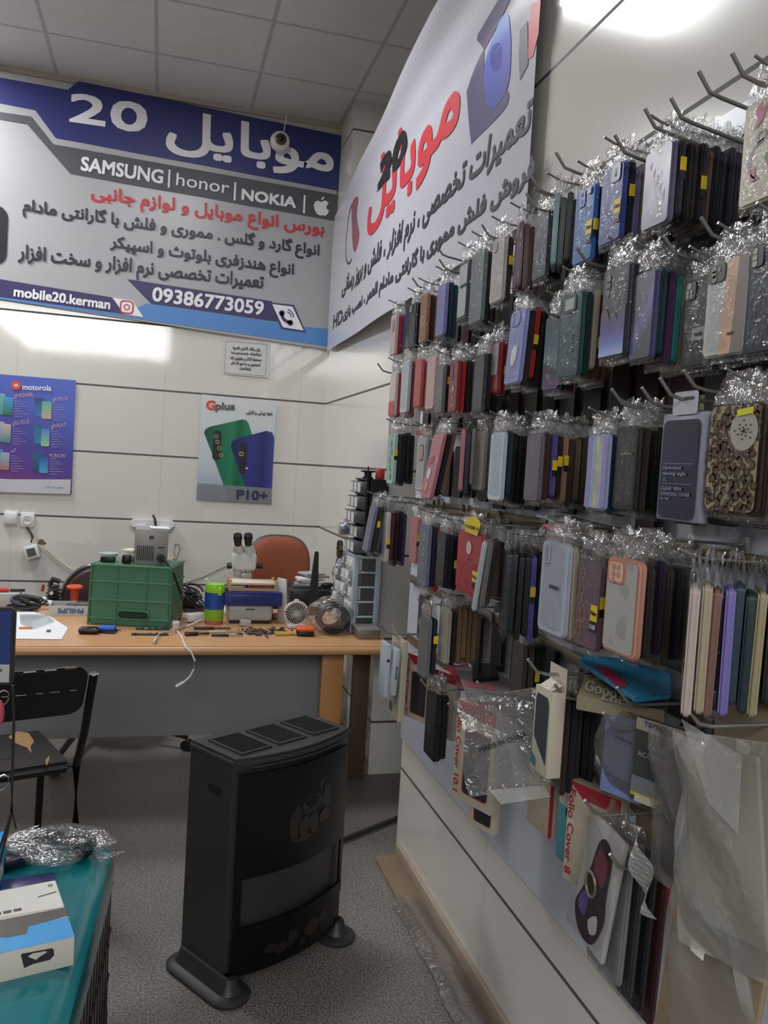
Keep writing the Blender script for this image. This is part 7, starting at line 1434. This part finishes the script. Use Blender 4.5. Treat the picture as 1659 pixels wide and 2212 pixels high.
# white window box with hang tab
b = hbox('white_case_box', 'white box with dark window and torn hang tab in the lower row', 'box', 1175, 1487, 1668, .74, .42, .030, '#c0b8a6', .45); lon(b, lambda mb, p, w, h: p.poly(mb, [(-.3 * w, .42 * h), (.3 * w, .42 * h), (.4 * w, .34 * h), (.4 * w, -.36 * h), (-.1 * w, -.2 * h), (-.38 * w, -.1 * h), (-.38 * w, .36 * h)], M('#3c4048', .2), .0008, True), 'window', 'dark window'); lon(b, lambda mb, p, w, h: p.poly(mb, [(-.49 * w, -.3 * h), (-.2 * w, -.36 * h), (-.2 * w, -.47 * h), (-.49 * w, -.42 * h)], M('#3f6a80', .4), .0008, True), 'blue_corner', 'blue printed corner')
root, w, h, t = b; mb = MB(); mb.box((t - .001, -.0, .022), (.0016, w * .95, .046), M('#c8c0b0', .5)); lchild(mb, 'hang_tab', root); mb = MB(); mb.quad([(0, w * .3, 0.001), (0, -w * .4, 0.001), (t * .8, -w * .4, .012), (t * .8, w * .3, .016)], M('#cdc6b8', .5)); lchild(mb, 'open_flap', root)
hook(b[0].location.y, b[0].location.z + .028, .715, 'metal hook through the torn tab of the white window box')
# things lying across the hooks
def slabq(name, label, cat, px, z, th, mat, bev=.002):
    pts = [onz(x, y, z) for x, y in px]; mb = MB(); b = bmesh.new(); A_ = [b.verts.new(p - Vector((0, 0, th))) for p in pts]; B2 = [b.verts.new(p) for p in pts]; n = len(pts)
    b.faces.new(A_); b.faces.new(B2)
    for i in range(n): b.faces.new([A_[i], A_[(i + 1) % n], B2[(i + 1) % n], B2[i]])
    bmesh.ops.recalc_face_normals(b, faces=b.faces)
    if bev: bmesh.ops.bevel(b, geom=list(b.edges), offset=bev, segments=2, affect='EDGES')
    mb._in(b, mat); c = sum(pts, Vector()) / n; t = thing(name, label, cat, c); child(mb, 'body', t); return t, Plane((0, 0, z), (1, 0, 0), (0, 1, 0), (0, 0, 1))
t, pl = slabq('gift_box', 'worn clear-lidded cream box with pale lettering under the blue sleeve', 'box', [(1246, 1502), (1275, 1436), (1448, 1488), (1436, 1536)], 1.165, .026, M('#8c806a', .35, var=.15))
words(t, pl, 'Good', [(1262, 1492), (1330, 1512), (1268, 1470)], M('#b4ac98', .4), .001, .001); words(t, pl, 'Luck', [(1300, 1513), (1368, 1530), (1305, 1500)], M('#b4ac98', .4), .001, .001)
t, pl = slabq('blue_sleeve', 'bright blue flat sleeve with pink rectangle lying across the hooks', 'sleeve', [(1250, 1424), (1262, 1415), (1330, 1420), (1452, 1452), (1450, 1498), (1372, 1506)], 1.20, .010, M('#2a7ca4', .35, var=.06))
mb = MB(); pl.poly(mb, [(1284, 1442), (1312, 1441), (1355, 1477), (1350, 1485), (1334, 1484)], M('#b02a54', .4), .0012); child(mb, 'pink_panel', t, 'pink rounded panel')
for yy in (1.22, 1.40): hook(yy, 1.128, .76, 'support hook under the %s end of the cream gift box' % ('near' if yy < 1.3 else 'far'), 'hooks under the gift box')
t, pl = slabq('flat_folder', 'crimson flat folder at the bottom of the lying stack', 'folder', [(962, 1436), (1010, 1436), (1090, 1515), (1030, 1522)], .985, .008, M('#a81e3c', .4))
t, pl = slabq('flat_folder', 'grey-pink patterned folder lying on top of the crimson one', 'folder', [(984, 1440), (1080, 1440), (1135, 1500), (1105, 1512), (1012, 1506)], 1.0, .010, M('#7c7478', .3, var=.4, scale=45))
mb = MB(); pl.poly(mb, [(1000, 1470), (1068, 1482), (1075, 1492), (1010, 1484)], M('#9a4a54', .4, var=.3, scale=80), .001); child(mb, 'pink_print', t, 'pink print')
t, pl = slabq('black_phone', 'small black phone lying on the grey-pink folder', 'phone', [(1020, 1432), (1070, 1432), (1078, 1462), (1022, 1466)], 1.012, .010, M('#141416', .2))
for yy in (1.86, 2.08): hook(yy, .955, .72, 'support hook under the %s end of the lying folders' % ('near' if yy < 2 else 'far'), 'hooks under the folders')
# curled striped pouch and clear bag
def pillow(root, w, h, d, mat, seed, off=(0, 0, 0), amp=1.0, flat=False, name='bag_film', nu=24, nv=34, twist=0.0):
    rd = random.Random(seed); ph = [(rd.uniform(3, 9), rd.uniform(3, 9), rd.uniform(0, 6)) for _ in range(6)]; mb = MB()
    for sgn in (-1, 1):
        def f(i, j):
            y = (i - .5) * w; z = -j * h; e = (1 - abs(2 * i - 1) ** 3) * (1 - abs(2 * j - 1) ** 4)
            n = sum(math.sin(a * i + b_ * j * 1.5 + c + sgn) for a, b_, c in ph) * .0022 * amp
            n += .0016 * amp * rd.uniform(-1, 1) * (flat)
            return Vector((d / 2 + sgn * (d / 2) * e + n + twist * (i - .5) * j, y + .01 * math.sin(6 * j + seed) , z)) + Vector(off)
        mb.grid(f, nu, nv, mat)
    return lchild(mb, name, root, None, .35, flat)
CRB = film('crisp_bag', '#f2f2f2', .07, .09, .55, .07, 30, .8)
p = onx(1065, 1500, .735); t = thing('crinkled_bag', 'crinkled clear bag with printed lettering hung before the tablet cover boxes', 'bag', p); t.rotation_euler = (R3(-18), R3(10), .95)
h = .21; pillow(t, .19, h, .02, CRB, 3); mb = MB(); face(.19, h).text(mb, 'MADE IN CHINA', [(-.05, -.012), (.06, .006), (-.052, -.002)], BLK, .014, .0003, True); lchild(mb, 'lettering', t)
mb = MB(); mb.quad([(0, .05, -h + .01), (-.002, -.07, -h + .005), (-.004, -.08, -h - .02), (-.002, .03, -h - .022)], MILKY); lchild(mb, 'white_flap', t, 'white torn flap')
hook(p.y - .02, p.z + .005, .70, 'metal hook holding the crinkled clear bag')
p = onx(1125, 1500, .84); t = thing('striped_pouch', 'curled black and white striped pouch left of the white window box', 'pouch', p); mb = MB(); mb.grid(lambda i, j: Vector((-.0 + .03 * math.sin(j * 1.6) + .008 * i, .035 - .09 * i, -.12 * j - .02 * i)), 10, 12, M('#6c7078', .3, var=.7, scale=40)); o = lchild(mb, 'pouch', t); md = o.modifiers.new('thickness', 'SOLIDIFY'); md.thickness = .006
# pale blue phone cover in a dark bag, with accessory card
b = hbox('phone_cover', 'pale periwinkle phone cover in a dark clear pouch, lower right', 'phone case', 1352, 1550, 1722, .80, .58, .010, '#7c8ab8', .35, bevel=.004, lean=.02, yaw=.45, part='shell'); root, w, h, t = b
ltext2 = lambda body, q, m_, n=.0012: (lambda mb: (face(w, h).text(mb, body, [(u * w, v * h) for u, v in q], m_, n, .0002, True), lchild(mb, 'lettering', root)))(MB())
ltext2('SAMSUNG', ((-.2, .22), (.2, .2), (-.2, .25)), M('#4c587c', .4)); lon(b, lambda mb, p, w, h: [p.disc(mb, (-.12 * w, -.32 * h), .055 * w, M('#6a749c', .3), .001, True, 14), p.disc(mb, (.08 * w, -.33 * h), .1 * w, M('#68729a', .3), .001, True, 18), p.poly(mb, [(-.44 * w, -.26 * h), (.44 * w, -.29 * h), (.44 * w, -.284 * h), (-.44 * w, -.254 * h)], M('#4c587c', .4), .001, True)], 'moulded_marks')
o = pillow(root, w * 1.25, h * 1.1, .024, film('dark_pouch_film', '#e2dccf', .03, .04, .22, .1, 14, .4), 5, (-.006, 0, .01), .5)
b = hbox('accessory_card', 'dark grey accessory card with thin white lettering beside the periwinkle cover', 'card', 1424, 1562, 1742, .815, .6, .008, '#3e3e3e', .4, part='card', yaw=.45); root, w, h, t = b
ltext2('FAST', ((-.18, .16), (.2, .15), (-.18, .22)), M('#9a9a98', .4)); ltext2('ACCESSORY', ((-.4, .05), (.42, .03), (-.4, .11)), M('#9a9a98', .4)); ltext2('TECHNO', ((-.3, .42), (.35, .41), (-.3, .48)), M('#34406c', .4), .002)
lon(b, lambda mb, p, w, h: p.poly(mb, [(-.48 * w, .36 * h), (.5 * w, .34 * h), (.5 * w, .5 * h), (-.48 * w, .5 * h)], M('#a09a8c', .5), .0008, True), 'white_header', 'pale header strip'); lon(b, lambda mb, p, w, h: [p.poly(mb, [(-.5 * w, -.4 * h), (.5 * w, -.4 * h), (.5 * w, -.2 * h), (-.5 * w, -.2 * h)], M('#6c7276', .4), .0008, True), p.poly(mb, [(-.5 * w, -.44 * h), (.5 * w, -.44 * h), (.5 * w, -.4 * h), (-.5 * w, -.4 * h)], M('#b8a428', .4), .001, True), p.poly(mb, rrect(w * .7, h * .09, .001, 1, -.05 * w, -.46 * h), M('#b8b09c', .5), .0014, True)], 'printed_foot', 'grey and yellow printed foot')
hook(b[0].location.y + .04, b[0].location.z + .02, .77, 'metal hook above the periwinkle cover and accessory card')
# ring case with purple art and the flat cases behind it
b = hbox('ring_case', 'white case with purple pattern and metal ring, hanging slanted near the tile', 'phone case', 1312, 1785, 2055, .795, .50, .011, '#a3a2a0', .35, bevel=.004, lean=.05, part='shell'); root, w, h, t = b; root.rotation_euler = (R3(7), .05, 0)
lon(b, lambda mb, p, w, h: [p.poly(mb, smooth([(-.1 * w, .34 * h), (.1 * w, .4 * h), (.3 * w, .3 * h), (.34 * w, .0), (.4 * w, -.2 * h), (.2 * w, -.44 * h), (-.2 * w, -.46 * h), (-.44 * w, -.3 * h), (-.3 * w, -.1 * h), (-.2 * w, .1 * h)]), M('#33262e', .4, var=.3, scale=30), .0008, True), p.poly(mb, smooth([(-.05 * w, .3 * h), (.22 * w, .24 * h), (.2 * w, .04 * h), (-.1 * w, .1 * h)]), M('#6c3440', .4, var=.4, scale=60), .0012, True), p.poly(mb, smooth([(-.3 * w, -.16 * h), (-.1 * w, -.1 * h), (-.12 * w, -.3 * h), (-.34 * w, -.28 * h)]), M('#584a7c', .4, var=.3, scale=60), .0012, True), p.poly(mb, smooth([(.0 * w, -.3 * h), (.2 * w, -.2 * h), (.26 * w, -.32 * h), (.1 * w, -.38 * h)]), M('#b8b0b0', .4), .0014, True)], 'purple_pattern', 'purple and black printed pattern')
mb = MB(); rc_ = Vector((-.004, .01, -h * .52)); mb.tube([rc_ + Vector((-.003 * math.sin(k * .3927), .017 * math.cos(k * .3927), .024 * math.sin(k * .3927))) for k in range(16)], .0028, M('#b8a894', .25, .7), 8, True); lchild(mb, 'finger_ring', root, 'metal finger ring'); mb = MB(); face(w, h).disc(mb, (-.01, -.02 * h), .016, M('#2a2420', .3), .0018, True); lchild(mb, 'ring_base', root)
pillow(root, w * 1.15, h * 1.12, .02, BAG, 21, (-.005, 0, .02), .5)
base = root.location.copy()
for k, (c, nm) in enumerate((('#7a7a7a', 'smoke grey'), ('#3a3a3c', 'charcoal'), ('#26262a', 'black'), ('#4c2a2a', 'wine'))):
    case(base + Vector((.016 + .018 * k, -.008 * k, -.018 - .02 * k)), w * .95, round(h * 1.08, 2), .011, M(c, .35), '%s case, %s behind the purple ring case' % (nm, ORD[k + 1]), 'flat cases behind the ring case', .03, 0, True, False, k)
hook(base.y, base.z + .02, .76, 'metal hook holding the purple ring case'); hook(base.y - .06, base.z - .05, .78, 'metal hook poking out right of the purple ring case')
p = onx(1372, 1790, .775); t = thing('foil_packet', 'silvery crumpled foil strip dangling beside the purple ring case', 'packet', p); mb = MB(); mb.grid(lambda i, j: Vector((.012 * math.sin(9 * j + 4 * i), .02 - .04 * i - .05 * j, -.115 * j)), 4, 14, M('#a8a8a6', .25, .6, bump=.5, bscale=80)); lchild(mb, 'foil', t, None, None, True)
b = hbox('tablet_cover_box', 'cream and red box edge slanting behind the foil strip', 'box', 1400, 1770, 1945, .87, .6, .03, '#8c7c62', .5, yaw=-.1); sdo(b, lambda mb, p, w, h: p.poly(mb, rrect(w * .96, h * .3, .001, 1, 0, -.3 * h), REDP, .0006, True), 'red_edge', 'red printed edge')
# large milky bags and tablet sleeves on the right
BEIGE = M('#8c7a60', .35, var=.06, scale=6); 
b = hbox('tablet_sleeve', 'large beige tablet sleeve at the lower right corner', 'sleeve', 1560, 1940, 2330, .80, .72, .010, '#93805f', .35, lean=.10, mat=BEIGE, bevel=.004, part='sleeve'); root, w, h, t = b; pillow(root, w * 1.06, h * 1.03, .02, film('beige_film', '#e6dcc8', .2, .05, .3, .2, 15, .4), 31, (-.006, 0, .012), .6); lon(b, lambda mb, p, w, h: p.poly(mb, rrect(.03, .016, .002, 2, -.05 * w, .2 * h), PAPER, .018, True), 'price_tag', 'white price tag')
b = hbox('tablet_sleeve', 'large beige tablet sleeve behind the cloudy bag at the right edge', 'sleeve', 1640, 1470, 1850, .86, .68, .012, '#8c7a64', .4, mat=M('#8c7c68', .4, var=.05), bevel=.004, part='sleeve'); lon(b, lambda mb, p, w, h: p.poly(mb, rrect(.03, .018, .002, 2, -.1 * w, .10 * h), PAPER, .002, True), 'price_tag', 'white price tag'); lon(b, lambda mb, p, w, h: p.poly(mb, rrect(.018, .012, .002, 2, -.3 * w, -.1 * h), PAPER, .002, True), 'price_tag', 'white price tag')
hook(b[0].location.y, b[0].location.z + .01, .80, 'metal hook at the right edge holding the beige sleeves')
p = onx(1535, 1590, .765); t = thing('cloudy_bag', 'big cloudy clear bag with a pale case inside, right side of the display', 'bag', p); t.rotation_euler = (R3(-14), .04, 0)
pillow(t, .21, .30, .03, film('cloudy_film', '#e8e4dc', .20, .06, .4, .10, 16, .6), 41, (0, 0, 0), 1.2, nu=26, nv=40); mb = MB(); mb.box((.016, 0, -.14), (.008, .15, .24), M('#a8a294', .4), bev=.003); lchild(mb, 'pale_case', t)
mb = MB(); mb.quad([(-.004, .06, .02), (-.006, -.07, -.02), (-.010, -.06, -.12), (-.008, .0, -.09)], MILKY); lchild(mb, 'white_label_flap', t, 'milky white flap with slot')
hook(p.y, p.z + .014, .735, 'metal hook holding the big cloudy bag')
p = onx(1440, 1580, .80); t = thing('smoky_bag', 'smoky clear bag of dark cases between accessory card and cloudy bag', 'bag', p); t.rotation_euler = (R3(-4), 0, 0); mb = MB(); mb.box((.014, -.01, -.13), (.012, .06, .2), M('#55545a', .4), bev=.004); lchild(mb, 'grey_case', t); pillow(t, .11, .25, .028, film('smoky_film', '#dedad2', .10, .06, .35, .1, 18, .6), 51)
p = onx(1560, 1930, .775); t = thing('torn_strip', 'torn beige plastic strip hanging in front of the large beige sleeve', 'strip', p); mb = MB(); mb.grid(lambda i, j: Vector((-.006 + .006 * math.sin(5 * j), .02 - .035 * i - .09 * j, -.12 * j - .01 * i)), 4, 12, film('strip_film', '#b8a890', .3, .06, .3, .2, 15, .4)); lchild(mb, 'film', t, None, None)
# things lying on the fourth rail
p = onx(1215, 1142, .84); t = thing('pink_band', 'bright pink flat strap lying on the hooks above the silver-blue case', 'strap', p); mb = MB(); mb.box((0, -.01, 0), (.05, .12, .012), M('#c02a5c', .4), bev=.005); lchild(mb, 'strap', t)
p = onx(1225, 1125, .87); t = thing('grey_cover', 'grey-white flat case lying across the hooks above the pink strap', 'phone case', p); mb = MB(); mb.box((0, -.03, .0), (.09, .19, .008), M('#8c8e92', .3, var=.2), rot=(R3(3), 0, 0), bev=.003); lchild(mb, 'shell', t)
